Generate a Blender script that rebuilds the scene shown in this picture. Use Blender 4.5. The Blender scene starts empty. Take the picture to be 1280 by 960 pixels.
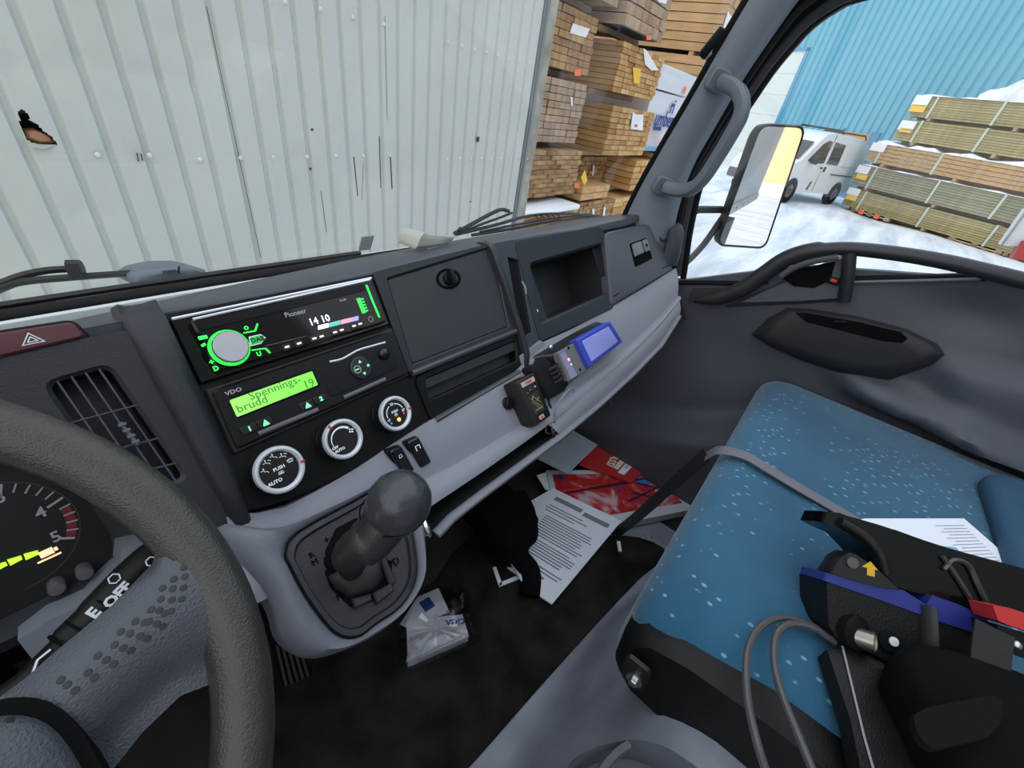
import bpy, bmesh, math, random
from mathutils import Vector, Matrix
from mathutils.bvhtree import BVHTree
from math import sin, cos, pi, radians, sqrt
random.seed(7)
V = Vector
SC = bpy.context.scene
COL = SC.collection
LIFT = 1.6                       # camera height above the snow, m
FPX = 527.0
# ---------------- camera frame (rows: world X, Y, Z seen in camera right/down/forward) ------------
RX = V((0.6164378613, -0.3486343050, 0.7060159237))
RY = V((-0.7721109330, -0.4434912138, 0.4551486026))
RZ = V((0.1544314423, -0.8256934447, -0.5425691339))
cam = bpy.data.cameras.new('camera'); cam.sensor_width = 36; cam.lens = FPX/1280*36
cam.clip_start = .01; cam.clip_end = 300
camo = bpy.data.objects.new('camera', cam); COL.objects.link(camo)
camo.matrix_world = Matrix(((RX[0], -RX[1], -RX[2], 0), (RY[0], -RY[1], -RY[2], 0), (RZ[0], -RZ[1], -RZ[2], LIFT), (0, 0, 0, 1)))
SC.camera = camo
# ---------------- sky -----------------------------------------------------------------------------
W = bpy.data.worlds.new('sky'); SC.world = W; W.use_nodes = True
nt = W.node_tree; nt.nodes.clear()
def nd(t, typ, **k):
    n = t.nodes.new(typ)
    for a, b in k.items(): setattr(n, a, b)
    return n
tc = nd(nt, 'ShaderNodeTexCoord'); sp = nd(nt, 'ShaderNodeSeparateXYZ'); nt.links.new(tc.outputs['Generated'], sp.inputs[0])
r1 = nd(nt, 'ShaderNodeValToRGB'); nt.links.new(sp.outputs['Z'], r1.inputs[0])
e = r1.color_ramp.elements
e[0].position = 0; e[0].color = (.92, .92, .89, 1); e[1].position = 1; e[1].color = (.80, .88, 1.0, 1)
r2 = nd(nt, 'ShaderNodeValToRGB'); nt.links.new(sp.outputs['Y'], r2.inputs[0])     # sunset glow low behind the lorry
e = r2.color_ramp.elements
e[0].position = 0; e[0].color = (1, 1, 1, 1); e[1].position = 1; e[1].color = (0, 0, 0, 1)
mr = nd(nt, 'ShaderNodeMapRange'); mr.inputs[1].default_value = -.95; mr.inputs[2].default_value = -.5; mr.inputs[3].default_value = 1; mr.inputs[4].default_value = 0
nt.links.new(sp.outputs['Y'], mr.inputs[0])
mz = nd(nt, 'ShaderNodeMapRange'); mz.inputs[1].default_value = .05; mz.inputs[2].default_value = .6; mz.inputs[3].default_value = 1; mz.inputs[4].default_value = 0
nt.links.new(sp.outputs['Z'], mz.inputs[0])
mm = nd(nt, 'ShaderNodeMath', operation='MULTIPLY'); nt.links.new(mr.outputs[0], mm.inputs[0]); nt.links.new(mz.outputs[0], mm.inputs[1])
mx = nd(nt, 'ShaderNodeMix', data_type='RGBA'); nt.links.new(mm.outputs[0], mx.inputs[0]); nt.links.new(r1.outputs[0], mx.inputs[6]); mx.inputs[7].default_value = (1.3, .68, .36, 1)
bg = nd(nt, 'ShaderNodeBackground'); nt.links.new(mx.outputs[2], bg.inputs[0]); bg.inputs[1].default_value = 1.0
wo = nd(nt, 'ShaderNodeOutputWorld'); nt.links.new(bg.outputs[0], wo.inputs[0])
SC.view_settings.view_transform = 'Standard'; SC.view_settings.look = 'None'; SC.view_settings.gamma = 1
SC.view_settings.exposure = 0.92
# ---------------- geometry of seeing: a pixel of the photograph to a point on a real surface --------
X3 = V((1, 0, 0)); Z3 = V((0, 0, 1))
def ray(px, py):
    c = V((px-640, py-480, FPX)); return V((RX.dot(c), RY.dot(c), RZ.dot(c)))
def hit(px, py, p0, n):
    r = ray(px, py); return r*(V(p0).dot(n)/r.dot(n))
def onX(px, py, x): r = ray(px, py); return r*(x/r.x)
def onY(px, py, y): r = ray(px, py); return r*(y/r.y)
def onZ(px, py, z): r = ray(px, py); return r*(z/r.z)
TA = radians(36)
FT = V((0, -sin(TA), -cos(TA))); FO = V((0, -cos(TA), sin(TA))); F0 = V((0, .4256, -.2065))   # dash face: down, out, origin
def bend(x): return .45*max(0, x-.6)**2
def pt(u, v, w=0): return F0 + V((u, -bend(u), 0)) + FT*v + FO*w
def fuv(px, py, w=0):
    b = 0; x = 0
    for i in range(60 if px > 640 else 8):
        p = hit(px, py, F0+FO*w+V((0, -b, 0)), FO); b += (bend(p.x)-b)*(.5 if px > 640 else 1)
    q = p+V((0, b, 0))-F0
    return (p.x, q.dot(FT))
def FP(px, py, w=0): u, v = fuv(px, py, w); return pt(u, v, w)
def proj(p):
    c = RX*p[0]+RY*p[1]+RZ*p[2]
    return (640+FPX*c.x/c.z, 480+FPX*c.y/c.z) if c.z > .001 else (-9999, -9999)
def frame(o, x, y, z): return Matrix(((x[0], y[0], z[0], o[0]), (x[1], y[1], z[1], o[1]), (x[2], y[2], z[2], o[2]), (0, 0, 0, 1)))
def MF(p, rot=0):                 # matrix lying on the dash face at p
    m = frame(p, X3, -FT, FO)
    return m @ Matrix.Rotation(rot, 4, 'Z')
# exterior frame: level ground, lorry stands with a slight lean on it
EM = Matrix(((0.99963454, 0, -0.02703309, 0), (-0.00047129, 0.99984802, -0.01742747, 0), (0.02702898, 0.01743384, 0.99948261, 0), (0, 0, 0, 1)))
EMI = EM.inverted()
def eray(px, py): return EMI.to_3x3() @ ray(px, py)
def eY(px, py, y): r = eray(px, py); return r*(y/r.y)+V((0, 0, LIFT))
def eX(px, py, x): r = eray(px, py); return r*(x/r.x)+V((0, 0, LIFT))
def eG(px, py, z=0): r = eray(px, py); return r*((z-LIFT)/r.z)+V((0, 0, LIFT))
# ---------------- materials -------------------------------------------------------------------------
MATS = {}
def mat(name, col, rough=.5, metal=0, emit=None, es=1, bump=0, bs=300, spec=.5, var=0, vs=8, col2=None, coat=0, trans=0, alpha=1):
    if name in MATS: return MATS[name]
    m = bpy.data.materials.new(name); m.use_nodes = True; t = m.node_tree; b = t.nodes['Principled BSDF']
    c = tuple(col)+(1,)
    b.inputs['Base Color'].default_value = c; b.inputs['Roughness'].default_value = rough; b.inputs['Metallic'].default_value = metal
    b.inputs['Specular IOR Level'].default_value = spec; b.inputs['Coat Weight'].default_value = coat
    b.inputs['Transmission Weight'].default_value = trans; b.inputs['Alpha'].default_value = alpha
    if emit: b.inputs['Emission Color'].default_value = tuple(emit)+(1,); b.inputs['Emission Strength'].default_value = es
    co = nd(t, 'ShaderNodeTexCoord')
    if var or col2:
        n = nd(t, 'ShaderNodeTexNoise'); n.inputs['Scale'].default_value = vs; n.inputs['Detail'].default_value = 5; t.links.new(co.outputs['Object'], n.inputs['Vector'])
        mix = nd(t, 'ShaderNodeMix', data_type='RGBA'); r = nd(t, 'ShaderNodeMapRange'); r.inputs[1].default_value = .35; r.inputs[2].default_value = .65
        t.links.new(n.outputs[0], r.inputs[0]); t.links.new(r.outputs[0], mix.inputs[0])
        c2 = tuple(col2)+(1,) if col2 else tuple(min(1, x*(1+var)) for x in col)+(1,)
        c1 = c if col2 else tuple(x*(1-var) for x in col)+(1,)
        mix.inputs[6].default_value = c1; mix.inputs[7].default_value = c2; t.links.new(mix.outputs[2], b.inputs['Base Color'])
    if bump:
        n = nd(t, 'ShaderNodeTexNoise'); n.inputs['Scale'].default_value = bs; n.inputs['Detail'].default_value = 2; t.links.new(co.outputs['Object'], n.inputs['Vector'])
        bp = nd(t, 'ShaderNodeBump'); bp.inputs['Strength'].default_value = bump; bp.inputs['Distance'].default_value = .001
        t.links.new(n.outputs[0], bp.inputs['Height']); t.links.new(bp.outputs[0], b.inputs['Normal'])
    MATS[name] = m; return m
DK = mat('dark_grained_plastic', (.022, .0235, .028), .45, spec=.4, bump=.35, bs=900)
BK = mat('black_plastic', (.0055, .0055, .006), .45, spec=.22, bump=.15, bs=700)
GL = mat('gloss_black', (.003, .003, .004), .07, spec=.3)
GR = mat('grey_plastic', (.225, .23, .265), .5, bump=.3, bs=900)
PAD = mat('dash_pad', (.052, .057, .07), .48, bump=.4, bs=700)
PILL = mat('pillar_grey', (.16, .18, .21), .55, bump=.3, bs=900)
DOOR = mat('door_plastic', (.07, .077, .095), .45, bump=.5, bs=800)
COVER = mat('engine_cover_grey', (.27, .285, .33), .5, bump=.4, bs=500, var=.15, vs=12)
VOID = mat('dark_recess', (.003, .003, .003), .8, spec=.1)
RUB = mat('rubber', (.006, .006, .007), .7, spec=.2)
SILV = mat('satin_silver', (.62, .63, .65), .28, metal=1)
CHR = mat('chrome', (.8, .8, .8), .12, metal=1)
STEEL = mat('zinc', (.55, .56, .55), .35, metal=1)
WHT = mat('print_white', (.72, .74, .76), .6)
GRN = mat('green_led', (.02, .5, .05), .5, emit=(.03, .9, .08), es=.9)
WLED = mat('white_led', (.7, .75, .9), .5, emit=(.75, .85, 1), es=.9)
REDM = mat('red_mark', (.5, .02, .02), .5)
PAPER = mat('white_paper', (.84, .87, .94), .7)
INK = mat('ink', (.10, .11, .15), .7)
# ---------------- mesh collector ---------------------------------------------------------------------
class MB:
    def __init__(s): s.bm = bmesh.new()
    def grid(s, rows, cyc=False):
        vs = [[s.bm.verts.new(p) for p in r] for r in rows]; n = len(rows[0])
        for a, b in zip(vs, vs[1:]):
            for i in range(n if cyc else n-1):
                j = (i+1) % n
                try: s.bm.faces.new((a[i], a[j], b[j], b[i]))
                except ValueError: pass
        return vs
    def loft(s, loops, c0=True, c1=True):
        vs = s.grid(loops, True)
        if c0: s.bm.faces.new(list(reversed(vs[0])))
        if c1: s.bm.faces.new(vs[-1])
        return s
    def box(s, c, d, M=None, bev=0):
        r = bmesh.ops.create_cube(s.bm, size=1)['verts']
        T = Matrix.Diagonal((d[0], d[1], d[2], 1)); T.translation = V(c)
        for v in r:
            v.co = T @ v.co
        if bev:
            es = list({e for v in r for e in v.link_edges})
            q = bmesh.ops.bevel(s.bm, geom=es, offset=bev, segments=2, affect='EDGES', profile=.5); r = list({v for f in q['faces'] for v in f.verts} | {v for v in r if v.is_valid})
        if M is not None:
            for v in r: v.co = M @ v.co
        return s
    def tube(s, pts, r, n=8, cap=True, flat=None):
        pts = [V(p) for p in pts]; m = len(pts); loops = []
        up = None
        for i, p in enumerate(pts):
            d = (pts[min(i+1, m-1)]-pts[max(i-1, 0)]).normalized()
            if up is None: up = d.orthogonal().normalized() if flat is None else V(flat)
            a = (up-d*up.dot(d))
            a = a.normalized() if a.length > 1e-6 else d.orthogonal().normalized()
            up = a; b = d.cross(a)
            rr = r[i] if isinstance(r, list) else r
            ra, rb = rr if isinstance(rr, tuple) else (rr, rr)
            loops.append([p+a*(ra*cos(2*pi*k/n))+b*(rb*sin(2*pi*k/n)) for k in range(n)])
        return s.loft(loops, cap, cap)
    def lathe(s, prof, M, n=24, c0=True, c1=True):
        return s.loft([[M @ V((r*cos(2*pi*k/n), r*sin(2*pi*k/n), h)) for k in range(n)] for r, h in prof], c0, c1)
    def ball(s, c, r, M=None, n=16, sc=(1, 1, 1)):
        q = bmesh.ops.create_uvsphere(s.bm, u_segments=n, v_segments=max(6, n//2), radius=1)['verts']
        for v in q:
            p = V((v.co.x*r*sc[0], v.co.y*r*sc[1], v.co.z*r*sc[2]))
            if M is not None: p = M.to_3x3() @ p
            v.co = V(c)+p
        return s
    def prism(s, pts, vec):
        a = [V(p) for p in pts]; b = [p+V(vec) for p in a]
        return s.loft([a, b])
    def poly(s, pts): s.bm.faces.new([s.bm.verts.new(p) for p in pts]); return s
    def text(s, txt, size, M, ext=.0003, align='CENTER', bold=0, sx=1):
        cu = bpy.data.curves.new('t', 'FONT'); cu.body = txt; cu.size = 1; cu.align_x = align; cu.align_y = 'CENTER'; cu.extrude = ext/size; cu.offset = bold/size; cu.resolution_u = 2
        o = bpy.data.objects.new('t', cu); COL.objects.link(o); bpy.context.view_layer.update()
        me = bpy.data.meshes.new_from_object(o.evaluated_get(bpy.context.evaluated_depsgraph_get()))
        bpy.data.objects.remove(o); bpy.data.curves.remove(cu)
        old = set(s.bm.verts); s.bm.from_mesh(me); bpy.data.meshes.remove(me)
        for v in s.bm.verts:
            if v in old: continue
            v.co = M @ V((v.co.x*sx*size, v.co.y*size, v.co.z*size))
        return s
    def build(s, name, m, parent=None, ang=38, flat=False, sub=0, weld=True):
        bm = s.bm
        if weld: bmesh.ops.remove_doubles(bm, verts=bm.verts, dist=1e-6)
        bmesh.ops.recalc_face_normals(bm, faces=bm.faces)
        if parent is None:
            cs = [v.co for v in bm.verts]; lo = [min(c[i] for c in cs) for i in range(3)]; hi = [max(c[i] for c in cs) for i in range(3)]
            org = V(((lo[0]+hi[0])/2, (lo[1]+hi[1])/2, lo[2])); loc = org
        else:
            org = V(parent['wo']); loc = V((0, 0, 0))
        for v in bm.verts: v.co -= org
        for f in bm.faces: f.smooth = not flat
        for ed in bm.edges:
            if len(ed.link_faces) == 2 and ed.calc_face_angle(0) > radians(ang): ed.smooth = False
        me = bpy.data.meshes.new(name); bm.to_mesh(me); bm.free()
        o = bpy.data.objects.new(name, me); COL.objects.link(o); o.location = loc; me.materials.append(m)
        o['wo'] = tuple(org)
        if parent is not None: o.parent = parent
        if sub:
            md = o.modifiers.new('s', 'SUBSURF'); md.levels = sub; md.render_levels = sub
        return o
def tag(o, label=None, cat=None, group=None, kind=None):
    if label: o['label'] = label
    if cat: o['category'] = cat
    if group: o['group'] = group
    if kind: o['kind'] = kind
    return o
def thing(name, loc, label, cat, group=None, kind=None, parent=None):
    o = bpy.data.objects.new(name, None); COL.objects.link(o); o.location = loc; o['wo'] = tuple(loc); o.empty_display_size = .02
    if parent is not None: o.parent = parent; o.location = V(loc)-V(parent['wo'])
    return tag(o, label, cat, group, kind)
EXT = []
def ext(o): EXT.append(o); return o
# rounded outlines -------------------------------------------------------------------------------------
def rq(q, r, n=4):
    q = [V(p) for p in q]; out = []; m = len(q)
    for i in range(m):
        p, a, b = q[i], q[i-1], q[(i+1) % m]
        rr = r[i] if isinstance(r, list) else r
        A = p+(a-p).normalized()*min(rr, (a-p).length*.49); B = p+(b-p).normalized()*min(rr, (b-p).length*.49)
        for k in range(n+1):
            s = k/n; out.append(A*(1-s)**2+p*2*s*(1-s)+B*s*s)
    return out
def inset(q, d):
    q = [V(p) for p in q]; m = len(q); c = sum(q, V((0,)*len(q[0])))/m; out = []
    def line(a, b):
        t = (b-a).normalized(); nn = V((-t.y, t.x)); 
        if nn.dot(c-a) < 0: nn = -nn
        return a+nn*d, t
    for i in range(m):
        p1, t1 = line(q[i-1], q[i]); p2, t2 = line(q[i], q[(i+1) % m])
        den = t1.x*t2.y-t1.y*t2.x
        if abs(den) < 1e-9: out.append(p2); continue
        s = ((p2.x-p1.x)*t2.y-(p2.y-p1.y)*t2.x)/den; out.append(p1+t1*s)
    return out
def plate(mb, q, r, w0, w1, b=.001, P=pt, n=4):
    """rounded plate on surface P(u, v, w) from w0 up to w1 with a bevelled edge"""
    A = rq(q, r, n); B = rq(inset(q, b), max(r-b, .0001) if not isinstance(r, (list, tuple)) else [max(x-b, .0001) for x in r], n)
    mb.loft([[P(p.x, p.y, w0) for p in A], [P(p.x, p.y, w1-b) for p in A], [P(p.x, p.y, w1) for p in B]]); return mb
def well(mb, qo, ro, qi, ri, w, depth, P=pt, n=4, lip=.002, taper=.0):
    """flat ring from outline qo to opening qi, then walls going in and a floor"""
    A = rq(qo, ro, n); B = rq(qi, ri, n); C = rq(inset(qi, lip), max(ri-lip, .0005), n); D = rq(inset(qi, lip+taper), max(ri-lip, .0005), n)
    mb.loft([[P(p.x, p.y, w-.012) for p in A], [P(p.x, p.y, w) for p in A], [P(p.x, p.y, w) for p in B], [P(p.x, p.y, w-lip) for p in C], [P(p.x, p.y, w-depth) for p in D]], False, True); return mb
def uvq(pts, w=0): return [V(fuv(a, b, w)) for a, b in pts]
def sm(x): x = max(0, min(1, x)); return x*x*(3-2*x)
def resamp(pts, n):
    pts = [V(p) for p in pts]; L = [0]
    for a, b in zip(pts, pts[1:]): L.append(L[-1]+(b-a).length)
    out = []; j = 0
    for i in range(n):
        s = L[-1]*i/(n-1)
        while j < len(L)-2 and L[j+1] < s: j += 1
        t = (s-L[j])/(L[j+1]-L[j]) if L[j+1] > L[j] else 0
        out.append(pts[j].lerp(pts[j+1], t))
    return out
def spline(pts, n=6):
    P = [V(p) for p in pts]; P = [P[0]*2-P[1]]+P+[P[-1]*2-P[-2]]; out = []
    for i in range(1, len(P)-2):
        a, b, c, d = P[i-1:i+3]
        for k in range(n):
            t = k/n; out.append(.5*((2*b)+(c-a)*t+(2*a-5*b+4*c-d)*t*t+(3*b-a-3*c+d)*t**3))
    out.append(P[-2]); return out
def tree_of(*obs):
    vs = []; fs = []
    for o in obs:
        k = len(vs); w_ = V(o.parent['wo']) if o.parent else V(o['wo']); vs += [v.co+w_ for v in o.data.vertices]; fs += [[k+i for i in p.vertices] for p in o.data.polygons]
    return BVHTree.FromPolygons(vs, fs)
def on_tree(t, px, py): r = t.ray_cast(V((0, 0, 0)), ray(px, py).normalized()); return r[0], (r[1] if r[0] is None or r[1].dot(ray(px, py)) < 0 else -r[1])
def copy_of(o, M=None, parent=None, name=None):
    c = o.copy(); COL.objects.link(c); c.parent = parent
    return c
# =====================================================================================================
# CAB SHELL
# =====================================================================================================
b = MB()                                        # floor
b.box((.25, -.1, -.885), (1.9, 1.5, .03)); FL = tag(b.build('floor', mat('floor_rubber', (.012, .011, .010), .85, bump=.6, bs=60, col2=(.030, .027, .022), vs=9)), kind='structure')
b = MB(); b.grid([[(x, .62-.05*sm((z+.9)/.3), z) for x in (-.75, 1.14)] for z in (-.9, -.8, -.6, -.35, -.27)])
tag(b.build('wall_front_bulkhead', VOID), kind='structure')
b = MB(); b.box((.2, -.9, -.4), (1.95, .04, 1.0)); tag(b.build('wall_rear', mat('rear_trim', (.40, .40, .40), .8)), kind='structure')
# left side of the cab, out of view: door with its window
b = MB()
b.box((-.82, -.3, -.55), (.05, 1.5, .66)); b.box((-.82, .44, .2), (.05, .05, .85))
tag(b.build('wall_left', DK), kind='structure')
# ---- windscreen -------------------------------------------------------------------------------------
def glassmat():
    m = bpy.data.materials.new('window_glass'); m.use_nodes = True; t = m.node_tree; t.nodes.clear()
    tr = nd(t, 'ShaderNodeBsdfTransparent'); tr.inputs[0].default_value = (.97, .985, .98, 1)
    g = nd(t, 'ShaderNodeBsdfGlossy'); g.inputs['Roughness'].default_value = .0; g.inputs[0].default_value = (.8, .8, .8, 1)
    lw = nd(t, 'ShaderNodeLayerWeight'); lw.inputs[0].default_value = .5
    pw = nd(t, 'ShaderNodeMath', operation='POWER'); pw.inputs[1].default_value = 5; t.links.new(lw.outputs['Facing'], pw.inputs[0])
    fr = nd(t, 'ShaderNodeMath', operation='MULTIPLY_ADD'); fr.inputs[1].default_value = .6; fr.inputs[2].default_value = .04; t.links.new(pw.outputs[0], fr.inputs[0])
    mx = nd(t, 'ShaderNodeMixShader'); o = nd(t, 'ShaderNodeOutputMaterial')
    t.links.new(fr.outputs[0], mx.inputs[0]); t.links.new(tr.outputs[0], mx.inputs[1]); t.links.new(g.outputs[0], mx.inputs[2]); t.links.new(mx.outputs[0], o.inputs[0])
    return m
GLS = glassmat()
def wsy(x, z): return .585-.235*(z+.23)-.11*max(0, x-.45)**2*2
b = MB(); xs = [-.78+i*.1 for i in range(19)]
b.grid([[(x, wsy(x, z)+.0, z) for x in xs] for z in (-.235, 0, .25, .5, .66)])
WS = tag(b.build('window_1', GLS), kind='structure')
b = MB(); b.box((.1, .578, -.252), (1.9, .02, .04), bev=.004); tag(b.build('trim_1', RUB, ang=60), 'black rubber seal along the foot of the windscreen', kind='structure')
b = MB(); b.box((.1, .562, -.262), (1.9, .008, .054), bev=.002); tag(b.build('trim_2', mat('body_white', (.62, .66, .64), .35)), 'white painted lip under the windscreen seal', kind='structure')
b = MB(); b.grid([[(x, y, z) for x in (-.6, .1, .45, .8, 1.02)] for y, z in ((.592, -.262), (.60, -.246), (.68, -.268), (.72, -.32), (.72, -.9))])
tag(b.build('trim_3', MATS['body_white']), 'white cab nose panel below the windscreen', kind='structure')
# ---- A pillar ---------------------------------------------------------------------------------------
def kx(p, x): return onX(p[0], p[1], x)
# windscreen-side edge and door-side edge of the pillar, bottom to top
PL = [kx(p, 1.0) for p in [(780, 275), (799, 236), (827, 186), (860, 130), (894, 70), (934, 2)]]
PR = [kx(p, 1.085) for p in [(838, 322), (845, 268), (860, 214), (884, 168), (920, 106), (965, 40)]]
PL.append(PL[-1]*2-PL[-2]); PR.append(kx((1000, -4), 1.085))
PL.append(PL[-1]+V((0, -.03, .1))); PR.append(kx((1060, -50), 1.085))
PLs = spline(PL, 4); PRs = spline(PR, 4)
rows = []
for a, c in zip(PLs, PRs):
    m = a.lerp(c, .5)+V((-.022, -.03, 0)); m1 = a.lerp(c, .15)+V((-.014, -.014, 0)); m2 = a.lerp(c, .85)+V((-.008, -.02, 0))
    rows.append([a+V((-.002, .008, 0)), a, m1, m, m2, c, c+V((.004, -.002, -.004)), c+V((.03, .02, 0))])
b = MB(); b.grid(rows); AP = tag(b.build('wall_right_pillar', PILL, ang=60), 'grey trim of the passenger side windscreen pillar', kind='structure')
b = MB(); b.tube([p+V((.0, .004, 0)) for p in PLs], (.0045, .007), n=8); tag(b.build('trim_4', RUB), 'black seal between pillar trim and windscreen', kind='structure')
# seals at the door side of the pillar
def seal(name, pts, x, r, m, lab):
    P_ = spline([kx(p, x) for p in pts], 6); P_ += [P_[-1]+V((0, -.25, .0)), P_[-1]+V((0, -.6, -.01))]; b = MB(); b.tube(P_, r, n=8); return tag(b.build(name, m), lab, kind='structure')
s1 = [(838, 332), (842, 275), (856, 220), (880, 174), (914, 118), (954, 58), (985, 18), (1010, -4), (1065, -45), (1160, -75), (1290, -85)]
seal('trim_5', [(a+6, c-1) for a, c in s1], 1.09, (.014, .009), RUB, 'black door seal beside the pillar')
s2 = [(846, 345), (850, 318), (855, 284), (868, 228), (890, 186), (922, 138), (956, 88), (982, 56), (1006, 30), (1036, 8), (1072, -8), (1180, -30), (1290, -38)]
gA, gB = resamp([kx((a, c), 1.10) for a, c in s1], 20), resamp([kx((a, c), 1.12) for a, c in s2], 20)
b = MB(); b.grid([gA, gB]); tag(b.build('trim_8', RUB), 'black gap between pillar trim and door frame', kind='structure')
seal('door_frame_inner', s2, 1.115, (.007, .010), mat('door_frame_paint', (.03, .033, .038), .35), 'dark painted frame of the door window')
seal('door_frame_outer', [(a+8, c+3) for a, c in s2], 1.13, (.009, .007), RUB, 'rubber channel around the door glass')
# black clip on the pillar
c0 = kx((890, 54), .985)
t = thing('sunvisor_clip', c0, 'small black clip at the windscreen edge of the grey pillar', 'clip')
d = (kx((905, 40), .99)-kx((884, 66), .99)).normalized(); n = V((-.8, -.6, 0)); n = (n-d*n.dot(d)).normalized(); s = d.cross(n)
M = frame(c0, d, s, n)
b = MB(); b.box((0, 0, 0), (.050, .016, .010), M, bev=.003); b.build('clip_body', BK, t)
b = MB(); b.box((-.016, .008, .0), (.014, .008, .006), M, bev=.001); b.build('clip_foot', SILV, t)
# grab handle on the pillar
hp = [(903, 103), (918, 110), (927, 124), (926, 144), (914, 168), (896, 198), (880, 222), (866, 235), (850, 238), (832, 234)]
hz = [.985, .965, .95, .945, .945, .95, .955, .965, .98, .99]
pts = [kx(p, x) for p, x in zip(hp, hz)]
t = thing('grab_handle', pts[-1], 'curved grey grab handle bolted to the windscreen pillar', 'handle')
b = MB(); sp = spline(pts, 6); k = len(sp)
b.tube(sp, [(.0135, .0155) if 8 < i < k-9 else (.0125, .015) for i in range(k)], n=10)
b.build('handle_bar', mat('handle_grey', (.12, .14, .165), .5, bump=.2, bs=900), t)
for (px, py), lab in (((899, 101), 0), ((829, 233), 0)):
    p = kx((px, py), .992); d = V((0, -.25, 1)).normalized(); n = V((-.75, -.66, 0)); n = (n-d*n.dot(d)).normalized(); s = d.cross(n); M = frame(p, s, d, n)
    b = MB(); q = rq([(-.020, -.019), (.018, -.019), (.018, .019), (-.020, .019)], .010, 4)
    b.loft([[M @ V((p.x, p.y, -.012)) for p in q], [M @ V((p.x, p.y, .001)) for p in q], [M @ V((p.x*.85, p.y*.85, .004)) for p in q]]); f = b.build('mount_pad', MATS['handle_grey'], t)
    b = MB(); b.lathe([(.0058, -.012), (.0058, .0165), (.004, .0165), (.004, .015)], M, 12); b.build('screw_cap', VOID, f)
# =====================================================================================================
# DASHBOARD
# =====================================================================================================
DB = thing('dashboard', pt(.3, .3, 0), 'dark and grey plastic dashboard running across under the windscreen', 'dashboard')
def interp(x, xs, ys):
    if x <= xs[0]: return ys[0]
    for a, c, p, q in zip(xs, xs[1:], ys, ys[1:]):
        if x <= c: return p+(q-p)*(x-a)/(c-a)
    return ys[-1]
def kpad(x): return interp(x, [-.6, 0, .158, .37, .6, 1.08], [-.445, -.4407, -.424, -.4046, -.396, -.388])
def vtop(x): return interp(x, [-.5, .1, .3, .5, .8, .95, 1.02, 1.07], [-.012, -.012, -.012, -.02, -.026, -.045, -.062, -.075])
xs = [-.72, -.5, -.3, -.15, -.05, 0, .05, .1, .15, .2, .25, .3, .35, .4, .45, .5, .55, .6, .65, .7, .75, .8, .85, .9, .94, .98, 1.01, 1.04, 1.06, 1.075]
rows = []
for x in xs:
    k = kpad(x); f = pt(x, vtop(x), 0); k0 = f.z/f.y; r = [pt(x, vtop(x)+.012, -.004), f]
    for dy, s in ((.004, .16), (.010, .34), (.022, .56), (.045, .80), (.08, .97), (.115, 1.0)):
        y = f.y+dy; r.append(V((x, y, y*(k0+(k-k0)*s))))
    r.append(V((x, r[-1].y+.004, r[-1].z-.03))); rows.append(r)
rows.append([p+V((.012, .02, -.012)) for p in rows[-1]]); rows.append([p+V((.006, .08, -.05)) for p in rows[-1]])
b = MB(); b.grid(rows); b.build('upper_pad', PAD, DB, ang=70)
# strips of face between the openings
def strip(name, u0, u1, v0, v1, w, m=DK, nu=2):
    b = MB(); b.grid([[pt(u0+(u1-u0)*i/nu, v0+(v1-v0)*j/3, w) for i in range(nu+1)] for j in range(4)]); return b
b = MB()
for u0, u1, v0, v1 in ((.03, .07, .145, .26), (-.75, .0, -.012, .015), (.30, .33, -.02, .2), (.515, .565, -.03, .2), (.59, .64, -.03, .16), (.84, .88, -.05, .16), (.3, 1.08, .13, .20), (.3, .88, -.022, .002), (.85, 1.07, -.07, .14)):
    b.grid([[pt(u0+(u1-u0)*i/8, max(v0, vtop(u0+(u1-u0)*i/8))+(v1-max(v0, vtop(u0+(u1-u0)*i/8)))*j/3, -.014) for i in range(9)] for j in range(4)])
b.build('face_backing', DK, DB)
# left section with the vent
vo = uvq([(28, 455), (152, 428), (252, 612), (120, 640)]); vi = uvq([(50, 478), (138, 453), (238, 600), (150, 622)])
vo = [V((-.03, -.004)), V((.066, -.004)), V((.072, .185)), V((.028, .178))]
lv = well(MB(), vo, .004, vi, .010, .002, .03, lip=.003).build('left_vent_frame', DK, DB)
b = MB()
A, Bq, C, D = vi
for i in range(1, 5):
    s = i/5
    p0 = A.lerp(Bq, s); p1 = D.lerp(C, s)
    b.tube([pt(p0.x, p0.y, -.003), pt(p1.x, p1.y, -.003)], (.0010, .0035), n=6, flat=X3)
b.build('vent_fin', mat('vent_fin_dark', (.065, .065, .075), .45), lv)
b = MB()
for s in (.34, .62, .84):
    p0 = A.lerp(D, s); p1 = Bq.lerp(C, s); b.tube([pt(p0.x, p0.y, -.002), pt(p1.x, p1.y, -.002)], (.0009, .003), n=6, flat=-FT)
b.build('vent_blade', MATS['vent_fin_dark'], lv)
b = MB(); p0 = V(fuv(150, 528)); p1 = V(fuv(172, 556))
b.tube([pt(p0.x, p0.y, .0), pt(p1.x, p1.y, .0)], (.0018, .0035), n=6, flat=X3)
for i in range(4):
    q = p0.lerp(p1, .1+.25*i); b.box((0, 0, .003), (.005, .0022, .003), MF(pt(q.x, q.y, 0)))
b.build('vent_tab', mat('tab_grey', (.12, .13, .16), .4), lv)
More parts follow.
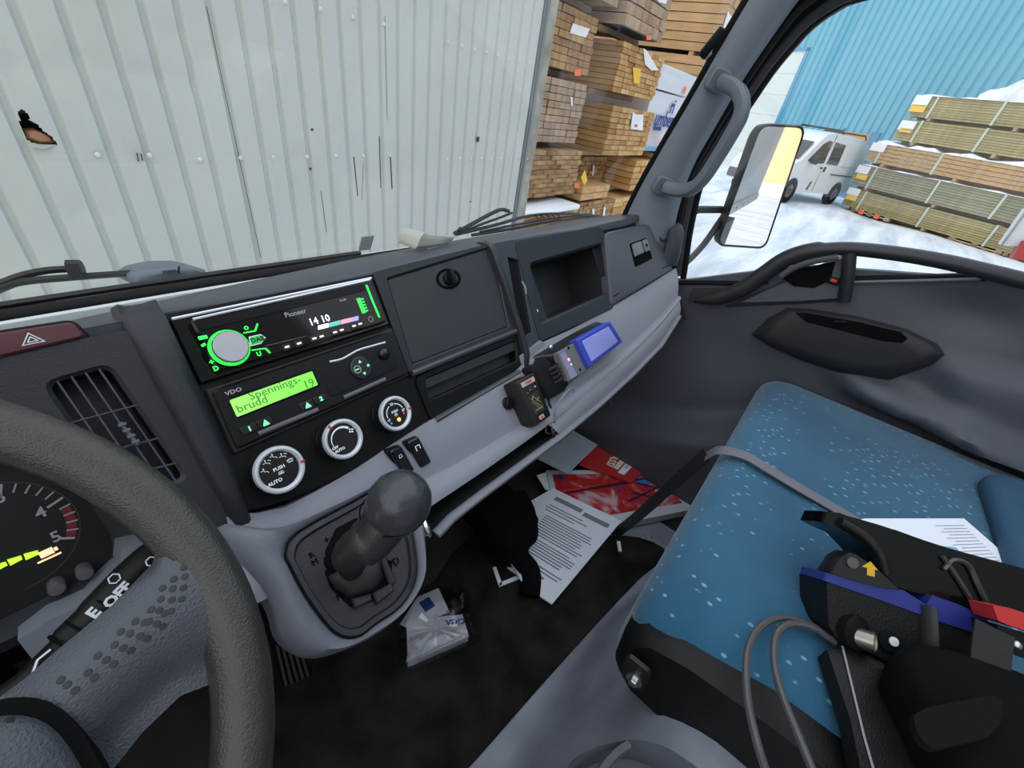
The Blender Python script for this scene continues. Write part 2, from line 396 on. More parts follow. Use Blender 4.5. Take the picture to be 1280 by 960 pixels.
# pillar hump left of the radio
def humprow(v, u0, u1, h): return [pt(u0-.004, v, -.012), pt(u0, v, 0), pt(u0+(u1-u0)*.18, v, h*.75), pt(u0+(u1-u0)*.4, v, h), pt(u0+(u1-u0)*.7, v, h), pt(u1, v, h*.55), pt(u1+.001, v, -.006)]
b = MB(); b.grid([humprow(-.026, .068, .094, -.012), humprow(-.019, .067, .094, .000), humprow(-.006, .064, .094, .009), humprow(.03, .064, .093, .013), humprow(.09, .066, .0915, .013), humprow(.15, .068, .088, .012), humprow(.185, .069, .084, .010), humprow(.2, .07, .083, -.006)])
b.build('centre_stack_side', DK, DB, ang=50)
# hazard switch
hz = uvq([(-60, 425), (90, 402), (108, 421), (-60, 461)], .004)
b = MB(); plate(b, hz, .004, -.004, .005, .0015); hs = tag(b.build('hazard_switch', mat('maroon', (.09, .018, .022), .45, bump=.2, bs=800), DB), 'maroon hazard switch with a white triangle')
c = V(fuv(40, 425, .005)); b = MB()
for s0, s1 in ((.0058, .0046), (.0030, .0018)):
    a = [pt(c.x+s0*1.25*cos(pi/2+2*pi*k/3), c.y-s0*sin(pi/2+2*pi*k/3), .0054) for k in range(3)]; d = [pt(c.x+s1*1.25*cos(pi/2+2*pi*k/3), c.y-s1*sin(pi/2+2*pi*k/3), .0054) for k in range(3)]
    b.grid([a, d], True)
b.build('triangle_symbol', WHT, hs)
b = MB(); plate(b, [V((p.x+.0, p.y)) for p in inset(hz, -.0025)], .006, -.004, .0015, .001); b.build('switch_surround', BK, DB)
# centre black panel
cp = [V((.090, -.012)), V((.312, -.012)), V((.318, .196)), V((.140, .196)), V((.066, .178))]
b = MB(); plate(b, cp, [.003, .003, .004, .04, .03], -.02, .0, .002); b.build('centre_panel', BK, DB)
# glove door, its frame, the shelf tray
gd = uvq([(480.5, 348), (613, 308), (635, 410), (513, 458)])
go = [V((.308, -.012)), V((.532, -.022)), V((.536, .122)), V((.304, .121))]
b = MB(); well(b, go, .006, gd, .004, .004, .006, lip=.002); b.build('compartment_frame', DK, DB)
b = MB(); plate(b, inset(gd, .0025), .003, -.004, .0015, .001); gl = b.build('compartment_door', mat('door_skin', (.028, .029, .032), .5, bump=.5, bs=800), DB)
kc = fuv(560, 349); 
b = MB(); b.lathe([(.024, .0018), (.022, .0020), (.020, .0016), (.0, .0006)], MF(pt(*kc, 0)) @ Matrix.Diagonal((1, .62, 1, 1)), 28, False, True); b.build('knob_dish', VOID, gl)
b = MB(); M = MF(pt(*kc, .001), radians(-8)); b.lathe([(.010, 0), (.010, .004), (.009, .005)], M, 20); b.box((0, 0, .008), (.0065, .022, .012), M, bev=.002); b.build('turn_knob', BK, gl)
# rim bar under door
def fbar(name, a, c, r, m, par, w=.004, fl=None):
    b = MB(); n = 8; A = V(fuv(*a, w)); B = V(fuv(*c, w)); b.tube([pt(*(A.lerp(B, i/n)), w) for i in range(n+1)], r, n=8, flat=fl or FO); return b.build(name, m, par)
fbar('compartment_sill', (515, 467), (645, 414), (.004, .0045), mat('edge_grey', (.05, .052, .06), .4), DB, .006)
ty = uvq([(529, 473), (643, 425), (646, 452), (534, 503)])
b = MB(); to = [V((.309, .128)), V((.536, .122)), V((.533, .186)), V((.309, .192))]
well(b, to, .010, ty, .006, .003, .05, lip=.002); tr = b.build('shelf_tray', BK, DB)
b = MB(); A, Bq, C, D = ty; plate(b, inset([A, Bq, Bq.lerp(C, .52), A.lerp(D, .52)], .0015), .002, -.006, .0, .001); b.build('tray_flap', mat('flap', (.02, .021, .023), .5, bump=.3, bs=800), tr)
b = MB(); b.box((0, 0, -.02), (.075, .006, .03), MF(pt(.36, .173, 0))); b.build('tray_divider', DK, tr)
# frame column right of the compartments
b = MB(); rows = []
for v, dx, h in ((-.03, -.004, -.01), (-.022, -.001, .006), (-.012, 0, .012), (.05, .0, .014), (.12, -.001, .014), (.165, -.004, .012), (.183, -.014, .010), (.192, -.03, .004)):
    rows.append([pt(.524+dx, v, -.01), pt(.5265+dx, v, h*.8), pt(.531+dx, v, h), pt(.538+dx, v, h*.8), pt(.543+dx, v, -.006)])
b.grid(rows); b.build('stack_frame_column', DK, DB, ang=50)
b = MB(); rows = []
for i in range(13):
    u = .315+(.50-.315)*i/12; v = .189-.001*i*.3
    rows.append([pt(u, v-.004, -.006), pt(u, v-.003, .006), pt(u, v+.001, .009), pt(u, v+.005, .006), pt(u, v+.008, -.01)])
b.grid(rows); b.build('stack_frame_lip', mat('edge_grey', (.05,)*3), DB, ang=60)
# vertical vent
vvo = [V((.541, -.022)), V((.612, -.022)), V((.585, .158)), V((.528, .158))]
vvi = uvq([(633, 321), (647.5, 325), (664.5, 416), (651, 423)])
b = MB(); well(b, vvo, .012, vvi, .004, .002, .04, lip=.0008); vv = b.build('centre_vent_frame', mat('vent_frame', (.035, .037, .042), .45, bump=.3, bs=900), DB)
A, Bq, C, D = vvi
for i in range(5):
    s = (i+.5)/5; p0 = A.lerp(Bq, s); p1 = D.lerp(C, s); b = MB()
    b.tube([pt(*p0.lerp(p1, .02), -.007), pt(*p0.lerp(p1, .98), -.007)], (.0006, .004), n=6, flat=X3); b.build('vent_slat', mat('slat_dark', (.022, .022, .026), .4), vv)
b = MB(); p0 = V(fuv(652, 352)); p1 = V(fuv(657, 368)); b.tube([pt(*p0, .001), pt(*p0.lerp(p1, .5), .004), pt(*p1, .001)], .0016, n=6); b.build('vent_tab', mat('tab_light', (.3, .32, .33), .4), vv)
# open cubby
co = [V((.598, -.018)), V((.868, -.030)), V((.862, .142)), V((.576, .158))]
ci = uvq([(660, 329), (753.5, 303), (762, 368), (673, 408)])
b = MB(); well(b, co, .016, ci, .012, .003, .10, lip=.004); cu = b.build('open_cubby', DK, DB)
b = MB(); A = V(fuv(668, 395)); b.box((0, 0, -.02), (.02, .004, .03), MF(pt(A.x+.012, A.y-.004, 0), .3)); tag(b.build('paper_scrap', PAPER, cu), 'pale scrap lying in the cubby')
# lidded compartment on the right
lo = uvq([(756, 291), (812, 279), (843, 337), (764, 384)], .006)
b = MB(); A = rq(lo, .016, 5); n2 = 5
plate(b, lo, .016, -.012, .008, .004, n=5); ld = b.build('lidded_compartment', mat('lid_grey', (.07, .074, .088), .45, bump=.4, bs=800), DB)
lq = uvq([(787, 306), (806, 299), (813, 323), (793, 333)], .009)
b = MB(); plate(b, inset(lq, -.002), .004, .007, .0125, .0005); lt = b.build('latch_recess', VOID, ld)
b = MB(); A, Bq, C, D = lq; plate(b, inset([A, A.lerp(Bq, .62), D.lerp(C, .62).lerp(A.lerp(Bq, .62), .38), A.lerp(D, .62)], .001), .003, .008, .0155, .001); tag(b.build('latch_pull', mat('latch_grey', (.17, .18, .19), .4), ld), 'grey pull of the compartment latch')
b = MB(); q = [A.lerp(Bq, .68), Bq, Bq.lerp(C, .62), A.lerp(Bq, .68).lerp(D.lerp(C, .68), .62)]; plate(b, inset(q, .0008), .003, .008, .0150, .001); f = b.build('lock_plate', MATS['latch_grey'], ld)
cq = sum(q, V((0, 0)))/4; b = MB(); b.lathe([(.004, 0), (.004, .001), (0, .001)], MF(pt(cq.x, cq.y, .0150)), 12); b.build('keyhole', VOID, f)
A = V(fuv(767, 371, .008)); B2 = V(fuv(838, 331, .008)); b = MB(); b.tube([pt(*A.lerp(B2, i/8), .006) for i in range(9)], (.0016, .004), n=6); b.build('lid_seam', VOID, ld)
# small round vent at the far right end
rc = [FP(a, c, .012) for a, c in ((817, 266), (826, 276), (833, 294), (828, 301), (820, 288), (815, 274))]
b = MB(); cen = sum(rc, V())/6; b.tube(spline(rc+[rc[0]], 4), .003, n=6); rv = b.build('side_vent_ring', mat('vent_frame', (.03,)*3), DB)
b = MB(); b.poly([p+(cen-p)*.1+V((.0, .0, .0)) for p in rc]); b.build('side_vent_recess', VOID, rv)
b = MB(); b.tube([FP(819, 271, .013), FP(829, 297, .013)], (.002, .004), n=6); b.build('side_vent_flap', mat('vent_frame', (.03,)*3), rv)
# ---- grey lower panel ------------------------------------------------------------------------------
L1 = [(281, 641, 0), (300, 643, 0), (345, 640, 0), (400, 612, 0), (450, 583, .002), (500, 549, .003), (545, 521, .004), (590, 497, .006), (645, 466, .006), (672, 431, .004), (715, 411, .004), (763, 385, .004), (803, 361, .003), (845, 335, .002)]
L2 = [(292, 690, .010), (330, 690, .012), (380, 668, .014), (430, 645, .014), (480, 625, .014), (525, 604, .014), (600, 561, .016), (647, 533, .018), (690, 504, .02), (722, 479, .022), (760, 453, .022), (795, 424, .02), (822, 398, .018), (848, 369, .014)]
L3 = [(310, 760, .03), (360, 735, .03), (420, 706, .03), (470, 676, .03), (505, 655, .03), (534, 636, .03), (600, 592, .03), (650, 557, .03), (695, 524, .032), (727, 498, .034), (765, 466, .034), (800, 434, .03), (826, 406, .026), (850, 376, .02)]
def row(L, n=40): return resamp([FP(a, c, w) for a, c, w in L], n)
r1, r2, r3 = row(L1), row(L2), row(L3)
b = MB()
def mixr(a, c, s, d=0): return [p.lerp(q, s)+FO*d for p, q in zip(a, c)]
b.grid([[p+FO*-.02 for p in r1], r1, mixr(r1, r2, .33, .003), mixr(r1, r2, .7, .002), mixr(r1, r2, .96, -.001), mixr(r2, r3, .08, -.002), mixr(r2, r3, .3, .004), mixr(r2, r3, .7, .004), r3, [p+V((0, .02, -.006)) for p in r3], [p+V((0, .10, -.01)) for p in r3]])
b.build('grey_lower_panel', GR, DB, ang=50)
# far right end cap of the dash
b = MB(); E1 = [FP(845, 335, .002), FP(848, 369, .014), FP(850, 376, .02)]
top = pt(1.075, -.075, 0)
b.grid([[pt(1.072, -.07, 0), pt(1.072, -.03, .004), pt(1.068, .02, .004), pt(1.066, .07, .003), E1[0]+V((.0, 0, 0)), E1[1], E1[2], E1[2]+V((0, .02, -.01))], [pt(1.083, -.07, -.03), pt(1.085, -.03, -.02), pt(1.085, .02, -.02), pt(1.082, .07, -.02), E1[0]+V((.015, .03, 0)), E1[1]+V((.012, .03, 0)), E1[2]+V((.01, .03, 0)), E1[2]+V((.01, .05, -.01))], [pt(1.085, v, -.12) for v in (-.07, -.03, .02, .07, .1, .14, .16, .17)]])
b.build('end_cap', mat('lid_grey', (.03,)*3), DB, ang=60)
# pocket bar and the skirt beneath it
BB = [(545, 668, .03), (556, 654, .034), (600, 620, .036), (650, 583, .036), (700, 546, .036), (745, 509, .036), (790, 468, .034), (825, 432, .03), (848, 396, .024)]
bb = row(BB, 30)
b = MB(); b.tube(bb, (.008, .006), n=10, flat=FO); b.build('pocket_bar', mat('grey_bar', (.17, .175, .20), .5, bump=.3, bs=900), DB)
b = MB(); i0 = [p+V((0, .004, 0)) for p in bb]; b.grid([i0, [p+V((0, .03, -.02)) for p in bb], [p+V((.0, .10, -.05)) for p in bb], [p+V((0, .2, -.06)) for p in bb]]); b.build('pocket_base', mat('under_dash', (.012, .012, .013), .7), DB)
sg = row([(690, 534, .034), (727, 500, .036), (765, 468, .036), (800, 436, .033), (826, 408, .028), (850, 377, .022)], 14); sh = row([(702, 549, .036), (745, 511, .038), (790, 470, .036), (825, 434, .032), (849, 398, .026)], 14)
b = MB(); b.grid([[p+V((0, .02, 0)) for p in sg], sg, mixr(sg, sh, .5, .003), sh, [p+V((0, .02, 0)) for p in sh]]); b.build('grey_skirt', mat('grey_bar', (.1,)*3), DB, ang=50)
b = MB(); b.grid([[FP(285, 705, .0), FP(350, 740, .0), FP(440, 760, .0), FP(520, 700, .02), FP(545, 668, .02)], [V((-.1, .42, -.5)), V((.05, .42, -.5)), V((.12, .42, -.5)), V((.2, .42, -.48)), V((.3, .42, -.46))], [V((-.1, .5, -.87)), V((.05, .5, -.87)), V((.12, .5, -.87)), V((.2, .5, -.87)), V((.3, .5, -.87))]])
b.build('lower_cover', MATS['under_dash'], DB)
b = MB(); p = FP(633, 505, .012); b.lathe([(.0105, -.004), (.0105, .002), (.0085, .004), (.0085, .009), (.007, .0105)], MF(p), 20); b.build('round_button', BK, DB)
# gap above pocket behind the remote: block under the cradle
# chrome ring of the lighter socket
b = MB(); p = FP(533, 659, .03); M = MF(p) @ Matrix.Rotation(radians(55), 4, 'Y'); b.lathe([(.012, -.003), (.0135, 0), (.0125, .003), (.0105, .002), (.0105, -.02)], M, 24, True, True); tag(b.build('socket_ring', CHR, DB), 'chrome ring of the lighter socket')
# =====================================================================================================
# GEAR CONSOLE
# =====================================================================================================
GT = radians(58); GD = V((0, -sin(GT), -cos(GT))); GO = V((0, -cos(GT), sin(GT))); G0 = pt(.17, .205, .020)
def gp(u, v, w=0): return G0+V((u, 0, 0))+GD*v+GO*w
def guv(px, py, w=0): p = hit(px, py, G0+GO*w, GO)-G0; return V((p.x, p.dot(GD)))
GC = thing('gear_console', gp(0, .1, -.1), 'grey console with a black selector gate below the climate knobs', 'console')
out = [(268, 655), (350, 655), (440, 618), (512, 588), (531, 632), (539, 690), (535, 725), (508, 768), (470, 797), (430, 815), (398, 823), (372, 818), (352, 796), (335, 745)]
inn = [(357, 690), (372, 664), (440, 626), (497, 597), (508, 622), (522, 680), (524, 722), (505, 757), (472, 781), (452, 796), (431, 797), (411, 783), (383, 745), (362, 706)]
O = [guv(*p, .004) for p in out]; I = [guv(*p, .004) for p in inn]
def cyc(pts, n=4):
    P = [V((p.x, p.y, 0)) for p in pts]; m = len(P); o = []
    for i in range(m):
        a, bb_, c, d = P[i-1], P[i], P[(i+1) % m], P[(i+2) % m]
        for k in range(n):
            t = k/n; o.append(.5*((2*bb_)+(c-a)*t+(2*a-5*bb_+4*c-d)*t*t+(3*bb_-a-3*c+d)*t**3))
    return o
Oc, Ic = cyc(O), cyc(I)
cn = sum(Oc, V())/len(Oc)
b = MB(); b.loft([[gp(p.x+(p.x-cn.x)*-.1, p.y, -.10) for p in Oc], [gp(p.x, p.y, -.016) for p in Oc], [gp(*(p+(cn-p)*.03).xy, -.004) for p in Oc], [gp(*(p.lerp(q, .45)).xy, .004) for p, q in zip(Oc, Ic)], [gp(*(p.lerp(q, .9)).xy, .002) for p, q in zip(Oc, Ic)], [gp(q.x, q.y, -.004) for q in Ic], [gp(q.x, q.y, -.02) for q in Ic]], False, False)
b.build('grey_surround', mat('console_grey', (.155, .162, .19), .48, bump=.3, bs=900), GC, ang=60)
ci_ = sum(Ic, V())/len(Ic)
def gin(s): return [p+(ci_-p)*s for p in Ic]
b = MB(); GB = mat('gate_black', (.018, .019, .021), .5, bump=.5, bs=700)
b.loft([[gp(p.x, p.y, -.03) for p in gin(.01)], [gp(p.x, p.y, -.003) for p in gin(.012)], [gp(p.x, p.y, .000) for p in gin(.04)], [gp(p.x, p.y, .000) for p in gin(.12)], [gp(p.x, p.y, -.004) for p in gin(.15)], [gp(p.x, p.y, -.004) for p in gin(.4)]], False, True)
gpz = b.build('gate_plate', GB, GC, ang=60)
# slots of the gate (dark pits set on the plate) and raised guide
def gslot(pts, r, w, m, nm, par, d=.0015):
    q = [guv(*p, w) for p in pts]; bb2 = MB(); plate(bb2, q, r, -.02, w, d, P=gp); return bb2.build(nm, m, par)
gslot([(406, 690), (420, 660), (447, 646), (460, 680), (435, 708), (412, 712)], .002, -.0025, VOID, 'gate_slot', gpz)
gslot([(405, 696), (436, 686), (446, 698), (448, 706), (418, 716), (406, 708)], .002, -.002, VOID, 'gate_slot', gpz)
gslot([(404, 712), (468, 696), (492, 700), (486, 745), (440, 762), (412, 735)], .004, -.003, VOID, 'gate_slot', gpz)
# gate tongue: a curved tongue in the big slot
q = [guv(*p, .001) for p in [(410, 720), (446, 697), (478, 693), (482, 722), (470, 738), (438, 748), (420, 736)]]
b = MB(); cq = sum(q, V((0, 0)))/len(q)
b.loft([[gp(*p, -.01) for p in q], [gp(*(p.lerp(cq, .05)), -.0005) for p in q], [gp(*(p.lerp(cq, .35)), .0045) for p in q], [gp(*(p.lerp(cq, .75)), .006) for p in q]]); b.build('gate_tongue', GB, gpz, ang=60)
for pts in ([(474, 694), (481, 691), (496, 727), (488, 734)], [(466, 742), (490, 728), (494, 738), (472, 755)], [(440, 748), (464, 742), (466, 750), (444, 761)]):
    gslot(pts, .001, .003, GB, 'gate_step', gpz)
for s, px, py, z in (('+', 410, 674, .010), ('R', 391, 693, .008), ('M', 395, 702, .008), ('N', 426, 745, .008), ('D', 497, 701, .010)):
    u = guv(px, py, .001); b = MB(); b.text(s, z, frame(gp(u.x, u.y, -.0028), X3, -GD, GO), .0002); b.build('gate_letter', mat('gate_print', (.001, .001, .001), .9, spec=0), gpz)
# lever and knob
KC = ray(495, 634)*(.395/ray(495, 634).length*1.0)
SL = thing('gear_lever', gp(*guv(440, 700), 0), 'black gear lever with a ball knob, standing in the selector gate', 'gear lever')
base = gp(*guv(443, 712), -.01); top = KC
nk = [base, base.lerp(top, .3)+V((-.004, 0, 0)), base.lerp(top, .6), top]
b = MB(); b.tube(spline([base, ray(441, 690)*(.42/ray(441, 690).length), ray(466, 672)*(.408/ray(466, 672).length), top], 5), [.012]*4+[.0165]*4+[.020]*4+[.0205]*4, n=16); b.build('lever_boot', mat('boot', (.018, .019, .020), .4, bump=.3, bs=500), SL)
ax = (top-base).normalized(); sd = V((1, .2, 0)); sd = (sd-ax*sd.dot(ax)).normalized(); fr_ = ax.cross(sd); KM = frame(top, sd, fr_, ax)
b = MB(); prof = [(.0125, -.040), (.0190, -.036), (.0205, -.030), (.0212, -.022), (.0225, -.014), (.0262, -.004), (.0275, .006), (.0262, .016), (.022, .025), (.016, .031), (.008, .0345), (.0, .0352)]
b.lathe(prof, KM, 32); kb = b.build('shift_knob', mat('knob_leather', (.035, .038, .043), .27, bump=.35, bs=260), SL, ang=80)
b = MB(); rr = []
for k in range(33):
    a = 2*pi*k/32; rr.append(KM @ V((.0262*cos(a), .0262*sin(a), -.004+.012*cos(a+1.0))))
b.tube(rr, .0007, n=5, cap=False); b.build('knob_seam', VOID, kb)
vd = (-top).normalized()
for s, px, py in (('D', 500, 600), ('+', 506, 606), ('N', 511, 611), ('R', 517, 616), ('- +', 503, 612), ('G', 513, 622)):
    d = ray(px, py).normalized(); t_ = d.dot(top)-sqrt(max(0, .0272**2-(top-d*d.dot(top)).length_squared)); p = d*t_
    nz = (p-top).normalized(); xx = V((.75, -.66, 0)); xx = (xx-nz*xx.dot(nz)).normalized(); b = MB(); b.text(s, .006, frame(p+nz*.0006, xx, nz.cross(xx), nz), .0002)
    b.build('knob_lettering', mat('gate_print', (.004,)*3), kb)
# =====================================================================================================
# RADIO
# =====================================================================================================
def fplate(px, r, w0, w1, b=.0008, n=3): 
    m = MB(); plate(m, uvq(px, w1), r, w0, w1, b, n=n); return m
def R4(x, y): return (210+x*.234375, 330+y*.234375)      # zoomed crop coordinates to photograph pixels
RD = thing('car_radio', pt(.2, .05, 0), 'gloss black car radio with a green-lit volume knob in the top slot', 'radio')
MB_ = plate(MB(), [V((.0953, -.0055)), V((.3045, -.0062)), V((.303, .0545)), V((.0945, .0563))], .003, -.004, .005, .0015); MB_.build('fascia_frame', GL, RD)
b = MB(); b.tube([pt(.097, -.0045, .0055), pt(.303, -.0052, .0055)], (.0008, .0015), n=6, flat=FO); b.build('frame_trim', SILV, RD)
w = .015
fq = [V((.107, .0005)), V((.2965, -.0025)), V((.2955, .0505)), V((.109, .0515))]
b = plate(MB(), fq, .004, .004, w, .002, n=4); rf = b.build('faceplate', GL, RD)
b = plate(MB(), [V((.112, .0035)), V((.283, .0008)), V((.283, .0095)), V((.112, .0125))], .002, w-.002, w+.0006, .0004); b.build('disc_slot', mat('slot_black', (.004, .004, .005), .3, spec=.2), rf)
b = MB(); b.tube([pt(.109, .0012, w+.0006), pt(.294, -.0018, w+.0006)], (.0006, .0013), n=6, flat=FO); b.build('top_trim', SILV, rf)
b = MB(); b.tube([FP(*R4(520, 437), w+.0005), FP(*R4(740, 385), w+.0005)], (.0005, .0009), n=5); b.build('lower_reflection', SILV, rf)  # thin silver line stands in for a reflection across the faceplate
kp = FP(288, 434, w+.006); M = MF(kp)
M = M @ Matrix.Scale(.79, 4); b = MB(); b.lathe([(.0215, -.007), (.0215, -.004), (.0195, -.0035)], M, 36); k0 = b.build('volume_knob', BK, rf)
b = MB(); b.lathe([(.0212, -.0038), (.0205, -.0015), (.0185, -.0015), (.0182, -.0038)], M, 36, False, False); b.build('knob_light_ring', mat('green_ring', (.02, .5, .05), .5, emit=(.02, .95, .05), es=1.1), k0)
b = MB(); b.lathe([(.0180, -.004), (.0180, .0035), (.0170, .0045), (.0, .0045)], M, 40)
def brushed():
    m = mat('brushed_disc', (.50, .51, .54), .42, metal=.6)
    t = m.node_tree; co = nd(t, 'ShaderNodeTexCoord'); s_ = nd(t, 'ShaderNodeSeparateXYZ'); t.links.new(co.outputs['Object'], s_.inputs[0]); return m
b.build('knob_disc', brushed(), k0, ang=30)
b = MB(); b.lathe([(.0182, .0018), (.0187, .0026), (.0180, .0040)], M, 40, False, False); b.build('knob_rim', CHR, k0)
def bar(x0, y0, x1, y1, th, w_): mb = MB(); mb.tube([FP(*R4(x0, y0), w_), FP(*R4(x1, y1), w_)], (.0003, th), n=4, flat=FO); mb.build('green_mark', GRN, rf)
bar(162, 397, 210, 387, .0016, w+.0004); bar(180, 438, 200, 425, .0012, w+.0004)
bar(402, 368, 465, 357, .0006, w+.0004); bar(465, 357, 478, 318, .0008, w+.0004)
bar(446, 460, 520, 450, .0006, w+.0004); bar(520, 450, 545, 475, .0009, w+.0004)
bar(1058, 112, 1092, 200, .0013, w+.0006); bar(1092, 200, 1128, 285, .0013, w+.0006)
for x, y, s, z in ((233, 524, '+', .007), (256, 558, 'D', .006), (418, 342, 'O', .005), (486, 480, 'U', .006), (930, 160, 'v', .006), (990, 139, '-', .005)): b = MB(); b.text(s, z, MF(FP(*R4(x, y), w+.0003)), .0001, bold=.0002); b.build('green_symbol', GRN, rf)
hx = [FP(*R4(x, y), w+.0003) for x, y in ((430, 388), (494, 374), (522, 392), (497, 425), (438, 440))]
cc = sum(hx, V())/5
b = MB(); b.grid([hx, [p.lerp(cc, .22)+FO*.0005 for p in hx]], True); b.build('source_key_outline', mat('key_glow', (.3, .45, .35), .4, emit=(.25, .5, .3), es=.5), rf)
b = MB(); b.poly([p.lerp(cc, .25)+FO*.0003 for p in hx]); b.text('DAB', .0065, MF(cc+FO*.0006), .0001, bold=.0002); b.build('source_key', mat('dim_green', (.03, .25, .08), .4, emit=(.03, .35, .09), es=.5), rf)
b = MB(); b.text('DAB', .0062, MF(cc+FO*.0010), .0001, bold=.00015); b.build('source_lettering', BK, rf)
b = MB(); b.text('14 10', .0105, MF(FP(*R4(808, 300), w+.0003)), .0001, bold=.0001); b.build('clock_digits', WLED, rf)
b = MB(); b.text('Pioneer', .0072, MF(FP(*R4(680, 262), w+.0003)), .0001); b.text('DAB+', .0036, MF(FP(*R4(936, 192), w+.0003)), .0001); b.build('badge_lettering', mat('badge', (.5, .5, .52), .4), rf)
for (a, c_), col in (((800, 858), (.85, .85, .85)), ((860, 918), (.1, .45, .38)), ((920, 975), (.7, .3, .4)), ((975, 1016), (.35, .3, .75))):  # row of small coloured strips along the faceplate
    y0 = 340-(a-800)*.24; y1 = 340-(c_-800)*.24; b = MB(); plate(b, uvq([R4(a, y0-12), R4(c_, y1-12), R4(c_, y1+12), R4(a, y0+12)], w), .0005, w-.001, w+.0004, .0002, n=1)
    b.build('coloured_segment', mat('seg_%d' % a, col, .4, emit=col, es=.45), rf)
for x, y in ((633, 443), (697, 424), (778, 398), (817, 387), (888, 365), (924, 353), (990, 331), (1022, 320)):
    p = fuv(*R4(x, y), w); b = plate(MB(), [V((p[0]-.0042, p[1]-.003)), V((p[0]+.0042, p[1]-.0034)), V((p[0]+.0042, p[1]+.003)), V((p[0]-.0042, p[1]+.0034))], .001, w-.001, w+.0012, .0004)
    k_ = b.build('preset_key', mat('key_black', (.010, .010, .011), .3), rf); b = MB(); b.box((0, 0, 0), (.0042, .0016, .0004), MF(pt(p[0], p[1], w+.0013))); b.build('key_light', mat('key_white', (.8, .7, .7), .4, emit=(1, .85, .85), es=.9), k_)
u0 = V(fuv(*R4(1042, 220), w))
b = plate(MB(), [u0+V((-.007, -.0105)), u0+V((.0085, -.0105)), u0+V((.0085, .0105)), u0+V((-.007, .0105))], .001, w-.001, w+.0006, .0003); up_ = b.build('usb_port', mat('key_black', (.01,)*3), rf)
b = MB(); b.box((-.0035, 0, 0), (.0045, .018, .0006), MF(pt(u0.x, u0.y, w+.001)))
for i in range(5): b.box((.0005, -.007+.0035*i, 0), (.004, .0016, .0008), MF(pt(u0.x, u0.y, w+.001)))
b.build('port_light', GRN, up_)
b = MB(); b.lathe([(.0036, -.001), (.0036, .0008), (.0022, .0008), (.0020, -.001)], MF(FP(*R4(1080, 295), w)), 16, False, False); b.build('aux_socket', mat('latch_grey', (.09,)*3), rf)
# =====================================================================================================
# TACHOGRAPH
# =====================================================================================================
TG = thing('tachograph', pt(.2, .12, 0), 'black tachograph with a lit green display below the radio', 'tachograph')
b = plate(MB(), [V((.096, .061)), V((.3055, .058)), V((.3035, .1225)), V((.094, .1265))], .004, -.003, .004, .0015, n=4); b.build('mount_frame', mat('frame_dk', (.014, .014, .015), .4), TG)
w = .010
b = plate(MB(), [V((.100, .0645)), V((.3025, .0615)), V((.3005, .1195)), V((.098, .1225))], .004, .002, w, .002, n=4); tf = b.build('faceplate', mat('tacho_black', (.007, .007, .009), .33, spec=.28, bump=.15, bs=900), TG)
b = MB(); plate(b, uvq([R4(318, 716), R4(772, 560), R4(812, 652), R4(368, 826)], w), .002, w-.002, w+.0012, .0008); b.build('display_frame', mat('slot_black', (.012,)*3), tf)
b = MB(); plate(b, uvq([R4(327, 727), R4(768, 571), R4(800, 645), R4(368, 817)], w+.001), .0012, w, w+.0016, .0003)
def scr():
    m = mat('green_display', (.12, .4, .05), .35, emit=(.13, .62, .04), es=.62)
    t = m.node_tree; bs = t.nodes['Principled BSDF']; co = nd(t, 'ShaderNodeTexCoord'); s_ = nd(t, 'ShaderNodeSeparateXYZ'); t.links.new(co.outputs['Object'], s_.inputs[0])
    r = nd(t, 'ShaderNodeValToRGB'); mr_ = nd(t, 'ShaderNodeMapRange'); mr_.inputs[1].default_value = -.09; mr_.inputs[2].default_value = .02; t.links.new(s_.outputs[0], mr_.inputs[0]); t.links.new(mr_.outputs[0], r.inputs[0])
    r.color_ramp.elements[0].color = (.30, .60, .13, 1); r.color_ramp.elements[1].color = (.10, .62, .03, 1); t.links.new(r.outputs[0], bs.inputs['Emission Color']); return m
b.build('display', scr(), tf)
b = MB()
LC = mat('lcd_ink', (.03, .16, .03), .6, emit=(.03, .2, .02), es=.5)
mm_ = MF(FP(*R4(575, 660), w+.0018)); b.text('Spennings-', .0105, mm_, .0001, sx=1.12); b.text('19', .012, MF(FP(*R4(752, 640), w+.0018)), .0001); b.text('brudd', .0105, MF(FP(*R4(450, 748), w+.0018)), .0001, sx=1.1)
b.build('display_lettering', LC, tf)
b = MB(); b.text('VDO', .0052, MF(FP(*R4(350, 680), w+.0004)), .0001, bold=.0001, sx=1.25); b.build('badge_lettering', mat('badge2', (.45, .45, .47), .4), tf)
for x, y, g in ((432, 880, '1'), (516, 845, 'A'), (740, 752, 'A'), (812, 720, '2')):
    p = fuv(*R4(x, y), w); b = plate(MB(), [V((p[0]-.0075, p[1]-.0038)), V((p[0]+.0068, p[1]-.0040)), V((p[0]+.0075, p[1]+.0034)), V((p[0]-.0068, p[1]+.0040))], .001, w-.001, w+.0022, .0008)
    k_ = b.build('key', mat('key_black', (.01,)*3), tf); M = MF(pt(p[0], p[1], w+.0025)); b = MB()
    if g == 'A': b.poly([M @ V(q) for q in ((-.003, -.002, 0), (.003, -.002, 0), (0, .003, 0))]); b.box((0, -.0027, 0), (.006, .0008, .0002), M)
    else: b.text(g, .0062, M, .0001, bold=.0003)
    b.build('key_mark', mat('mark_green', (.15, .6, .25), .5, emit=(.2, .75, .35), es=.7), k_)
for a, c_ in (((482, 905), (800, 775)), ((938, 712), (1160, 612))):
    b = MB(); b.tube([FP(*R4(*a), w+.0004), FP(*R4(*c_), w+.0004)], (.0014, .0022), n=8, flat=FO); b.build('card_slot_lip', mat('edge_lt', (.13, .13, .14), .3), tf)
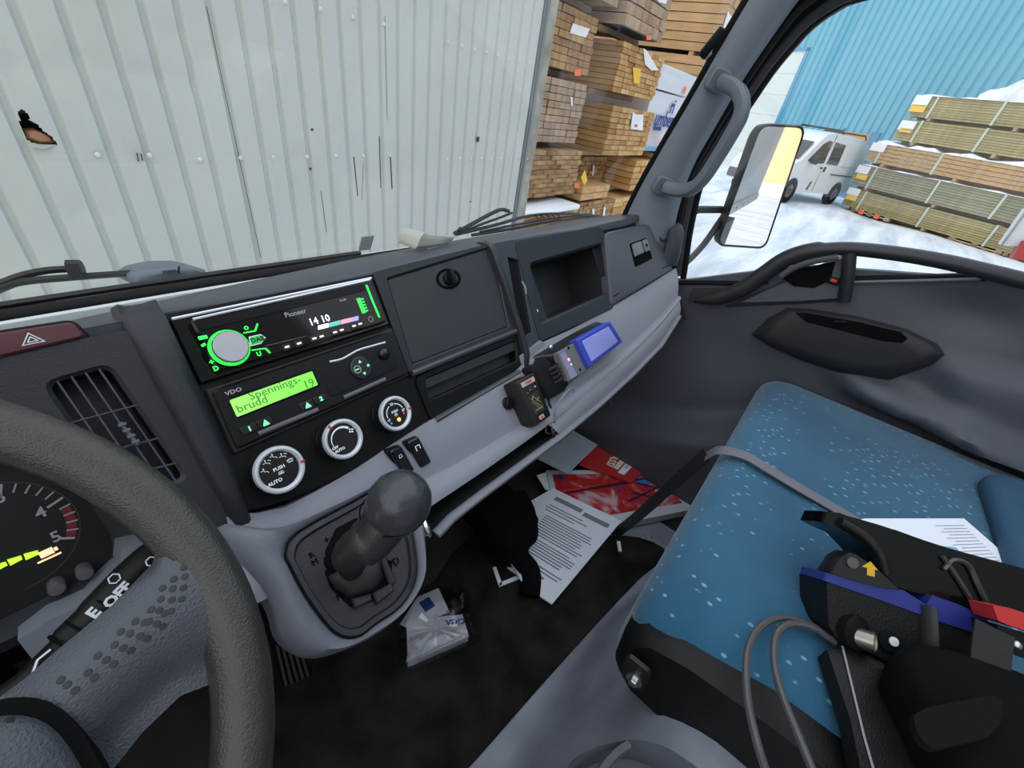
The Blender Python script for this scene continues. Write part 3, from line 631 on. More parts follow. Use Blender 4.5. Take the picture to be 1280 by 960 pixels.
b = MB(); plate(b, uvq([R4(795, 545), R4(1170, 405), R4(1222, 555), R4(872, 712)], w), .004, w-.001, w+.0012, .0008); pn = b.build('key_panel', mat('panel_blk', (.007, .008, .010), .3, spec=.25), tf)
b = MB(); b.tube(spline([FP(*R4(x, y), w+.0016) for x, y in ((862, 522), (930, 506), (1010, 462), (1080, 440), (1160, 418))], 5), (.0005, .0012), n=5, flat=FO); b.build('panel_trim', SILV, pn)
pc = FP(*R4(1028, 555), w+.001)
b = MB(); b.lathe([(.0132, 0), (.0132, .002), (.012, .003), (0, .0032)], MF(pc), 28); pd = b.build('menu_pad', mat('key_black', (.01,)*3), pn)
b = MB(); M = MF(pc)
b.poly([M @ V(q) for q in ((-.002, .0058, .0036), (.002, .0058, .0036), (0, .0092, .0036))]); b.poly([M @ V(q) for q in ((-.002, -.0058, .0036), (.002, -.0058, .0036), (0, -.0092, .0036))])
b.box((.008, 0, .0036), (.003, .0014, .0004), M); b.box((.008, 0, .0036), (.0014, .003, .0004), M); b.box((-.0065, 0, .0036), (.005, .0012, .0004), M); b.build('pad_marks', MATS['mark_green'], pd)
b = MB(); b.lathe([(.0045, .0034), (.0045, .0042), (.0036, .0042), (.0036, .0034)], MF(pc) @ Matrix.Translation((-.0065, 0, 0)), 18, False, False); b.build('pad_ring', SILV, pd)
b = MB(); b.ball(FP(*R4(1148, 480), w+.001), .0075); b.build('round_key', mat('ball_black', (.006, .006, .006), .15), pn)
b = MB(); b.lathe([(.0042, -.002), (.0040, .001), (0, .0016)], MF(FP(*R4(867, 746), .004)), 18); tag(b.build('red_seal', mat('seal_red', (.42, .03, .03), .5), TG), 'small round red seal')
# =====================================================================================================
# CLIMATE KNOBS AND SWITCHES
# =====================================================================================================
def arc(mb, M, r, a0, a1, th0, th1, z, n=20):
    A = []; Bq = []
    for i in range(n+1):
        s = i/n; a = radians(a0+(a1-a0)*s); th = th0+(th1-th0)*s; A.append(M @ V(((r-th/2)*cos(a), (r-th/2)*sin(a), z))); Bq.append(M @ V(((r+th/2)*cos(a), (r+th/2)*sin(a), z)))
    mb.grid([A, Bq])
def icon(mb, M, x, y, k, s=1.0, rot=0):
    T = M @ Matrix.Translation((x, y, .0003)) @ Matrix.Rotation(rot, 4, 'Z') @ Matrix.Scale(s, 4)
    def ln(*p, r=.0003): mb.tube([T @ V((a, c_, 0)) for a, c_ in p], r, n=4)
    if k == 'seat': ln((-.0015, .0022), (-.001, -.0005), (.0012, -.0008), (.0018, -.0025)); mb.ball(T @ V((-.0012, .0026, 0)), .0007*s, n=6); ln((-.004, .001), (-.0022, .0012))
    if k == 'feet': ln((-.0015, .0018), (-.001, -.0005), (.0012, -.0008), (.0018, -.0025)); mb.ball(T @ V((-.0012, .0026, 0)), .0007*s, n=6); ln((.001, .002), (.0035, .0005)); ln((-.004, .0), (-.0022, .0002))
    if k == 'demist': ln((-.003, .001), (0, .0018), (.003, .001), (.002, -.0015), (-.002, -.0015), (-.003, .001)); ln((-.001, -.0005), (-.001, .001)); ln((.001, -.0005), (.001, .001))
    if k == 'car': ln((-.003, -.001), (-.002, .0015), (.002, .0015), (.003, -.001), (-.003, -.001)); ln((-.0012, 0), (.0012, 0))
    if k == 'fan':
        for i in range(4): mb.ball(T @ V((.0018*cos(i*pi/2+.4), .0018*sin(i*pi/2+.4), 0)), .0012*s, n=6, sc=(1, 1, .3))
    if k == 'sun':
        mb.tube([T @ V((.0012*cos(a*pi/4), .0012*sin(a*pi/4), 0)) for a in range(9)], .00025, n=4)
        for i in range(8): ln((.0018*cos(i*pi/4), .0018*sin(i*pi/4)), (.0026*cos(i*pi/4), .0026*sin(i*pi/4)))
def climate(px, py, r, kind, lab, red):
    base = fuv(px, py, .020); M = MF(pt(base[0], base[1], 0))
    b = MB(); b.lathe([(r*1.04, -.002), (r*1.04, .002), (r*.99, .003)], M, 40); k = tag(b.build('climate_knob', BK, DB), lab)
    b = MB(); loops = []
    for h in (.002, .015):
        loops.append([M @ V(((r*.985+(.0005 if i % 2 else 0))*cos(2*pi*i/120), (r*.985+(.0005 if i % 2 else 0))*sin(2*pi*i/120), h)) for i in range(120)])
    b.loft(loops); b.build('knurled_side', mat('key_black', (.01,)*3), k)
    b = MB(); b.lathe([(r*.985, .014), (r*.99, .0175), (r*.95, .020), (r*.86, .0203), (r*.78, .0185), (r*.76, .016)], M, 48, False, False); b.build('silver_ring', mat('knob_silver', (.72, .74, .78), .42, metal=.4), k)
    b = MB(); b.lathe([(r*.77, .0165), (0, .0168)], M, 40, False, True); f = b.build('knob_face', mat('key_black', (.01,)*3), k)
    b = MB(); a = radians(red); b.box((0, 0, .0203), (.004, .0022, .0012), M @ Matrix.Translation((r*.9*cos(a), r*.9*sin(a), 0)) @ Matrix.Rotation(a, 4, 'Z')); b.build('red_pointer', REDM, k)
    F = M @ Matrix.Translation((0, 0, .0172)); b = MB(); s = r/.0215
    if kind == 0:
        for ang, kk in ((168, 'seat'), (128, 'feet'), (88, 'seat'), (48, 'feet'), (8, 'demist')): icon(b, F, r*.5*cos(radians(ang)), r*.5*sin(radians(ang))+.002*s, kk, .9*s, 0)
        icon(b, F, 0, -.003*s, 'car', .8*s); b.text('PUSH', .0042*s, F @ Matrix.Translation((0, .0015*s, 0)), .0001, bold=.00008); b.text('AUTO', .0044*s, F @ Matrix.Translation((-.0075*s, -.0085*s, 0)), .0001, bold=.0001)
    if kind == 1:
        arc(b, F, r*.58, 195, 40, .0006*s, .0024*s, .0002); icon(b, F, r*.56*cos(radians(22)), r*.56*sin(radians(22)), 'fan', s)
        b.text('OFF', .0038*s, F @ Matrix.Translation((-.0112*s, -.0050*s, 0)), .0001, bold=.0001); b.text('AUTO', .0040*s, F @ Matrix.Translation((-.0075*s, -.0090*s, 0)), .0001, bold=.0001)
    if kind == 2:
        arc(b, F, r*.55, 185, 112, .001*s, .001*s, .0002); arc(b, F, r*.55, 78, 15, .001*s, .001*s, .0002)
        b.text('22', .0042*s, F @ Matrix.Translation((-.0005*s, r*.56, 0)), .0001, bold=.0001); b.text('17', .0042*s, F @ Matrix.Translation((-.0115*s, -.0045*s, 0)), .0001, bold=.0001); b.text('27', .0042*s, F @ Matrix.Translation((.0115*s, -.0005*s, 0)), .0001, bold=.0001)
        b.text('PUSH', .0038*s, F @ Matrix.Translation((0, .0025*s, 0)), .0001, bold=.00008); icon(b, F, 0, -.0015*s, 'sun', .9*s)
    b.build('knob_markings', mat('print_lit', (.6, .62, .64), .5, emit=(.5, .52, .55), es=.35), f)
    if kind == 2:
        for x, y, rr, m in ((.0012, -.0085, .0024, mat('amber_lamp', (.9, .5, .05), .4, emit=(1, .55, .05), es=1.5)), (-.0100, -.0088, .0011, mat('blue_dot', (.05, .25, .7), .4, emit=(.05, .25, .7), es=.5)), (.0105, -.0045, .0011, mat('red_dot', (.7, .05, .1), .4, emit=(.7, .05, .1), es=.5))):
            b = MB(); b.lathe([(rr*s, 0), (rr*.8*s, .0004), (0, .0005)], F @ Matrix.Translation((x*s, y*s, .0002)), 14); b.build('indicator_dot', m, f)
climate(351, 587, .0232, 0, 'left climate knob with air direction symbols', -6)
climate(430.5, 548.5, .0220, 1, 'middle climate knob with the fan scale', 118)
climate(496, 516.5, .0212, 2, 'right climate knob with temperature scale and amber light', -4)
for q, s_, lab in (([(487, 563), (502, 556), (520, 588), (506, 596)], 'bell', 'left rocker switch with a bell symbol'), ([(509, 552), (524, 545), (541, 578), (527, 586)], 'mirror', 'right rocker switch with a square symbol')):
    w = .016; uq = uvq(q, w); b = MB(); plate(b, inset(uq, -.001), .004, .0, .010, .001); sw = tag(b.build('rocker_switch', BK, DB), lab)
    b = MB(); plate(b, inset(uq, .0006), .0035, .006, w, .0018); b.build('rocker', mat('rocker_blk', (.006, .006, .007), .2), sw)
    A, Bq, C, D = uq; c = (A+Bq)/2*.68+(C+D)/2*.32; M = MF(pt(c.x, c.y, w+.0003)); b = MB()
    if s_ == 'bell':
        b.tube([M @ V(p) for p in ((-.0022, -.0018, 0), (-.0014, .0014, 0), (.0014, .0014, 0), (.0022, -.0018, 0), (-.0022, -.0018, 0))], .0003, n=4)
    else: b.tube([M @ V(p) for p in ((-.003, -.0035, 0), (-.003, .0025, 0), (.003, .0025, 0), (.003, -.0025, 0))], .0006, n=4)
    b.build('symbol', mat('print_lit', (.6,)*3), sw)
# =====================================================================================================
# THINGS MOUNTED ON THE GREY PANEL
# =====================================================================================================
RC = thing('remote_control', FP(665, 500, .02), 'small black control box with a red-lettered label hanging on the grey dash panel', 'remote control')
w = .042; q = uvq([(646.4, 476.6), (667.5, 465.3), (689.5, 519.7), (669.4, 532.8)], w)
b = MB(); A = rq(q, .004, 4); B2 = rq(inset(q, .0015), .003, 4); Cc = rq([p+V((-.003, .002)) for p in q], .004, 4)
b.loft([[pt(p.x, p.y, .014) for p in Cc], [pt(p.x, p.y, .022) for p in Cc], [pt(p.x, p.y, w-.002) for p in A], [pt(p.x, p.y, w) for p in B2]]); b.build('case', mat('rc_black', (.014, .013, .013), .45, bump=.2, bs=700), RC, ang=50)
b = MB(); A_, B_, C_, D_ = q
def rl(s, t): return A_.lerp(B_, s).lerp(D_.lerp(C_, s), t)
plate(b, [rl(.12, .07), rl(.88, .07), rl(.88, .17), rl(.12, .17)], .0008, w-.001, w+.0006, .0002); lb = b.build('top_label', mat('label_pink', (.62, .45, .42), .5), RC)
vv_ = (B_-A_); ra = -math.atan2(vv_.y, vv_.x)
def rM(s, t, dz=.0008): p = rl(s, t); return MF(pt(p.x, p.y, w+dz), ra)
b = MB(); b.text('FASSI', .0062, rM(.5, .12), .0001, bold=.0002, sx=1.1); b.build('label_lettering', REDM, lb)
b = MB(); plate(b, [rl(.2, .37), rl(.8, .37), rl(.8, .80), rl(.2, .80)], .0008, w-.001, w+.0004, .0002); pl_ = b.build('diagram_panel', mat('diagram_dk', (.03, .028, .02), .5), RC)
b = MB()
for a_, c_ in (((.28, .44), (.72, .74)), ((.3, .52), (.6, .74)), ((.42, .42), (.74, .62)), ((.3, .72), (.72, .72)), ((.34, .48), (.5, .42)), ((.55, .55), (.7, .5))):
    p, q2 = rl(*a_), rl(*c_); b.tube([pt(p.x, p.y, w+.0006), pt(q2.x, q2.y, w+.0006)], .0006, n=4)
b.build('diagram', mat('diagram_yel', (.35, .32, .12), .5), pl_)
b = MB(); b.lathe([(.0016, 0), (.0014, .0015), (0, .002)], rM(.22, .31), 10); b.build('lamp', mat('lamp_red', (.5, .05, .04), .3), RC)
b = MB(); b.lathe([(.0016, 0), (.0014, .0015), (0, .002)], rM(.72, .27), 10); b.build('lamp', mat('lamp_clear', (.35, .5, .5), .2), RC)
b = MB(); p = [rl(.4, .29), rl(.58, .29), rl(.49, .22), rl(.4, .29)]; b.tube([pt(x.x, x.y, w+.0006) for x in p], .0003, n=4); b.text('- +', .006, rM(.5, .62), .0001); b.build('warning_mark', mat('print_dim', (.3, .3, .26), .5), RC)
b = MB(); plate(b, [rl(.34, .86), rl(.62, .86), rl(.62, .94), rl(.34, .94)], .0006, w-.001, w+.0005, .0002); b.build('foot_label', mat('label_pink', (.6,)*3), RC)
b = MB(); b.text('FASSI', .0028, rM(.48, .90, .0009), .0001, bold=.0002); b.build('foot_lettering', REDM, RC)
CB = mat('cable_black', (.006, .006, .006), .4)
b = MB(); b.tube(spline([FP(x, y, z) for x, y, z in ((683, 530, .03), (683, 541, .03), (692, 540, .034), (693, 525, .03), (686, 500, .02), (682, 478, .02), (684, 464, .018), (678, 456, .012))], 6), .0019, n=7); tag(b.build('control_cable', CB), 'black cable looping from the small control box to the charger', 'cable')
b = MB(); b.tube(spline([FP(x, y, z) for x, y, z in ((689, 533, .034), (692, 545, .038), (700, 552, .03))], 5), .0018, n=7); b.build('cable_tail', CB, RC)
# charger cradle with its blue battery
CR = thing('charger', FP(715, 460, .02), 'grey and black battery charger with a red and a green light on the dash', 'charger')
b = MB(); plate(b, uvq([(650, 445), (676, 425), (700, 441), (660, 477)], .006), .002, .0, .006, .001); b.build('back_board', mat('board_grey', (.22, .22, .24), .5), CR)
def lof(ring_a, wa, ring_b, wb, m, nm, par, r=.003, r2=None):
    a = rq(uvq(ring_a, wa), r, 3); c_ = rq(uvq(ring_b, wb), r2 or r, 3); b = MB(); b.loft([[pt(p.x, p.y, wa) for p in a], [pt(p.x, p.y, wb) for p in c_]]); return b.build(nm, m, par, ang=30)
lof([(662, 447), (744, 401), (757, 440), (698, 497)], .004, [(700, 441), (757, 404), (766, 436), (711, 475)], .040, mat('charger_dark', (.012, .012, .013), .3, coat=.2), 'charger_body', CR, .006, .003)
w = .043; cf = fplate([(698, 441), (722, 426), (737, 460), (711, 477)], .003, .03, w, .001).build('control_panel', mat('charger_grey', (.17, .17, .175), .45, bump=.2, bs=800), CR)
fplate([(700, 443), (706, 439), (722, 469), (714, 474)], .0008, w-.001, w+.0005, .0002).build('panel_label', mat('label_lilac', (.30, .28, .42), .5), cf)
for x, y, m_, nm in ((711, 449.5, mat('lamp_red_lit', (1, .2, .25), .4, emit=(1, .22, .28), es=1.6), 'red_lamp'), (714, 455.5, mat('lamp_green_lit', (.3, .8, .3), .4, emit=(.4, .9, .4), es=.9), 'green_lamp')):
    b = MB(); b.lathe([(.0026 if nm[0] == 'r' else .0014, 0), (.002 if nm[0] == 'r' else .001, .0012), (0, .0015)], MF(FP(x, y, w+.0006)), 12); b.build(nm, m_, cf)
for x, y in ((710.5, 435), (725, 462)):
    b = MB(); b.lathe([(.0028, 0), (.0024, .0010), (.0012, .0010), (.0012, .0002)], MF(FP(x, y, w+.0002)), 12); b.build('screw', VOID, cf)
b = MB(); M_ = MF(FP(687, 426+8, .035)); b.ball(FP(688, 434, .026), .0045); b.build('silver_catch', SILV, CR)
# black grip with ribs
g = uvq([(665, 452), (680, 444), (712, 480), (690, 492)], .034)
b = MB(); a = rq(g, .010, 4); lo_ = rq([p+V((-.004, .008)) for p in g], .010, 4); b.loft([[pt(p.x, p.y, .006) for p in lo_], [pt(p.x, p.y, .028) for p in lo_], [pt(p.x, p.y, .034) for p in a]]); gr_ = b.build('grip', mat('rubber_grip', (.005, .005, .006), .55), CR)
for i in range(4):
    c_ = V(fuv(694+2.2*i, 459+5.2*i, .040)); b = MB(); b.tube([pt(c_.x-.011, c_.y+.001, .034), pt(c_.x, c_.y-.0005, .041), pt(c_.x+.011, c_.y-.002, .038)], (.0028, .0018), n=6); b.build('grip_rib', MATS['rubber_grip'], gr_)
b = MB(); fr2 = [FP(693, 499, .034), FP(703, 497, .040), FP(716, 484, .040), FP(717, 488, .037)]; b.tube(spline([FP(692, 527, .03), FP(697, 505, .04), FP(713, 486, .042), FP(718, 490, .04)], 5), .0015, n=6); b.build('support_wire', mat('board_grey', (.2,)*3), CR)
BT = thing('battery_pack', FP(748, 430, .045), 'blue rectangular battery pack clipped into the charger', 'battery')
fplate([(721, 424.5), (763, 401.5), (779, 427.5), (737, 459.5)], .003, .036, .052, .002).build('battery_case', mat('blue_case', (.05, .075, .50), .35, bump=.1, bs=700), BT)
fplate([(728, 426.5), (761, 408), (773, 427), (740, 452)], .002, .05, .0535, .0008).build('battery_face', mat('blue_sheen', (.33, .36, .78), .35), BT)  # paler blue puts the reflected sheen into the face colour
# beige bracket on top of the pad
bp = onY(528, 300, .50)
t = thing('plastic_holder', onY(530, 308, .50), 'beige curved plastic holder lying on the dash top by the windscreen', 'holder')
BE = mat('beige_plastic', (.42, .42, .36), .5)
def yz(px, py, y): return onY(px, py, y)
p0, p1 = yz(500, 288, .50), yz(518, 306, .468)
b = MB(); prof2 = []
ax0 = yz(499, 296, .51); ax1 = yz(530, 304, .475)
dx = V((.030, 0, 0))
h0 = [(499, 303, .50), (498, 292, .505), (503, 285, .51), (512, 286, .51)]
h1 = [(521, 309, .47), (524, 300, .475), (530, 292, .48), (536, 293, .48)]
def rot3(L): return [yz(a, c_, d_) for a, c_, d_ in L]
A = spline([yz(*q_) for q_ in ((500, 301, .50), (500, 289, .503), (505, 284.5, .506), (513, 287, .51))], 4)
C = spline([yz(*q_) for q_ in ((521, 309, .472), (526, 297, .474), (532, 291, .478), (540, 294, .485))], 4)
D = spline([yz(*q_) for q_ in ((561, 304, .478), (566, 300, .480), (568, 296, .482), (570, 295, .485))], 4)
n_ = len(A)
top = [A, [p.lerp(q_, .5) for p, q_ in zip(A, C)], C, [p.lerp(q_, .12)+V((0, 0, -.003 if i > 4 else 0)) for i, (p, q_) in enumerate(zip(C, D))], [p.lerp(q_, .6) for p, q_ in zip(C, D)], D]
b.loft([r + [p+V((0, .004, -.004)) for p in reversed(r)] for r in top]); b.build('holder_shell', BE, t, ang=60)
b = MB(); b.box((0, 0, 0), (.05, .03, .006), Matrix.Translation(yz(545, 309, .485)), bev=.002); b.build('holder_foot', BE, t)
# =====================================================================================================
# STEERING WHEEL
# =====================================================================================================
WC = V((-.176, .223, -.2805)); wa = .631
W1, W2, W3 = V((1, 0, 0)), V((0, cos(wa), sin(wa))), V((0, -sin(wa), cos(wa)))
WM = frame(WC, W1, W2, W3)
def wpx(px, py, w_=0): p = hit(px, py, WC+W3*w_, W3)-WC; return V((p.dot(W1), p.dot(W2), w_))
SWT = thing('steering_wheel', WC, 'dark grey steering wheel with dimpled spokes in front of the instruments', 'steering wheel')
RIM = mat('wheel_rim', (.034, .032, .029), .33, bump=.5, bs=700, var=.12, vs=30)
b = MB(); n = 120; loops = []
for i in range(n):
    a = 2*pi*i/n; c_ = V((.2045*cos(a), .2045*sin(a), 0)); rad = V((cos(a), sin(a), 0)); lp = []
    for k in range(18):
        t_ = 2*pi*k/18; r_ = .0165*(1+.10*cos(t_)-.06*cos(3*t_)); lp.append(WM @ (c_+rad*(r_*cos(t_))+V((0, 0, r_*1.02*sin(t_)))))
    loops.append(lp)
loops.append(loops[0]); b.grid(loops, True); b.build('rim', RIM, SWT, ang=80)
def spoke(pts_t, pts_b, h, mirror=False):
    rows_ = []
    m = len(pts_t); 
    for i, (t_, u_) in enumerate(zip(pts_t, pts_b)):
        T_, U_ = V((t_[0], t_[1], 0)), V((u_[0], u_[1], 0)); r = []
        if mirror: T_.x *= -1; U_.x *= -1
        for k in range(11):
            s = k/10; r.append(WM @ (T_.lerp(U_, s)+V((0, 0, t_[2]+h*(sin(pi*min(1, s*1.25+.0))**.7 if s < .8 else sin(pi*min(1, s*1.25))**.7 if s*1.25 < 1 else 0)-.004*s))))
        for k in range(9, 0, -1):
            s = k/10; r.append(WM @ (T_.lerp(U_, s)+V((0, 0, t_[2]-.016))))
        rows_.append(r)
    b = MB(); b.loft(rows_); return b
ST = [(.108, -.001, -.006), (.121, .001, -.004), (.137, .006, -.003), (.161, .012, 0), (.184, .022, .002), (.201, .045, .003)]
SB = [(.112, -.072), (.126, -.067), (.147, -.058), (.167, -.054), (.183, -.060), (.196, -.085)]
sg_ = mat('spoke_grain', (.050, .055, .066), .36, bump=.6, bs=650)
sp1 = spoke(ST, SB, .012).build('spoke', sg_, SWT, ang=70)
sp2 = spoke(ST, SB, .012, True).build('spoke', sg_, SWT, ang=70)
bt = tree_of(sp1); b = MB()
for px, py in ((230, 709), (231, 721), (229, 735), (217, 724), (216, 736), (227, 749), (215, 750), (203, 735), (201, 749), (214, 764), (206, 767), (199, 763), (189, 762), (186, 777), (196, 780), (204, 783), (181, 778), (169, 777), (175, 795), (184, 798), (162, 792), (151, 790), (164, 813), (154, 810), (143, 806), (142, 830), (133, 825), (122, 820), (118, 847), (110, 841), (94, 863), (84, 856), (76, 850)):
    p, n_ = on_tree(bt, px, py)
    if p is None: continue
    xa_ = n_.orthogonal().normalized(); b.lathe([(.0019, .0), (.0017, .0004), (.0, .0005)], frame(p, xa_, n_.cross(xa_), n_), 10)
b.build('dimples', mat('dimple_dark', (.016, .017, .02), .6), sp1)
# hub pad
b = MB(); loops = []
def se(a, rx, ry, e): c_, s_ = cos(a), sin(a); return V((rx*math.copysign(abs(c_)**e, c_), ry*math.copysign(abs(s_)**e, s_), 0))
for rx, ry, z in ((.127, .078, -.02), (.127, .078, .006), (.123, .074, .014), (.108, .066, .019), (.07, .045, .023), (.03, .02, .025)):
    loops.append([WM @ (se(2*pi*k/56, rx, ry, .40)+V((0, -.074, z))) for k in range(56)])
b.loft(loops); hb = b.build('hub_pad', sg_, SWT, ang=70)
b = MB(); b.loft([[WM @ (se(2*pi*k/56, .1315, .0815, .40)+V((0, -.074, z))) for k in range(56)] for z in (-.03, .0085)]); b.build('pad_gap', VOID, SWT)
bh = tree_of(hb); b = MB()
for px, py in ((32, 879), (42, 885), (12, 900), (25, 872)):
    p, n_ = on_tree(bh, px, py)
    if p is None: continue
    xa_ = n_.orthogonal().normalized(); b.lathe([(.0020, .0), (.0018, .0004), (.0, .0005)], frame(p, xa_, n_.cross(xa_), n_), 10)
b.build('dimples', MATS['dimple_dark'], hb)
b = MB(); b.lathe([(.05, -.09), (.05, -.02), (.06, -.02)], WM @ Matrix.Translation((0, -.03, 0)), 24); b.build('column', BK, SWT)
# =====================================================================================================
# INSTRUMENT CLUSTER
# =====================================================================================================
CT = radians(28); CD = V((0, -sin(CT), -cos(CT))); CO = V((0, -cos(CT), sin(CT))); C0 = ray(5, 680)*(.40/ray(5, 680).y)
def cpx(px, py, w_=0): p = hit(px, py, C0+CO*w_, CO)-C0; return V((p.x, p.dot(CD)))
def cp_(u, v, w_=0): return C0+V((u, 0, 0))+CD*v+CO*w_
IC = thing('instrument_cluster', cp_(0, .08, 0), 'instrument cluster with a rev counter showing 3, 4 and 5 behind the wheel', 'instrument cluster')
q = [cpx(-400, 560), cpx(100, 600), cpx(150, 700), cpx(-150, 790)]
br = [cpx(x, y, 0) for x, y in ((-300, 590), (60, 590), (100, 612), (138, 668), (142, 690), (128, 712), (0, 775), (-200, 860))]
b = MB(); cbr = sum(br, V((0, 0)))/len(br)
b.loft([[cp_(p.x, p.y, -.01) for p in br], [cp_(p.x, p.y, 0) for p in br]]); fc = b.build('dial_face', mat('dial_black', (.010, .011, .012), .5), IC)
OUTb = [(-330, 540), (80, 560), (130, 600), (172, 668), (180, 700), (160, 728), (30, 790), (-200, 900)]
ob = [cpx(x, y, .03) for x, y in OUTb]
b = MB(); B1 = [cp_(p.x, p.y, 0) for p in br]; B2_ = [cp_(p.x*1.0, p.y, .03) for p in ob]; B15 = [a.lerp(c_, .72) for a, c_ in zip(B1, B2_)]
b.grid([B1, B15, B2_, [p+CO*-.01+(p-cp_(0, 0, .03)).normalized()*.012 for p in B2_]], True); b.build('hood', mat('cluster_hood', (.035, .036, .042), .5, bump=.3, bs=900), IC, ang=50)
gc = cpx(-3, 676); M = frame(cp_(gc.x, gc.y, .0006), X3, -CD, CO)
rg = (cpx(96, 672)-gc).length; ga_ = math.degrees(math.atan2(-(cpx(96, 672)-gc).y, (cpx(96, 672)-gc).x))
b = MB()
for k, a in enumerate(range(0, 200, 10)):
    a_ = radians(a+ga_); L_ = .011 if k % 5 == 0 else .007
    b.box((0, 0, 0), (L_ if a > 0 else .009, .0011 if k % 5 else .0017, .0004), M @ Matrix.Rotation(a_, 4, 'Z') @ Matrix.Translation((rg-L_/2, 0, 0)))
for s, px, py in (('3', 0, 622), ('4', 51, 641), ('5', 70, 671)): g_ = cpx(px, py); b.text(s, .0125, frame(cp_(g_.x, g_.y, .0006), X3, -CD, CO), .0002, bold=.0002)
b.build('dial_scale', mat('dial_white', (.42, .43, .46), .5), fc)
b = MB()
arc(b, M, rg-.004, ga_, ga_+40, .006, .006, -.0001); b.build('red_zone', mat('dial_red', (.22, .02, .03), .5), fc)
b = MB(); arc(b, M, rg+.001, ga_-60, ga_+200, .0008, .0008, 0, 40); b.build('dial_rim', mat('dial_grey', (.06, .065, .07), .4), fc)
for a_, c_ in (((-25, 722), (-14, 716)), ((-10, 712), (8, 704)), ((11, 703), (27, 696.5)), ((31, 696), (48, 690))):
    p, q_ = cpx(*a_), cpx(*c_); b = MB(); d_ = (q_-p).normalized(); n2_ = V((-d_.y, d_.x))*.0026; b.loft([[cp_(x.x, x.y, h_) for x in (p-n2_, q_-n2_*.6, q_+n2_*.6, p+n2_)] for h_ in (.0003, .0012)]); b.build('green_bar', mat('lime_led', (.3, .8, .05), .5, emit=(.35, .9, .02), es=1.0), fc)
b = MB(); g_ = cpx(59, 692); Mi = frame(cp_(g_.x, g_.y, .001), X3, -CD, CO); b.box((0, .0012, 0), (.008, .0055, .0004), Mi, bev=.0001); b.box((0, -.0038, 0), (.014, .0014, .0004), Mi); b.box((.0055, .001, 0), (.002, .003, .0004), Mi); b.build('cup_symbol', mat('orange_led', (.8, .45, .25), .5, emit=(.85, .5, .3), es=.8), fc)
for px, py in ((106, 716), (71, 735)):
    g_ = cpx(px, py, .012); b = MB(); b.lathe([(.0056, -.012), (.0056, .002), (.0048, .004), (.002, .0045), (0, .0045)], frame(cp_(g_.x, g_.y, .012), X3, -CD, CO), 20); b.build('reset_knob', mat('reset_grey', (.11, .11, .11), .3), IC)
# column cover, light grey slivers
CG = mat('column_grey', (.21, .22, .25), .5, bump=.2, bs=900)
b = MB(); cv = [(22, 800), (60, 776), (110, 752), (150, 715), (152, 688), (176, 672), (205, 690), (180, 730), (120, 800), (60, 850)]
A = [cp_(*cpx(x, y, .045), .045) for x, y in cv]; b.loft([A, [p+CO*-.05 for p in A]]); tag(b.build('column_cover', CG), 'light grey steering column cover behind the wiper stalk', 'column cover')
# stalk
ws = lambda x, y, z=-.045: WM @ wpx(x, y, z)
STK = thing('wiper_stalk', ws(20, 860), 'black wiper stalk marked OFF and INT behind the steering wheel', 'stalk')
S_ = [ws(10, 872), ws(45, 845), ws(90, 800), ws(125, 765), ws(165, 722), ws(200, 690)]
b = MB(); b.tube(spline(S_, 4), [.008]*4+[.0085]*4+[.011]*4+[.012]*4+[.012]*4+[.011], n=14); b.build('stalk_arm', BK, STK, ang=50)
axs = (S_[-1]-S_[2]).normalized(); toc = -(S_[3].normalized()); no = (toc-axs*toc.dot(axs)).normalized(); side = no.cross(axs)
for px, py in ((136, 758), (106, 789), (86, 808)):
    p = ws(px, py); b = MB(); b.lathe([(.0124, -.0008), (.0128, 0), (.0124, .0008)], frame(p, no.cross(axs), no, axs), 20, False, False); b.build('stalk_ring', VOID, STK)
b = MB(); fm = lambda px, py: frame(ws(px, py)+no*.0122, -side if side.x < 0 else side, axs.cross(side) if False else axs, no)
for s, px, py, z in (('OFF', 147, 744, .0085), ('INT', 172, 732, .005), ('E', 118, 766, .009), ('I', 127, 774, .010)):
    p = ws(px, py)+no*.0125; yx = side if side.dot(V((1, 0, 0))) > 0 else -side
    b.text(s, z, frame(p, axs, no.cross(axs), no), .0003, bold=.0004)
for px, py in ((188, 703), (143, 724)):
    p = ws(px, py)+no*.0125; b.tube([p+axs*.003*cos(k*pi/3)+side*.003*sin(k*pi/3) for k in range(7)], .0005, n=4)
p = ws(56, 826)+no*.009; b.tube([p+axs*-.005, p+side*.003, p+axs*.006+side*.002], .0008, n=4)
b.build('stalk_lettering', WHT, STK)
# =====================================================================================================
# PASSENGER DOOR
# =====================================================================================================
DX = 1.10
def dh(px, py):
    h = 0
    g = lambda cx, cy, sx, sy, a=0: math.exp(-(((px-cx)*cos(a)+(py-cy)*sin(a))/sx)**2-((-(px-cx)*sin(a)+(py-cy)*cos(a))/sy)**2)
    yc = 528-.0085*abs(px-900)**1.55                                  # ledge above the kick area
    if px < 1010: h += .085*sm((py-yc+14)/26)*sm((1010-px)/60)
    h += .012*g(905, 440, 60, 45)*-1
    yl = 478+.42*(px-1100)
    h += .05*sm((py-yl+10)/16)*sm((px-1020)/80)*(1-sm((py-yl-22)/14))   # pocket lip towards the rear
    h += .03*sm((py-(432+.24*(px-1130))+6)/22)*sm((px-1150)/60)*(1-sm((py-yl-20)/14))
    h -= .02*g(1215, 395, 70, 30, .2)
    return h
b = MB(); rows = []
ys = [.62-.02*i for i in range(70)]
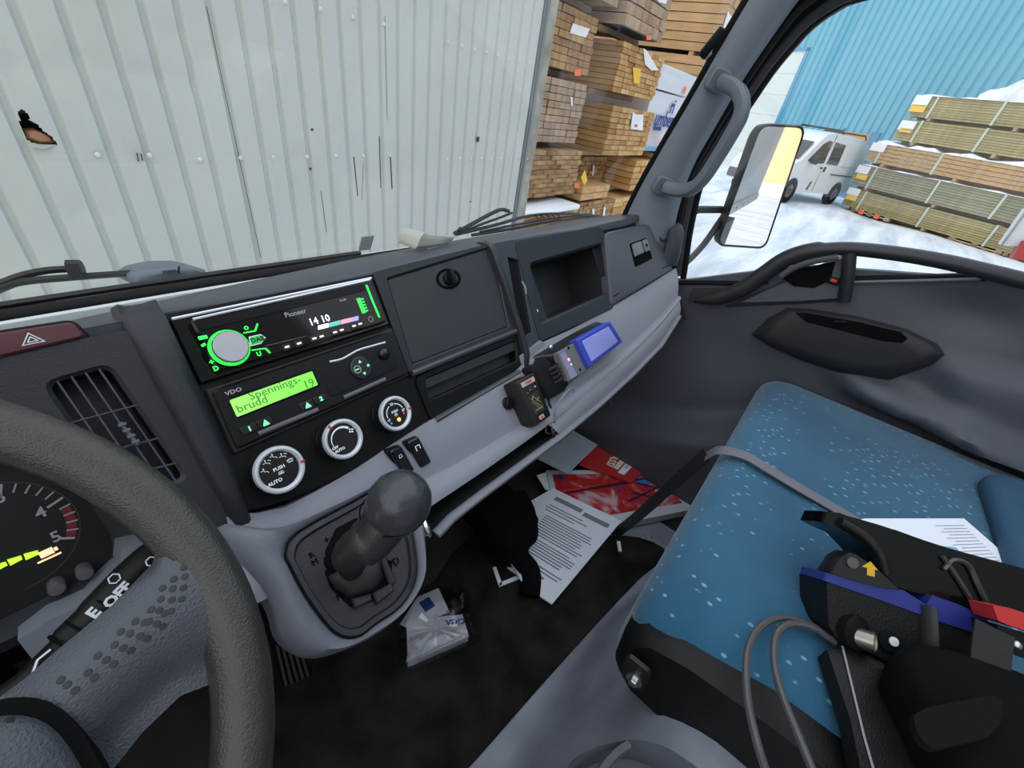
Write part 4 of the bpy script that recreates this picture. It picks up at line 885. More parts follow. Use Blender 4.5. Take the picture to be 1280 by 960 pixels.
for y in ys:
    pt0 = V((DX, y, 0)); r = []
    zt = interp(-y, [-.62, -.275, -.04, .22, .30, .8], [-.30, -.297, -.182, -.122, -.09, -.03])
    for j in range(44):
        z = zt+(-.87-zt)*j/43; p = V((DX, y, z)); r.append(V((DX-dh(*proj(p)), y, z)))
    rows.append([V((DX+.035, y, zt-.002))]+r)
b.grid(rows); dr = tag(b.build('door_1', DOOR, ang=70), 'dark moulded inner panel of the passenger door', kind='structure')
def dpoly(pts, x): return [kx(p, x) for p in pts]
# armrest with finger recess
ab = [(940, 418), (960, 398), (984, 385), (1012, 386), (1075, 396), (1132, 411), (1172, 430), (1181, 443), (1166, 456), (1112, 475), (1060, 470), (1000, 450), (962, 433)]
at = [(962, 417), (978, 404), (995, 391), (1015, 391), (1075, 401), (1128, 414), (1160, 430), (1168, 440), (1150, 447), (1108, 455), (1060, 450), (1010, 437), (980, 427)]
b = MB(); b.loft([dpoly(ab, 1.11), dpoly(ab, 1.088), [a.lerp(c, .55)+V((-.012, 0, 0)) for a, c in zip(dpoly(ab, 1.088), dpoly(at, 1.06))], dpoly(at, 1.055)])
arm = b.build('armrest', mat('armrest_plastic', (.022, .024, .026), .55, bump=.6, bs=700), dr, ang=60)
rc_ = [(994, 391), (1008, 391), (1075, 403), (1126, 415), (1135, 423), (1128, 429), (1100, 426), (1050, 413), (1008, 403)]
b = MB(); A = dpoly(rc_, 1.0545); b.loft([A, [p+V((.0, 0, 0)) for p in dpoly([(x*.985+15.9, y*.985+6.2) for x, y in rc_], 1.058)]]); rcs = b.build('pull_recess', VOID, arm)
b = MB(); b.box((0, 0, 0), (.008, .022, .005), Matrix.Translation(kx((1050, 402), 1.053)) @ Matrix.Rotation(-.35, 4, 'X'), bev=.001); b.build('window_key', BK, rcs)
# grab rail arching over the inner handle
gr = [(868, 376), (900, 372), (930, 360), (955, 342), (982, 324), (1015, 314), (1060, 311), (1120, 317), (1180, 327), (1240, 341), (1300, 356), (1400, 380)]
b = MB(); g_ = [kx(p, 1.072) for p in gr]; b.tube(spline(g_, 5), [(.002, .006), (.004, .008), (.006, .011), (.008, .013), (.009, .015)]+[(.011, .017)]*3+[(.013, .018)]*7+[(.013, .017)]*12+[(.013, .013)]*29, n=12, flat=X3); b.build('grab_rail', mat('rail_plastic', (.018, .019, .022), .38, bump=.4, bs=700), dr, ang=70)
b = MB(); b.loft([dpoly([(905, 384), (1058, 316), (1066, 316), (1062, 376), (1000, 380)], 1.098), dpoly([(925, 378), (1055, 322), (1060, 322), (1056, 372), (1000, 376)], 1.078)]); hp_ = b.build('handle_panel', DOOR, dr)
b = MB(); b.loft([dpoly([(978, 348), (1000, 336), (1045, 326), (1038, 350), (1018, 360), (992, 358)], 1.078), dpoly([(978, 348), (1000, 336), (1045, 326), (1038, 350), (1018, 360), (992, 358)], 1.076)]); b.build('handle_hollow', VOID, hp_)
b = MB(); b.tube(spline([kx(p, 1.064) for p in [(975, 346), (992, 335), (1015, 327), (1048, 321)]], 5), (.004, .0065), n=8, flat=X3); b.build('release_lever', mat('lever_grey', (.06, .062, .066), .35), hp_)
b = MB(); b.tube([kx((1062, 316), 1.068), kx((1060, 345), 1.068), kx((1055, 376), 1.078)], (.012, .012), n=10, flat=X3); b.build('rail_post', MATS['rail_plastic'], dr)
b = MB(); b.box((0, 0, 0), (.012, .019, .013), Matrix.Translation(kx((1042, 351), 1.073)), bev=.002); lk = b.build('lock_tab_case', BK, hp_)
b = MB(); b.box((0, 0, 0), (.004, .011, .006), Matrix.Translation(kx((1042, 351), 1.0655)), bev=.001); tag(b.build('lock_tab', mat('lock_red', (.55, .03, .03), .4), hp_), 'red lock tab')
# sill strips
b = MB(); b.tube([kx((846, 353), 1.10), kx((925, 354), 1.10), kx((960, 352), 1.10)], (.006, .005), n=8); b.tube([kx((1062, 350), 1.10), kx((1150, 348), 1.10), kx((1232, 346), 1.10)], (.008, .008), n=8); b.build('sill_seal', RUB, dr)
b = MB(); b.tube([kx((1066, 353), 1.092), kx((1150, 351), 1.092), kx((1226, 349), 1.092)], (.003, .004), n=8); b.build('sill_trim', mat('sill_grey', (.16, .17, .18), .35), dr)
b = MB(); q = dpoly([(866, 360), (911, 360), (899, 377), (860, 375)], 1.096); b.loft([q, [p+V((-.004, 0, 0)) for p in q]]); b.build('corner_cover', mat('corner_plastic', (.03, .033, .036), .5), dr)
# dark gap along the seat side and the step-well strip
b = MB(); b.tube(spline([kx(p, 1.075) for p in [(782, 452), (768, 482), (763, 505), (772, 527), (800, 543), (860, 574), (900, 590)]], 5), (.004, .003), n=6); tag(b.build('trim_6', mat('step_strip', (.13, .13, .12), .6)), 'light strip along the edge of the door step', kind='structure')
b = MB(); rows = []
gw = [V((1.132, y, z)) for y, z in ((.36, -.32), (-.30, -.17))]
b.grid([[V((1.135, y, -.33)) for y in (.4, .2, 0, -.2, -.4, -.7)], [V((1.12, y, .42)) for y in (.4, .2, 0, -.2, -.4, -.7)]]); tag(b.build('window_2', GLS), 'side window of the passenger door', kind='structure')
b = MB(); b.box((1.12, -.85, -.1), (.05, .32, 1.5)); tag(b.build('wall_right_rear', DOOR), kind='structure')
b = MB(); b.tube([kx((836, 331), 1.05), kx((840, 315), 1.05), kx((846, 288), 1.05), kx((850, 282), 1.06)], [(.012, .02), (.014, .022), (.012, .018), (.006, .01)], n=10); tag(b.build('mirror_base_cover', mat('cover_dk', (.04, .045, .055), .5, bump=.3, bs=900)), 'dark cover at the foot of the pillar beside the dash end', 'cover')
# =====================================================================================================
# MIRROR
# =====================================================================================================
mn = V((-.667, -.745, 0)).normalized(); mp = V((1.62, .262, 0))
MQ = [hit(x, y, mp, mn) for x, y in ((951, 157), (1006, 160), (956, 309), (897, 305))]
MR = thing('side_mirror', MQ[3]+V((0, 0, -.01)), 'tall rectangular side mirror on a black arm outside the passenger window', 'mirror')
mx_ = (MQ[1]-MQ[0]).normalized(); mc = sum(MQ, V())/4; my = mn.cross(mx_); 
def ml(q, d, g=0):
    o = []
    for p in q: dd = p-mc; o.append(p+dd.normalized()*g-mn*d)
    return o
def rq3(q, r, n=5): return rq(q, r, n)
A = rq3(MQ, .028)
b = MB(); b.loft([ml(A, .045, -.01), ml(A, .03, .004), ml(A, .0, .007), ml(A, -.004, .004), ml(A, -.004, .0), ml(A, -.001, -.001)], True, False); b.build('mirror_housing', mat('mirror_black', (.012, .012, .013), .45), MR, ang=50)
b = MB(); b.poly(ml(A, -.001, 0)); b.build('mirror_glass', mat('mirror_glass', (.82, .84, .84), .01, metal=1), MR)
MARM = mat('arm_black', (.015, .015, .016), .5)
p1 = hit(902, 262, mp-mn*.04, mn); b = MB(); b.tube([p1, onX(872, 262, 1.45), onX(845, 276, 1.25)], (.012, .010), n=8); b.build('mirror_arm', MARM, MR)
p1 = hit(903, 272, mp-mn*.04, mn); b = MB(); b.tube(spline([p1, onX(880, 305, 1.5), onX(858, 328, 1.35), onX(838, 342, 1.2)], 4), .010, n=8); b.build('mirror_arm', MARM, MR)
# =====================================================================================================
# SEAT
# =====================================================================================================
def fabric():
    m = bpy.data.materials.new('blue_fabric'); m.use_nodes = True; t = m.node_tree; bs = t.nodes['Principled BSDF']; bs.inputs['Roughness'].default_value = .85
    bs.inputs['Sheen Weight'].default_value = .25; bs.inputs['Specular IOR Level'].default_value = .2
    co = nd(t, 'ShaderNodeTexCoord'); mp_ = nd(t, 'ShaderNodeMapping'); mp_.inputs['Scale'].default_value = (1, .62, 1); mp_.inputs['Rotation'].default_value = (0, 0, .5); t.links.new(co.outputs['Object'], mp_.inputs[0])
    v1 = nd(t, 'ShaderNodeTexVoronoi'); v1.inputs['Scale'].default_value = 85; v1.inputs['Randomness'].default_value = .55; t.links.new(mp_.outputs[0], v1.inputs['Vector'])
    r = nd(t, 'ShaderNodeMapRange'); r.inputs[1].default_value = .13; r.inputs[2].default_value = .20; r.inputs[3].default_value = 1; r.inputs[4].default_value = 0; t.links.new(v1.outputs['Distance'], r.inputs[0])
    n1 = nd(t, 'ShaderNodeTexNoise'); n1.inputs['Scale'].default_value = 150; t.links.new(co.outputs['Object'], n1.inputs['Vector'])
    r3 = nd(t, 'ShaderNodeMapRange'); r3.inputs[1].default_value = .28; r3.inputs[2].default_value = .5; t.links.new(n1.outputs[0], r3.inputs[0])
    mu = nd(t, 'ShaderNodeMath', operation='MULTIPLY'); t.links.new(r.outputs[0], mu.inputs[0]); t.links.new(r3.outputs[0], mu.inputs[1])
    n = nd(t, 'ShaderNodeTexNoise'); n.inputs['Scale'].default_value = 6; n.inputs['Detail'].default_value = 3; t.links.new(co.outputs['Object'], n.inputs['Vector'])
    c = nd(t, 'ShaderNodeValToRGB'); c.color_ramp.elements[0].position = .35; c.color_ramp.elements[0].color = (.018, .085, .155, 1); c.color_ramp.elements[1].position = .65; c.color_ramp.elements[1].color = (.026, .115, .20, 1); t.links.new(n.outputs[0], c.inputs[0])
    mx_ = nd(t, 'ShaderNodeMix', data_type='RGBA'); t.links.new(mu.outputs[0], mx_.inputs[0]); t.links.new(c.outputs[0], mx_.inputs[6]); mx_.inputs[7].default_value = (.16, .32, .44, 1); t.links.new(mx_.outputs[2], bs.inputs['Base Color'])
    w_ = nd(t, 'ShaderNodeTexNoise'); w_.inputs['Scale'].default_value = 900; t.links.new(co.outputs['Object'], w_.inputs['Vector']); bp_ = nd(t, 'ShaderNodeBump'); bp_.inputs['Strength'].default_value = .5; bp_.inputs['Distance'].default_value = .001; t.links.new(w_.outputs[0], bp_.inputs['Height']); t.links.new(bp_.outputs[0], bs.inputs['Normal'])
    return m
FAB = fabric()
ST_ = thing('passenger_seat', V((.68, -.25, -.57)), 'blue patterned passenger bench seat with black side shells', 'seat')
def cushion(x0, x1, y0, y1, z0, z1, R, name, m, par, crown=.012, rc=.07, dip=None):
    loops = []
    def lp(ins, z, cr=0):
        q = rq([(x0+ins, y0+ins), (x1-ins, y0+ins), (x1-ins, y1-ins), (x0+ins, y1-ins)], max(.004, rc-ins*.3), 6); return [V((p.x, p.y, z+(dip(p.x, p.y) if dip else 0))) for p in q]
    loops.append(lp(.01, z0)); loops.append(lp(0, z0+.015))
    for k in range(8):
        a = k/7*pi/2; loops.append(lp(R*(1-cos(a)), z1-R+R*sin(a)))
    for s in (.12, .2, .28, .36, .46): loops.append([p for p in lp(R+(min(x1-x0, y1-y0)/2-R)*s*2*.98, z1+crown*sin(s*pi))])
    mb = MB(); mb.loft(loops); return mb.build(name, m, par, ang=80)
def sdip(x, y): return -.004*sm((x-.9)/.2)-.010*sm((.40-x)/.1)-.006*math.exp(-((x-.63-(y+.2)*.25)/.03)**2)
cu_ = cushion(.315, 1.09, -.62, .000, -.545, -.412, .045, 'seat_cushion', FAB, ST_, dip=sdip, rc=.05)
# left side shell
b = MB(); SP = [(-.004, -.470), (-.022, -.445), (-.06, -.432), (-.14, -.424), (-.62, -.424), (-.62, -.545), (-.10, -.545), (-.03, -.54), (-.008, -.52)]
def shp(x, s): 
    c_ = V((-.25, -.5)); return [V((x, c_.x+(a-c_.x)*s, c_.y+(z-c_.y)*s)) for a, z in SP]
b.loft([shp(.342, 1.0), shp(.322, 1.0), shp(.314, .985), shp(.306, .95)]); b.build('side_shell', mat('shell_black', (.005, .005, .0055), .5, spec=.25, bump=.4, bs=600), ST_, ang=40)
b = MB(); b.loft([[V((x, a*1.0, z)) for a, z in SP] for x in (1.06, 1.075)]); b.build('side_shell', MATS['shell_black'], ST_, ang=40)
b = MB(); b.box((0, 0, 0), (.68, .46, .03), Matrix.Translation((.72, -.33, -.56))); b.build('seat_pan', VOID, ST_)
c_ = onX(799, 838, .300)
b = MB(); q = rq([(c_.y+.018, c_.z+.022), (c_.y-.010, c_.z+.022), (c_.y-.014, c_.z-.018), (c_.y+.012, c_.z-.018)], .006, 4); b.loft([[V((.296, p.x, p.y)) for p in q], [V((.291, p.x, p.y)) for p in q]]); br_ = b.build('hinge_bracket', mat('bracket_dk', (.02, .02, .02), .4, metal=.5), ST_)
b = MB(); MB2 = frame(V((.291, c_.y, c_.z-.004)), V((0, 1, 0)), V((0, 0, 1)), V((-1, 0, 0))); b.lathe([(.0085, 0), (.0085, .002), (.006, .002)], MB2, 20, True, True); b.lathe([(.0055, .001), (.0055, .006), (.0045, .0068)], MB2, 6); b.build('bolt', STEEL, br_)
# back cushion, folded forward
cushion(.62, .955, -.74, -.35, -.412, -.372, .018, 'back_cushion', mat('blue_plain', (.022, .075, .14), .85, bump=.5, bs=900), ST_, rc=.06)
# webbing strap over the seat
SW = mat('webbing_grey', (.15, .15, .17), .7, bump=.5, bs=700)
def ribbon(pts, wd, wdir, m, nm, par=None, th=.0014):
    sp = spline(pts, 5); wd_ = [V(wdir)]*len(sp) if not isinstance(wdir, list) else resamp(wdir, len(sp)); loops = []
    for i, p in enumerate(sp):
        d = (sp[min(i+1, len(sp)-1)]-sp[max(i-1, 0)]).normalized(); s = (wd_[i]-d*wd_[i].dot(d)).normalized(); n_ = d.cross(s)*th/2; s = s*wd/2
        loops.append([p+s+n_, p-s+n_, p-s-n_, p+s-n_])
    b = MB(); b.loft(loops); return b.build(nm, m, par, ang=50)
sp_ = [onZ(1105, 672, -.404), onZ(1050, 639, -.401), onZ(1000, 610, -.400), onZ(960, 586, -.402), onZ(930, 569, -.406)]
e0 = sp_[-1]; sp_ += [V((e0.x+.008, .004, -.424)), V((e0.x+.02, .018, -.455))]
strap = thing('webbing_strap', e0, 'grey webbing strap laid across the blue seat and hanging over its front edge', 'strap')
ribbon(sp_, .021, V((.9, .25, 0)), SW, 'strap_top', strap)
f0 = sp_[-1]; fl = onZ(768, 668, -.865)
ribbon([f0+V((-.0, 0, .004)), f0.lerp(fl, .25), f0.lerp(fl, .6)+V((0, 0, -.01)), fl, onZ(740, 683, -.866)], .024, [V((.6, .8, .2)), V((.5, .9, 0))], mat('webbing_black', (.012, .012, .013), .7, bump=.5, bs=700), 'strap_tail', strap)
# =====================================================================================================
# ENGINE COVER, MAT AND FLOOR ITEMS
# =====================================================================================================
def ez(x, y):
    e = .062-.10*(x-.2)-.10*sm((x-.70)/.2)-.02*sin(x*9)
    z = -.868+.285*sm((e-y)/.13)+.07*sm((e-.05-y)/.13)
    z += .012*math.exp(-((x-.30-(y+.05)*.3)/.06)**2)*sm((e-y)/.1)
    if x > .76: z = -.868+(z+.868)*(1-sm((x-.80)/.12))
    return z
b = MB(); b.grid([[V((x, y, ez(x, y))) for y in [.16-.016*j for j in range(44)]] for x in [-.45+.025*i for i in range(56)]])
tag(b.build('engine_cover', COVER, ang=80), 'grey rubber covered engine hump in front of the passenger seat', 'engine cover')
MAT_ = mat('mat_rubber', (.005, .005, .005), .85, spec=.2, bump=.9, bs=45, col2=(.024, .021, .017), vs=14)
b = MB(); q = [onZ(x, y, -.862) for x, y in ((596, 948), (700, 830), (800, 722), (835, 693), (800, 672), (735, 668), (600, 660), (500, 780), (380, 760), (300, 960), (420, 1100))]
q = spline(q+[q[0]], 3)[:-1]; b.loft([[p+V((0, 0, -.008)) for p in q], q, [p.lerp(sum(q, V())/len(q), .015)+V((0, 0, .002)) for p in q]]); mt = tag(b.build('floor_mat', MAT_), 'worn black rubber floor mat with dry brown dirt in the footwell', 'floor mat')
# accelerator pedal
t = thing('accelerator_pedal', onZ(365, 840, -.80), 'black pedal with raised ribs beneath the gear console', 'pedal')
q = [onZ(340, 805, -.72), onZ(378, 798, -.72), onZ(392, 842, -.80), onZ(352, 860, -.80)]
b = MB(); A = rq(q, .006, 3); b.loft([[p+V((0, .01, -.012)) for p in A], A]); b.build('pedal_plate', BK, t)
for i in range(5):
    a = q[0].lerp(q[1], .15+.17*i); c_ = q[3].lerp(q[2], .15+.17*i); b = MB(); b.tube([a+V((0, 0, .001)), c_+V((0, 0, .001))], .0022, n=5); b.build('pedal_rib', mat('rib_grey', (.06, .058, .052), .6), t)
b = MB(); b.tube([q[0].lerp(q[1], .5)+V((0, .01, -.01)), V((.03, .45, -.55))], .012, n=8); b.build('pedal_arm', BK, t)
# cup tray at the bottom edge
t = thing('cup_tray', onZ(800, 965, -.575), 'grey moulded cup tray on the engine cover at the bottom edge', 'tray')
zc = -.488
ring_ = [onZ(x, y, zc) for x, y in ((700, 985), (712, 955), (740, 936), (785, 925), (820, 930), (850, 945), (885, 975), (895, 1020), (800, 1080), (710, 1040))]
R_ = spline(ring_+[ring_[0]], 5)[:-1]; cc = sum(R_, V())/len(R_)
b = MB(); b.loft([[p+V((0, 0, -.07)) for p in R_], R_, [p.lerp(cc, .035)+V((0, 0, .004)) for p in R_], [p.lerp(cc, .07) for p in R_], [p.lerp(cc, .12)+V((0, 0, -.04)) for p in R_]], False, True); ct = b.build('tray_body', mat('tray_grey', (.09, .095, .11), .45, bump=.3, bs=700), t, ang=60)
b = MB(); b.tube(spline([onZ(x, y, zc+.001) for x, y in ((738, 985), (758, 955), (775, 938), (785, 932))], 5), (.007, .004), n=8, flat=Z3); b.build('tray_divider', MATS['tray_grey'], t)
# --- papers ------------------------------------------------------------------------------------------
def sheet(px, z, th, m, nm, par=None, zz=None):
    q = [onZ(x, y, (zz[i] if zz else z)) for i, (x, y) in enumerate(px)]; b = MB(); b.loft([[p+V((0, 0, -th)) for p in q], q]); return b.build(nm, m, par, ang=20)
def sheet_marks(q, marks, m, nm, par, dz=.0006):
    """strips on a sheet; q: four world corners TL TR BR BL; marks: (u0, v0, u1, v1)"""
    def f(u, v): return q[0].lerp(q[1], u).lerp(q[3].lerp(q[2], u), v)+V((0, 0, dz))
    b = MB()
    for u0, v0, u1, v1 in marks: b.poly([f(u0, v0), f(u1, v0), f(u1, v1), f(u0, v1)])
    return b.build(nm, m, par, flat=True)
def smat(q, dz=.0008):
    x = (q[1]-q[0]).normalized(); y = (q[0]-q[3]); y = (y-x*y.dot(x)).normalized(); n_ = x.cross(y); return lambda u, v: frame(q[0].lerp(q[1], u).lerp(q[3].lerp(q[2], u), v)+n_*dz, x, y, n_)
fz = -.859
T1 = thing('document', onZ(710, 690, fz), 'white printed A4 document lying on the floor, its left side under a black bag', 'document')
pg = [(691, 610), (777, 651), (690, 755), (655, 731), (630, 690), (640, 640)]
zd = -.835
pp = sheet(pg, zd, .004, PAPER, 'page', T1)
q4 = [onZ(691, 610, zd), onZ(777, 651, zd), onZ(690, 755, zd), onZ(610, 700, zd)]
random.seed(3); mk = []
rows_t = [(.20, .12, .62), (.235, .10, .70), (.27, .12, .55)]+[(.33+.028*i, .18, random.choice([.82, .86, .9, .78])) for i in range(9)]+[(.60+.027*i, .22, random.choice([.85, .8, .6, .9])) for i in range(6)]+[(.80, .3, .9), (.83, .3, .88)]
for v_, a_, c__ in rows_t: mk.append((a_, v_, c__, v_+.009))
sheet_marks(q4, mk, INK, 'text_lines', pp)
sheet_marks(q4, [(.12, .08, .52, .13), (.56, .10, .92, .15)], mat('heading_grey', (.22, .23, .27), .8), 'heading', pp)
sheet_marks(q4, [(.40, .865, .72, .885), (.42, .90, .66, .91)], mat('logo_brown', (.35, .12, .05), .7), 'footer_mark', pp); 
# catalogue
T2 = thing('catalogue', onZ(780, 620, -.86), 'thick catalogue with a red and blue machine picture on its white cover', 'catalogue')
CZ = -.838
cg = [(683, 588), (821, 589), (868, 634), (775, 664), (716, 622)]
cat_q = [onZ(683, 588, CZ), onZ(823, 588, CZ), onZ(870, 636, CZ), onZ(700, 670, CZ)]
b = MB(); b.loft([[p+V((0, 0, -.024)) for p in cat_q], cat_q]); cb = b.build('page_block', mat('page_edge', (.5, .5, .52), .8), T2)
def covm():
    m = mat('catalogue_cover', (.5, .05, .05), .25); t = m.node_tree; bs = t.nodes['Principled BSDF']; co = nd(t, 'ShaderNodeTexCoord'); n = nd(t, 'ShaderNodeTexNoise'); n.inputs['Scale'].default_value = 11; n.inputs['Detail'].default_value = 4; n.inputs['Distortion'].default_value = 1.2; t.links.new(co.outputs['Object'], n.inputs['Vector'])
    r = nd(t, 'ShaderNodeValToRGB'); t.links.new(n.outputs[0], r.inputs[0]); e = r.color_ramp.elements; e[0].position = .36; e[0].color = (.02, .05, .22, 1); e[1].position = .62; e[1].color = (.62, .45, .48, 1)
    for p_, c_ in ((.42, (.55, .03, .03, 1)), (.50, (.42, .02, .02, 1)), (.56, (.60, .10, .10, 1))):
        q_ = r.color_ramp.elements.new(p_); q_.color = c_
    t.links.new(r.outputs[0], bs.inputs['Base Color']); return m
def cf_(u, v, dz=.0008): return cat_q[0].lerp(cat_q[1], u).lerp(cat_q[3].lerp(cat_q[2], u), v)+V((0, 0, dz))
b = MB(); b.loft([[cf_(.0, 0, 0), cf_(1, 0, 0), cf_(1, 1, 0), cf_(0, 1, 0)], [cf_(.0, 0), cf_(1, 0), cf_(1, 1), cf_(0, 1)]]); cvr = b.build('cover', mat('cover_white', (.62, .64, .7), .3), T2)
b = MB(); b.grid([[cf_(.04+.9*i/8, .08+.76*j/8, .0014) for i in range(9)] for j in range(9)]); b.build('cover_picture', covm(), cvr)
b = MB()
for a_, c_ in (((.05, .42), (.62, .30)), ((.30, .36), (.95, .16)), ((.55, .66), (.9, .40)), ((.62, .50), (.80, .70)), ((.70, .30), (.84, .45)), ((.8, .2), (.9, .5))): b.tube([cf_(*a_, .0020), cf_(*c_, .0020)], (.0006, .0035), n=4, flat=Z3)
b.build('picture_beams', mat('picture_dark', (.05, .015, .03), .4), cvr)
b = MB(); b.poly([cf_(.66, .2, .0018), cf_(.9, .16, .0018), cf_(.92, .36, .0018), cf_(.74, .34, .0018)]); b.build('picture_sky', mat('picture_blue', (.06, .20, .55), .4), cvr)
b = MB(); b.poly([cf_(.04, .36, .0018), cf_(.60, .26, .0018), cf_(.60, .31, .0018), cf_(.04, .42, .0018)]); b.build('picture_stripe', mat('picture_red', (.6, .03, .02), .4), cvr)
T2b = thing('loose_brochure', onZ(680, 600, -.86), 'white brochure showing only its edge left of the catalogue', 'brochure'); sheet([(671, 594), (683, 590), (690, 612), (682, 612)], -.842, .003, PAPER, 'leaf', T2b)
# red booklet
T3 = thing('red_booklet', onZ(768, 575, -.86), 'red booklet with a white label and pale lettering on the floor by the door', 'booklet')
rz = -.826; rb = [(746, 549), (812, 581), (790, 603), (725, 580)]
bk = sheet(rb, rz, .006, mat('booklet_red', (.50, .03, .035), .35), 'cover', T3); rq4 = [onZ(746, 549, rz), onZ(812, 581, rz), onZ(790, 603, rz), onZ(724, 578, rz)]
F_ = smat(rq4)
b = MB(); b.text('FASSI', .030, F_(.46, .44) @ Matrix.Rotation(-pi/2, 4, 'Z'), .0001, bold=.0010, sx=1.05); b.build('title_lettering', mat('booklet_print', (.75, .72, .6), .6), bk)
sheet_marks(rq4, [(.68, .16, .80, .84)], PAPER, 'white_label', bk); sheet_marks(rq4, [(.56, .22, .65, .74)], mat('booklet_print', (.7,)*3), 'pale_label', bk)
sheet_marks(rq4, [(.705, .24, .72, .56), (.735, .24, .75, .60), (.765, .24, .775, .5)], INK, 'label_lines', bk, .0012)
# grey-white sheet
T4 = thing('form_sheet', onZ(707, 565, -.86), 'pale grey form sheet lying under the dash beside the red booklet', 'sheet')
gz_ = -.80; gs = sheet([(708, 533), (747, 556), (710, 592), (665, 570)], gz_, .002, mat('grey_sheet', (.40, .46, .50), .7), 'page', T4)
g4 = [onZ(665, 570, gz_), onZ(708, 533, gz_), onZ(747, 556, gz_), onZ(710, 592, gz_)]
sheet_marks(g4, [(.1+.0*i, .60+.05*i, .75, .606+.05*i) for i in range(7)], mat('form_line', (.18, .21, .25), .7), 'form_lines', gs)
# small white box lid
T5 = thing('card_corner', onZ(630, 722, -.86), 'small white cardboard frame on the dark mat', 'card'); zz_ = -.852
for q_ in ([(616, 709), (620, 708), (628, 730), (624, 733)], [(624, 733), (625, 728), (650, 718), (652, 722)], [(634, 709), (655, 710), (652, 722), (648, 719)]): sheet(q_, zz_, .004, PAPER, 'card_strip', T5)
# black bag under the dash
def lump(mb, c, sx, sy, sz, M=None, seed=1, n=14, amp=.10):
    rnd = random.Random(seed); ph = [rnd.uniform(0, 6) for _ in range(6)]; loops = []
    for j in range(n+1):
        a = -pi/2+pi*j/n; lp = []
        for k in range(n*2):
            t_ = 2*pi*k/(n*2); x, y, z = cos(a)*cos(t_), cos(a)*sin(t_), sin(a); e = .45
            f = lambda q: math.copysign(abs(q)**e, q) if abs(q) > 1e-9 else 0
            r = 1+amp*(sin(3*t_+ph[0])*cos(a)+.6*sin(7*t_+ph[1]+2*a)*cos(a)+.5*sin(5*a+ph[2]))
            p = V((f(x)*sx*r, f(y)*sy*r, f(z)*sz*r)); p = M.to_3x3() @ p if M is not None else p; lp.append(V(c)+p)
        loops.append(lp)
    mb.loft(loops[1:-1]); return mb
t = thing('black_bag', onZ(630, 665, -.86), 'soft black fabric bag lying under the dash beside the printed document', 'bag')
BF = mat('bag_fabric', (.005, .005, .0055), .9, spec=.08, bump=.8, bs=220)
c_ = onZ(627, 650, -.80); b = MB(); lump(b, c_, .062, .085, .045, Matrix.Rotation(-.2, 4, 'Z'), 3, amp=.05); b.build('bag_body', BF, t, ang=80)
b = MB(); c2 = onZ(646, 640, -.77); b.tube(spline([onZ(648, 618, -.77), onZ(658, 640, -.765), onZ(655, 665, -.775), onZ(648, 692, -.80), onZ(663, 715, -.83), onZ(662, 745, -.84)], 5), (.012, .022), n=8, flat=Z3); b.build('bag_strap', BF, t, ang=70)
# crumbs and grit by the door sill
random.seed(11); b = MB()
for i in range(140):
    px = random.uniform(790, 868); py = random.uniform(560, 612)+(px-820)*.25; p = onZ(px, py, -.862); s = random.uniform(.001, .0035); b.box(p, (s, s*1.3, s), Matrix.Identity(4))
for i in range(60):
    px = random.uniform(760, 850); py = random.uniform(668, 700); p = onZ(px, py, -.862); s = random.uniform(.001, .003); b.box(p, (s, s*1.3, s), Matrix.Identity(4))
tag(b.build('grit', mat('grit', (.22, .21, .19), .8), flat=True), 'grey grit scattered on the footwell floor', 'grit', kind='stuff')
b = MB(); b.box((0, 0, 0), (.028, .008, .004), Matrix.Translation(onZ(774, 683, -.858)) @ Matrix.Rotation(.6, 4, 'Z')); tag(b.build('paper_crumb', PAPER), 'tiny white paper scrap on the footwell floor near the engine cover', 'scrap')
# plastic bag with papers
t = thing('plastic_bag', onZ(545, 800, -.86), 'clear plastic bag with a white boxed part and leaflets on the mat', 'plastic bag')
PL_ = bpy.data.materials.new('clear_film'); PL_.use_nodes = True; t_ = PL_.node_tree; t_.nodes.clear(); tr_ = nd(t_, 'ShaderNodeBsdfTransparent'); tr_.inputs[0].default_value = (.93, .93, .95, 1); gg = nd(t_, 'ShaderNodeBsdfGlossy'); gg.inputs['Roughness'].default_value = .12; mxs = nd(t_, 'ShaderNodeMixShader'); lw = nd(t_, 'ShaderNodeLayerWeight'); lw.inputs[0].default_value = .35; ou = nd(t_, 'ShaderNodeOutputMaterial')
mlt = nd(t_, 'ShaderNodeMath', operation='MULTIPLY_ADD'); mlt.inputs[1].default_value = .7; mlt.inputs[2].default_value = .10; t_.links.new(lw.outputs['Facing'], mlt.inputs[0]); t_.links.new(mlt.outputs[0], mxs.inputs[0]); t_.links.new(tr_.outputs[0], mxs.inputs[1]); t_.links.new(gg.outputs[0], mxs.inputs[2]); t_.links.new(mxs.outputs[0], ou.inputs[0])
random.seed(5); ol = [(497, 800), (494, 780), (520, 742), (548, 726), (578, 728), (590, 760), (592, 775), (598, 800), (560, 818), (505, 838)]
def bagpt(s, k, zt):
    cxy = (545, 785); x, y = ol[k % 10]; x = cxy[0]+(x-cxy[0])*s; y = cxy[1]+(y-cxy[1])*s; return onZ(x, y, zt)
b = MB(); lo_ = []
m_ = 40
olp = spline([V((x, y, 0)) for x, y in ol+[ol[0]]], 4)[:-1]
for s, z in ((1.0, -.856), (1.0, -.85), (.9, -.825), (.75, -.812), (.55, -.805), (.3, -.803), (.05, -.802)):
    lo_.append([onZ(545+(p.x-545)*s, 785+(p.y-785)*s, z+random.uniform(-.006, .006)*(s > .2)*(s < .99)) for p in olp])
b.loft(lo_); b.build('film', PL_, t, ang=20)
bx = [onZ(508, 775, -.83), onZ(578, 768, -.83), onZ(586, 795, -.835), onZ(510, 828, -.835)]
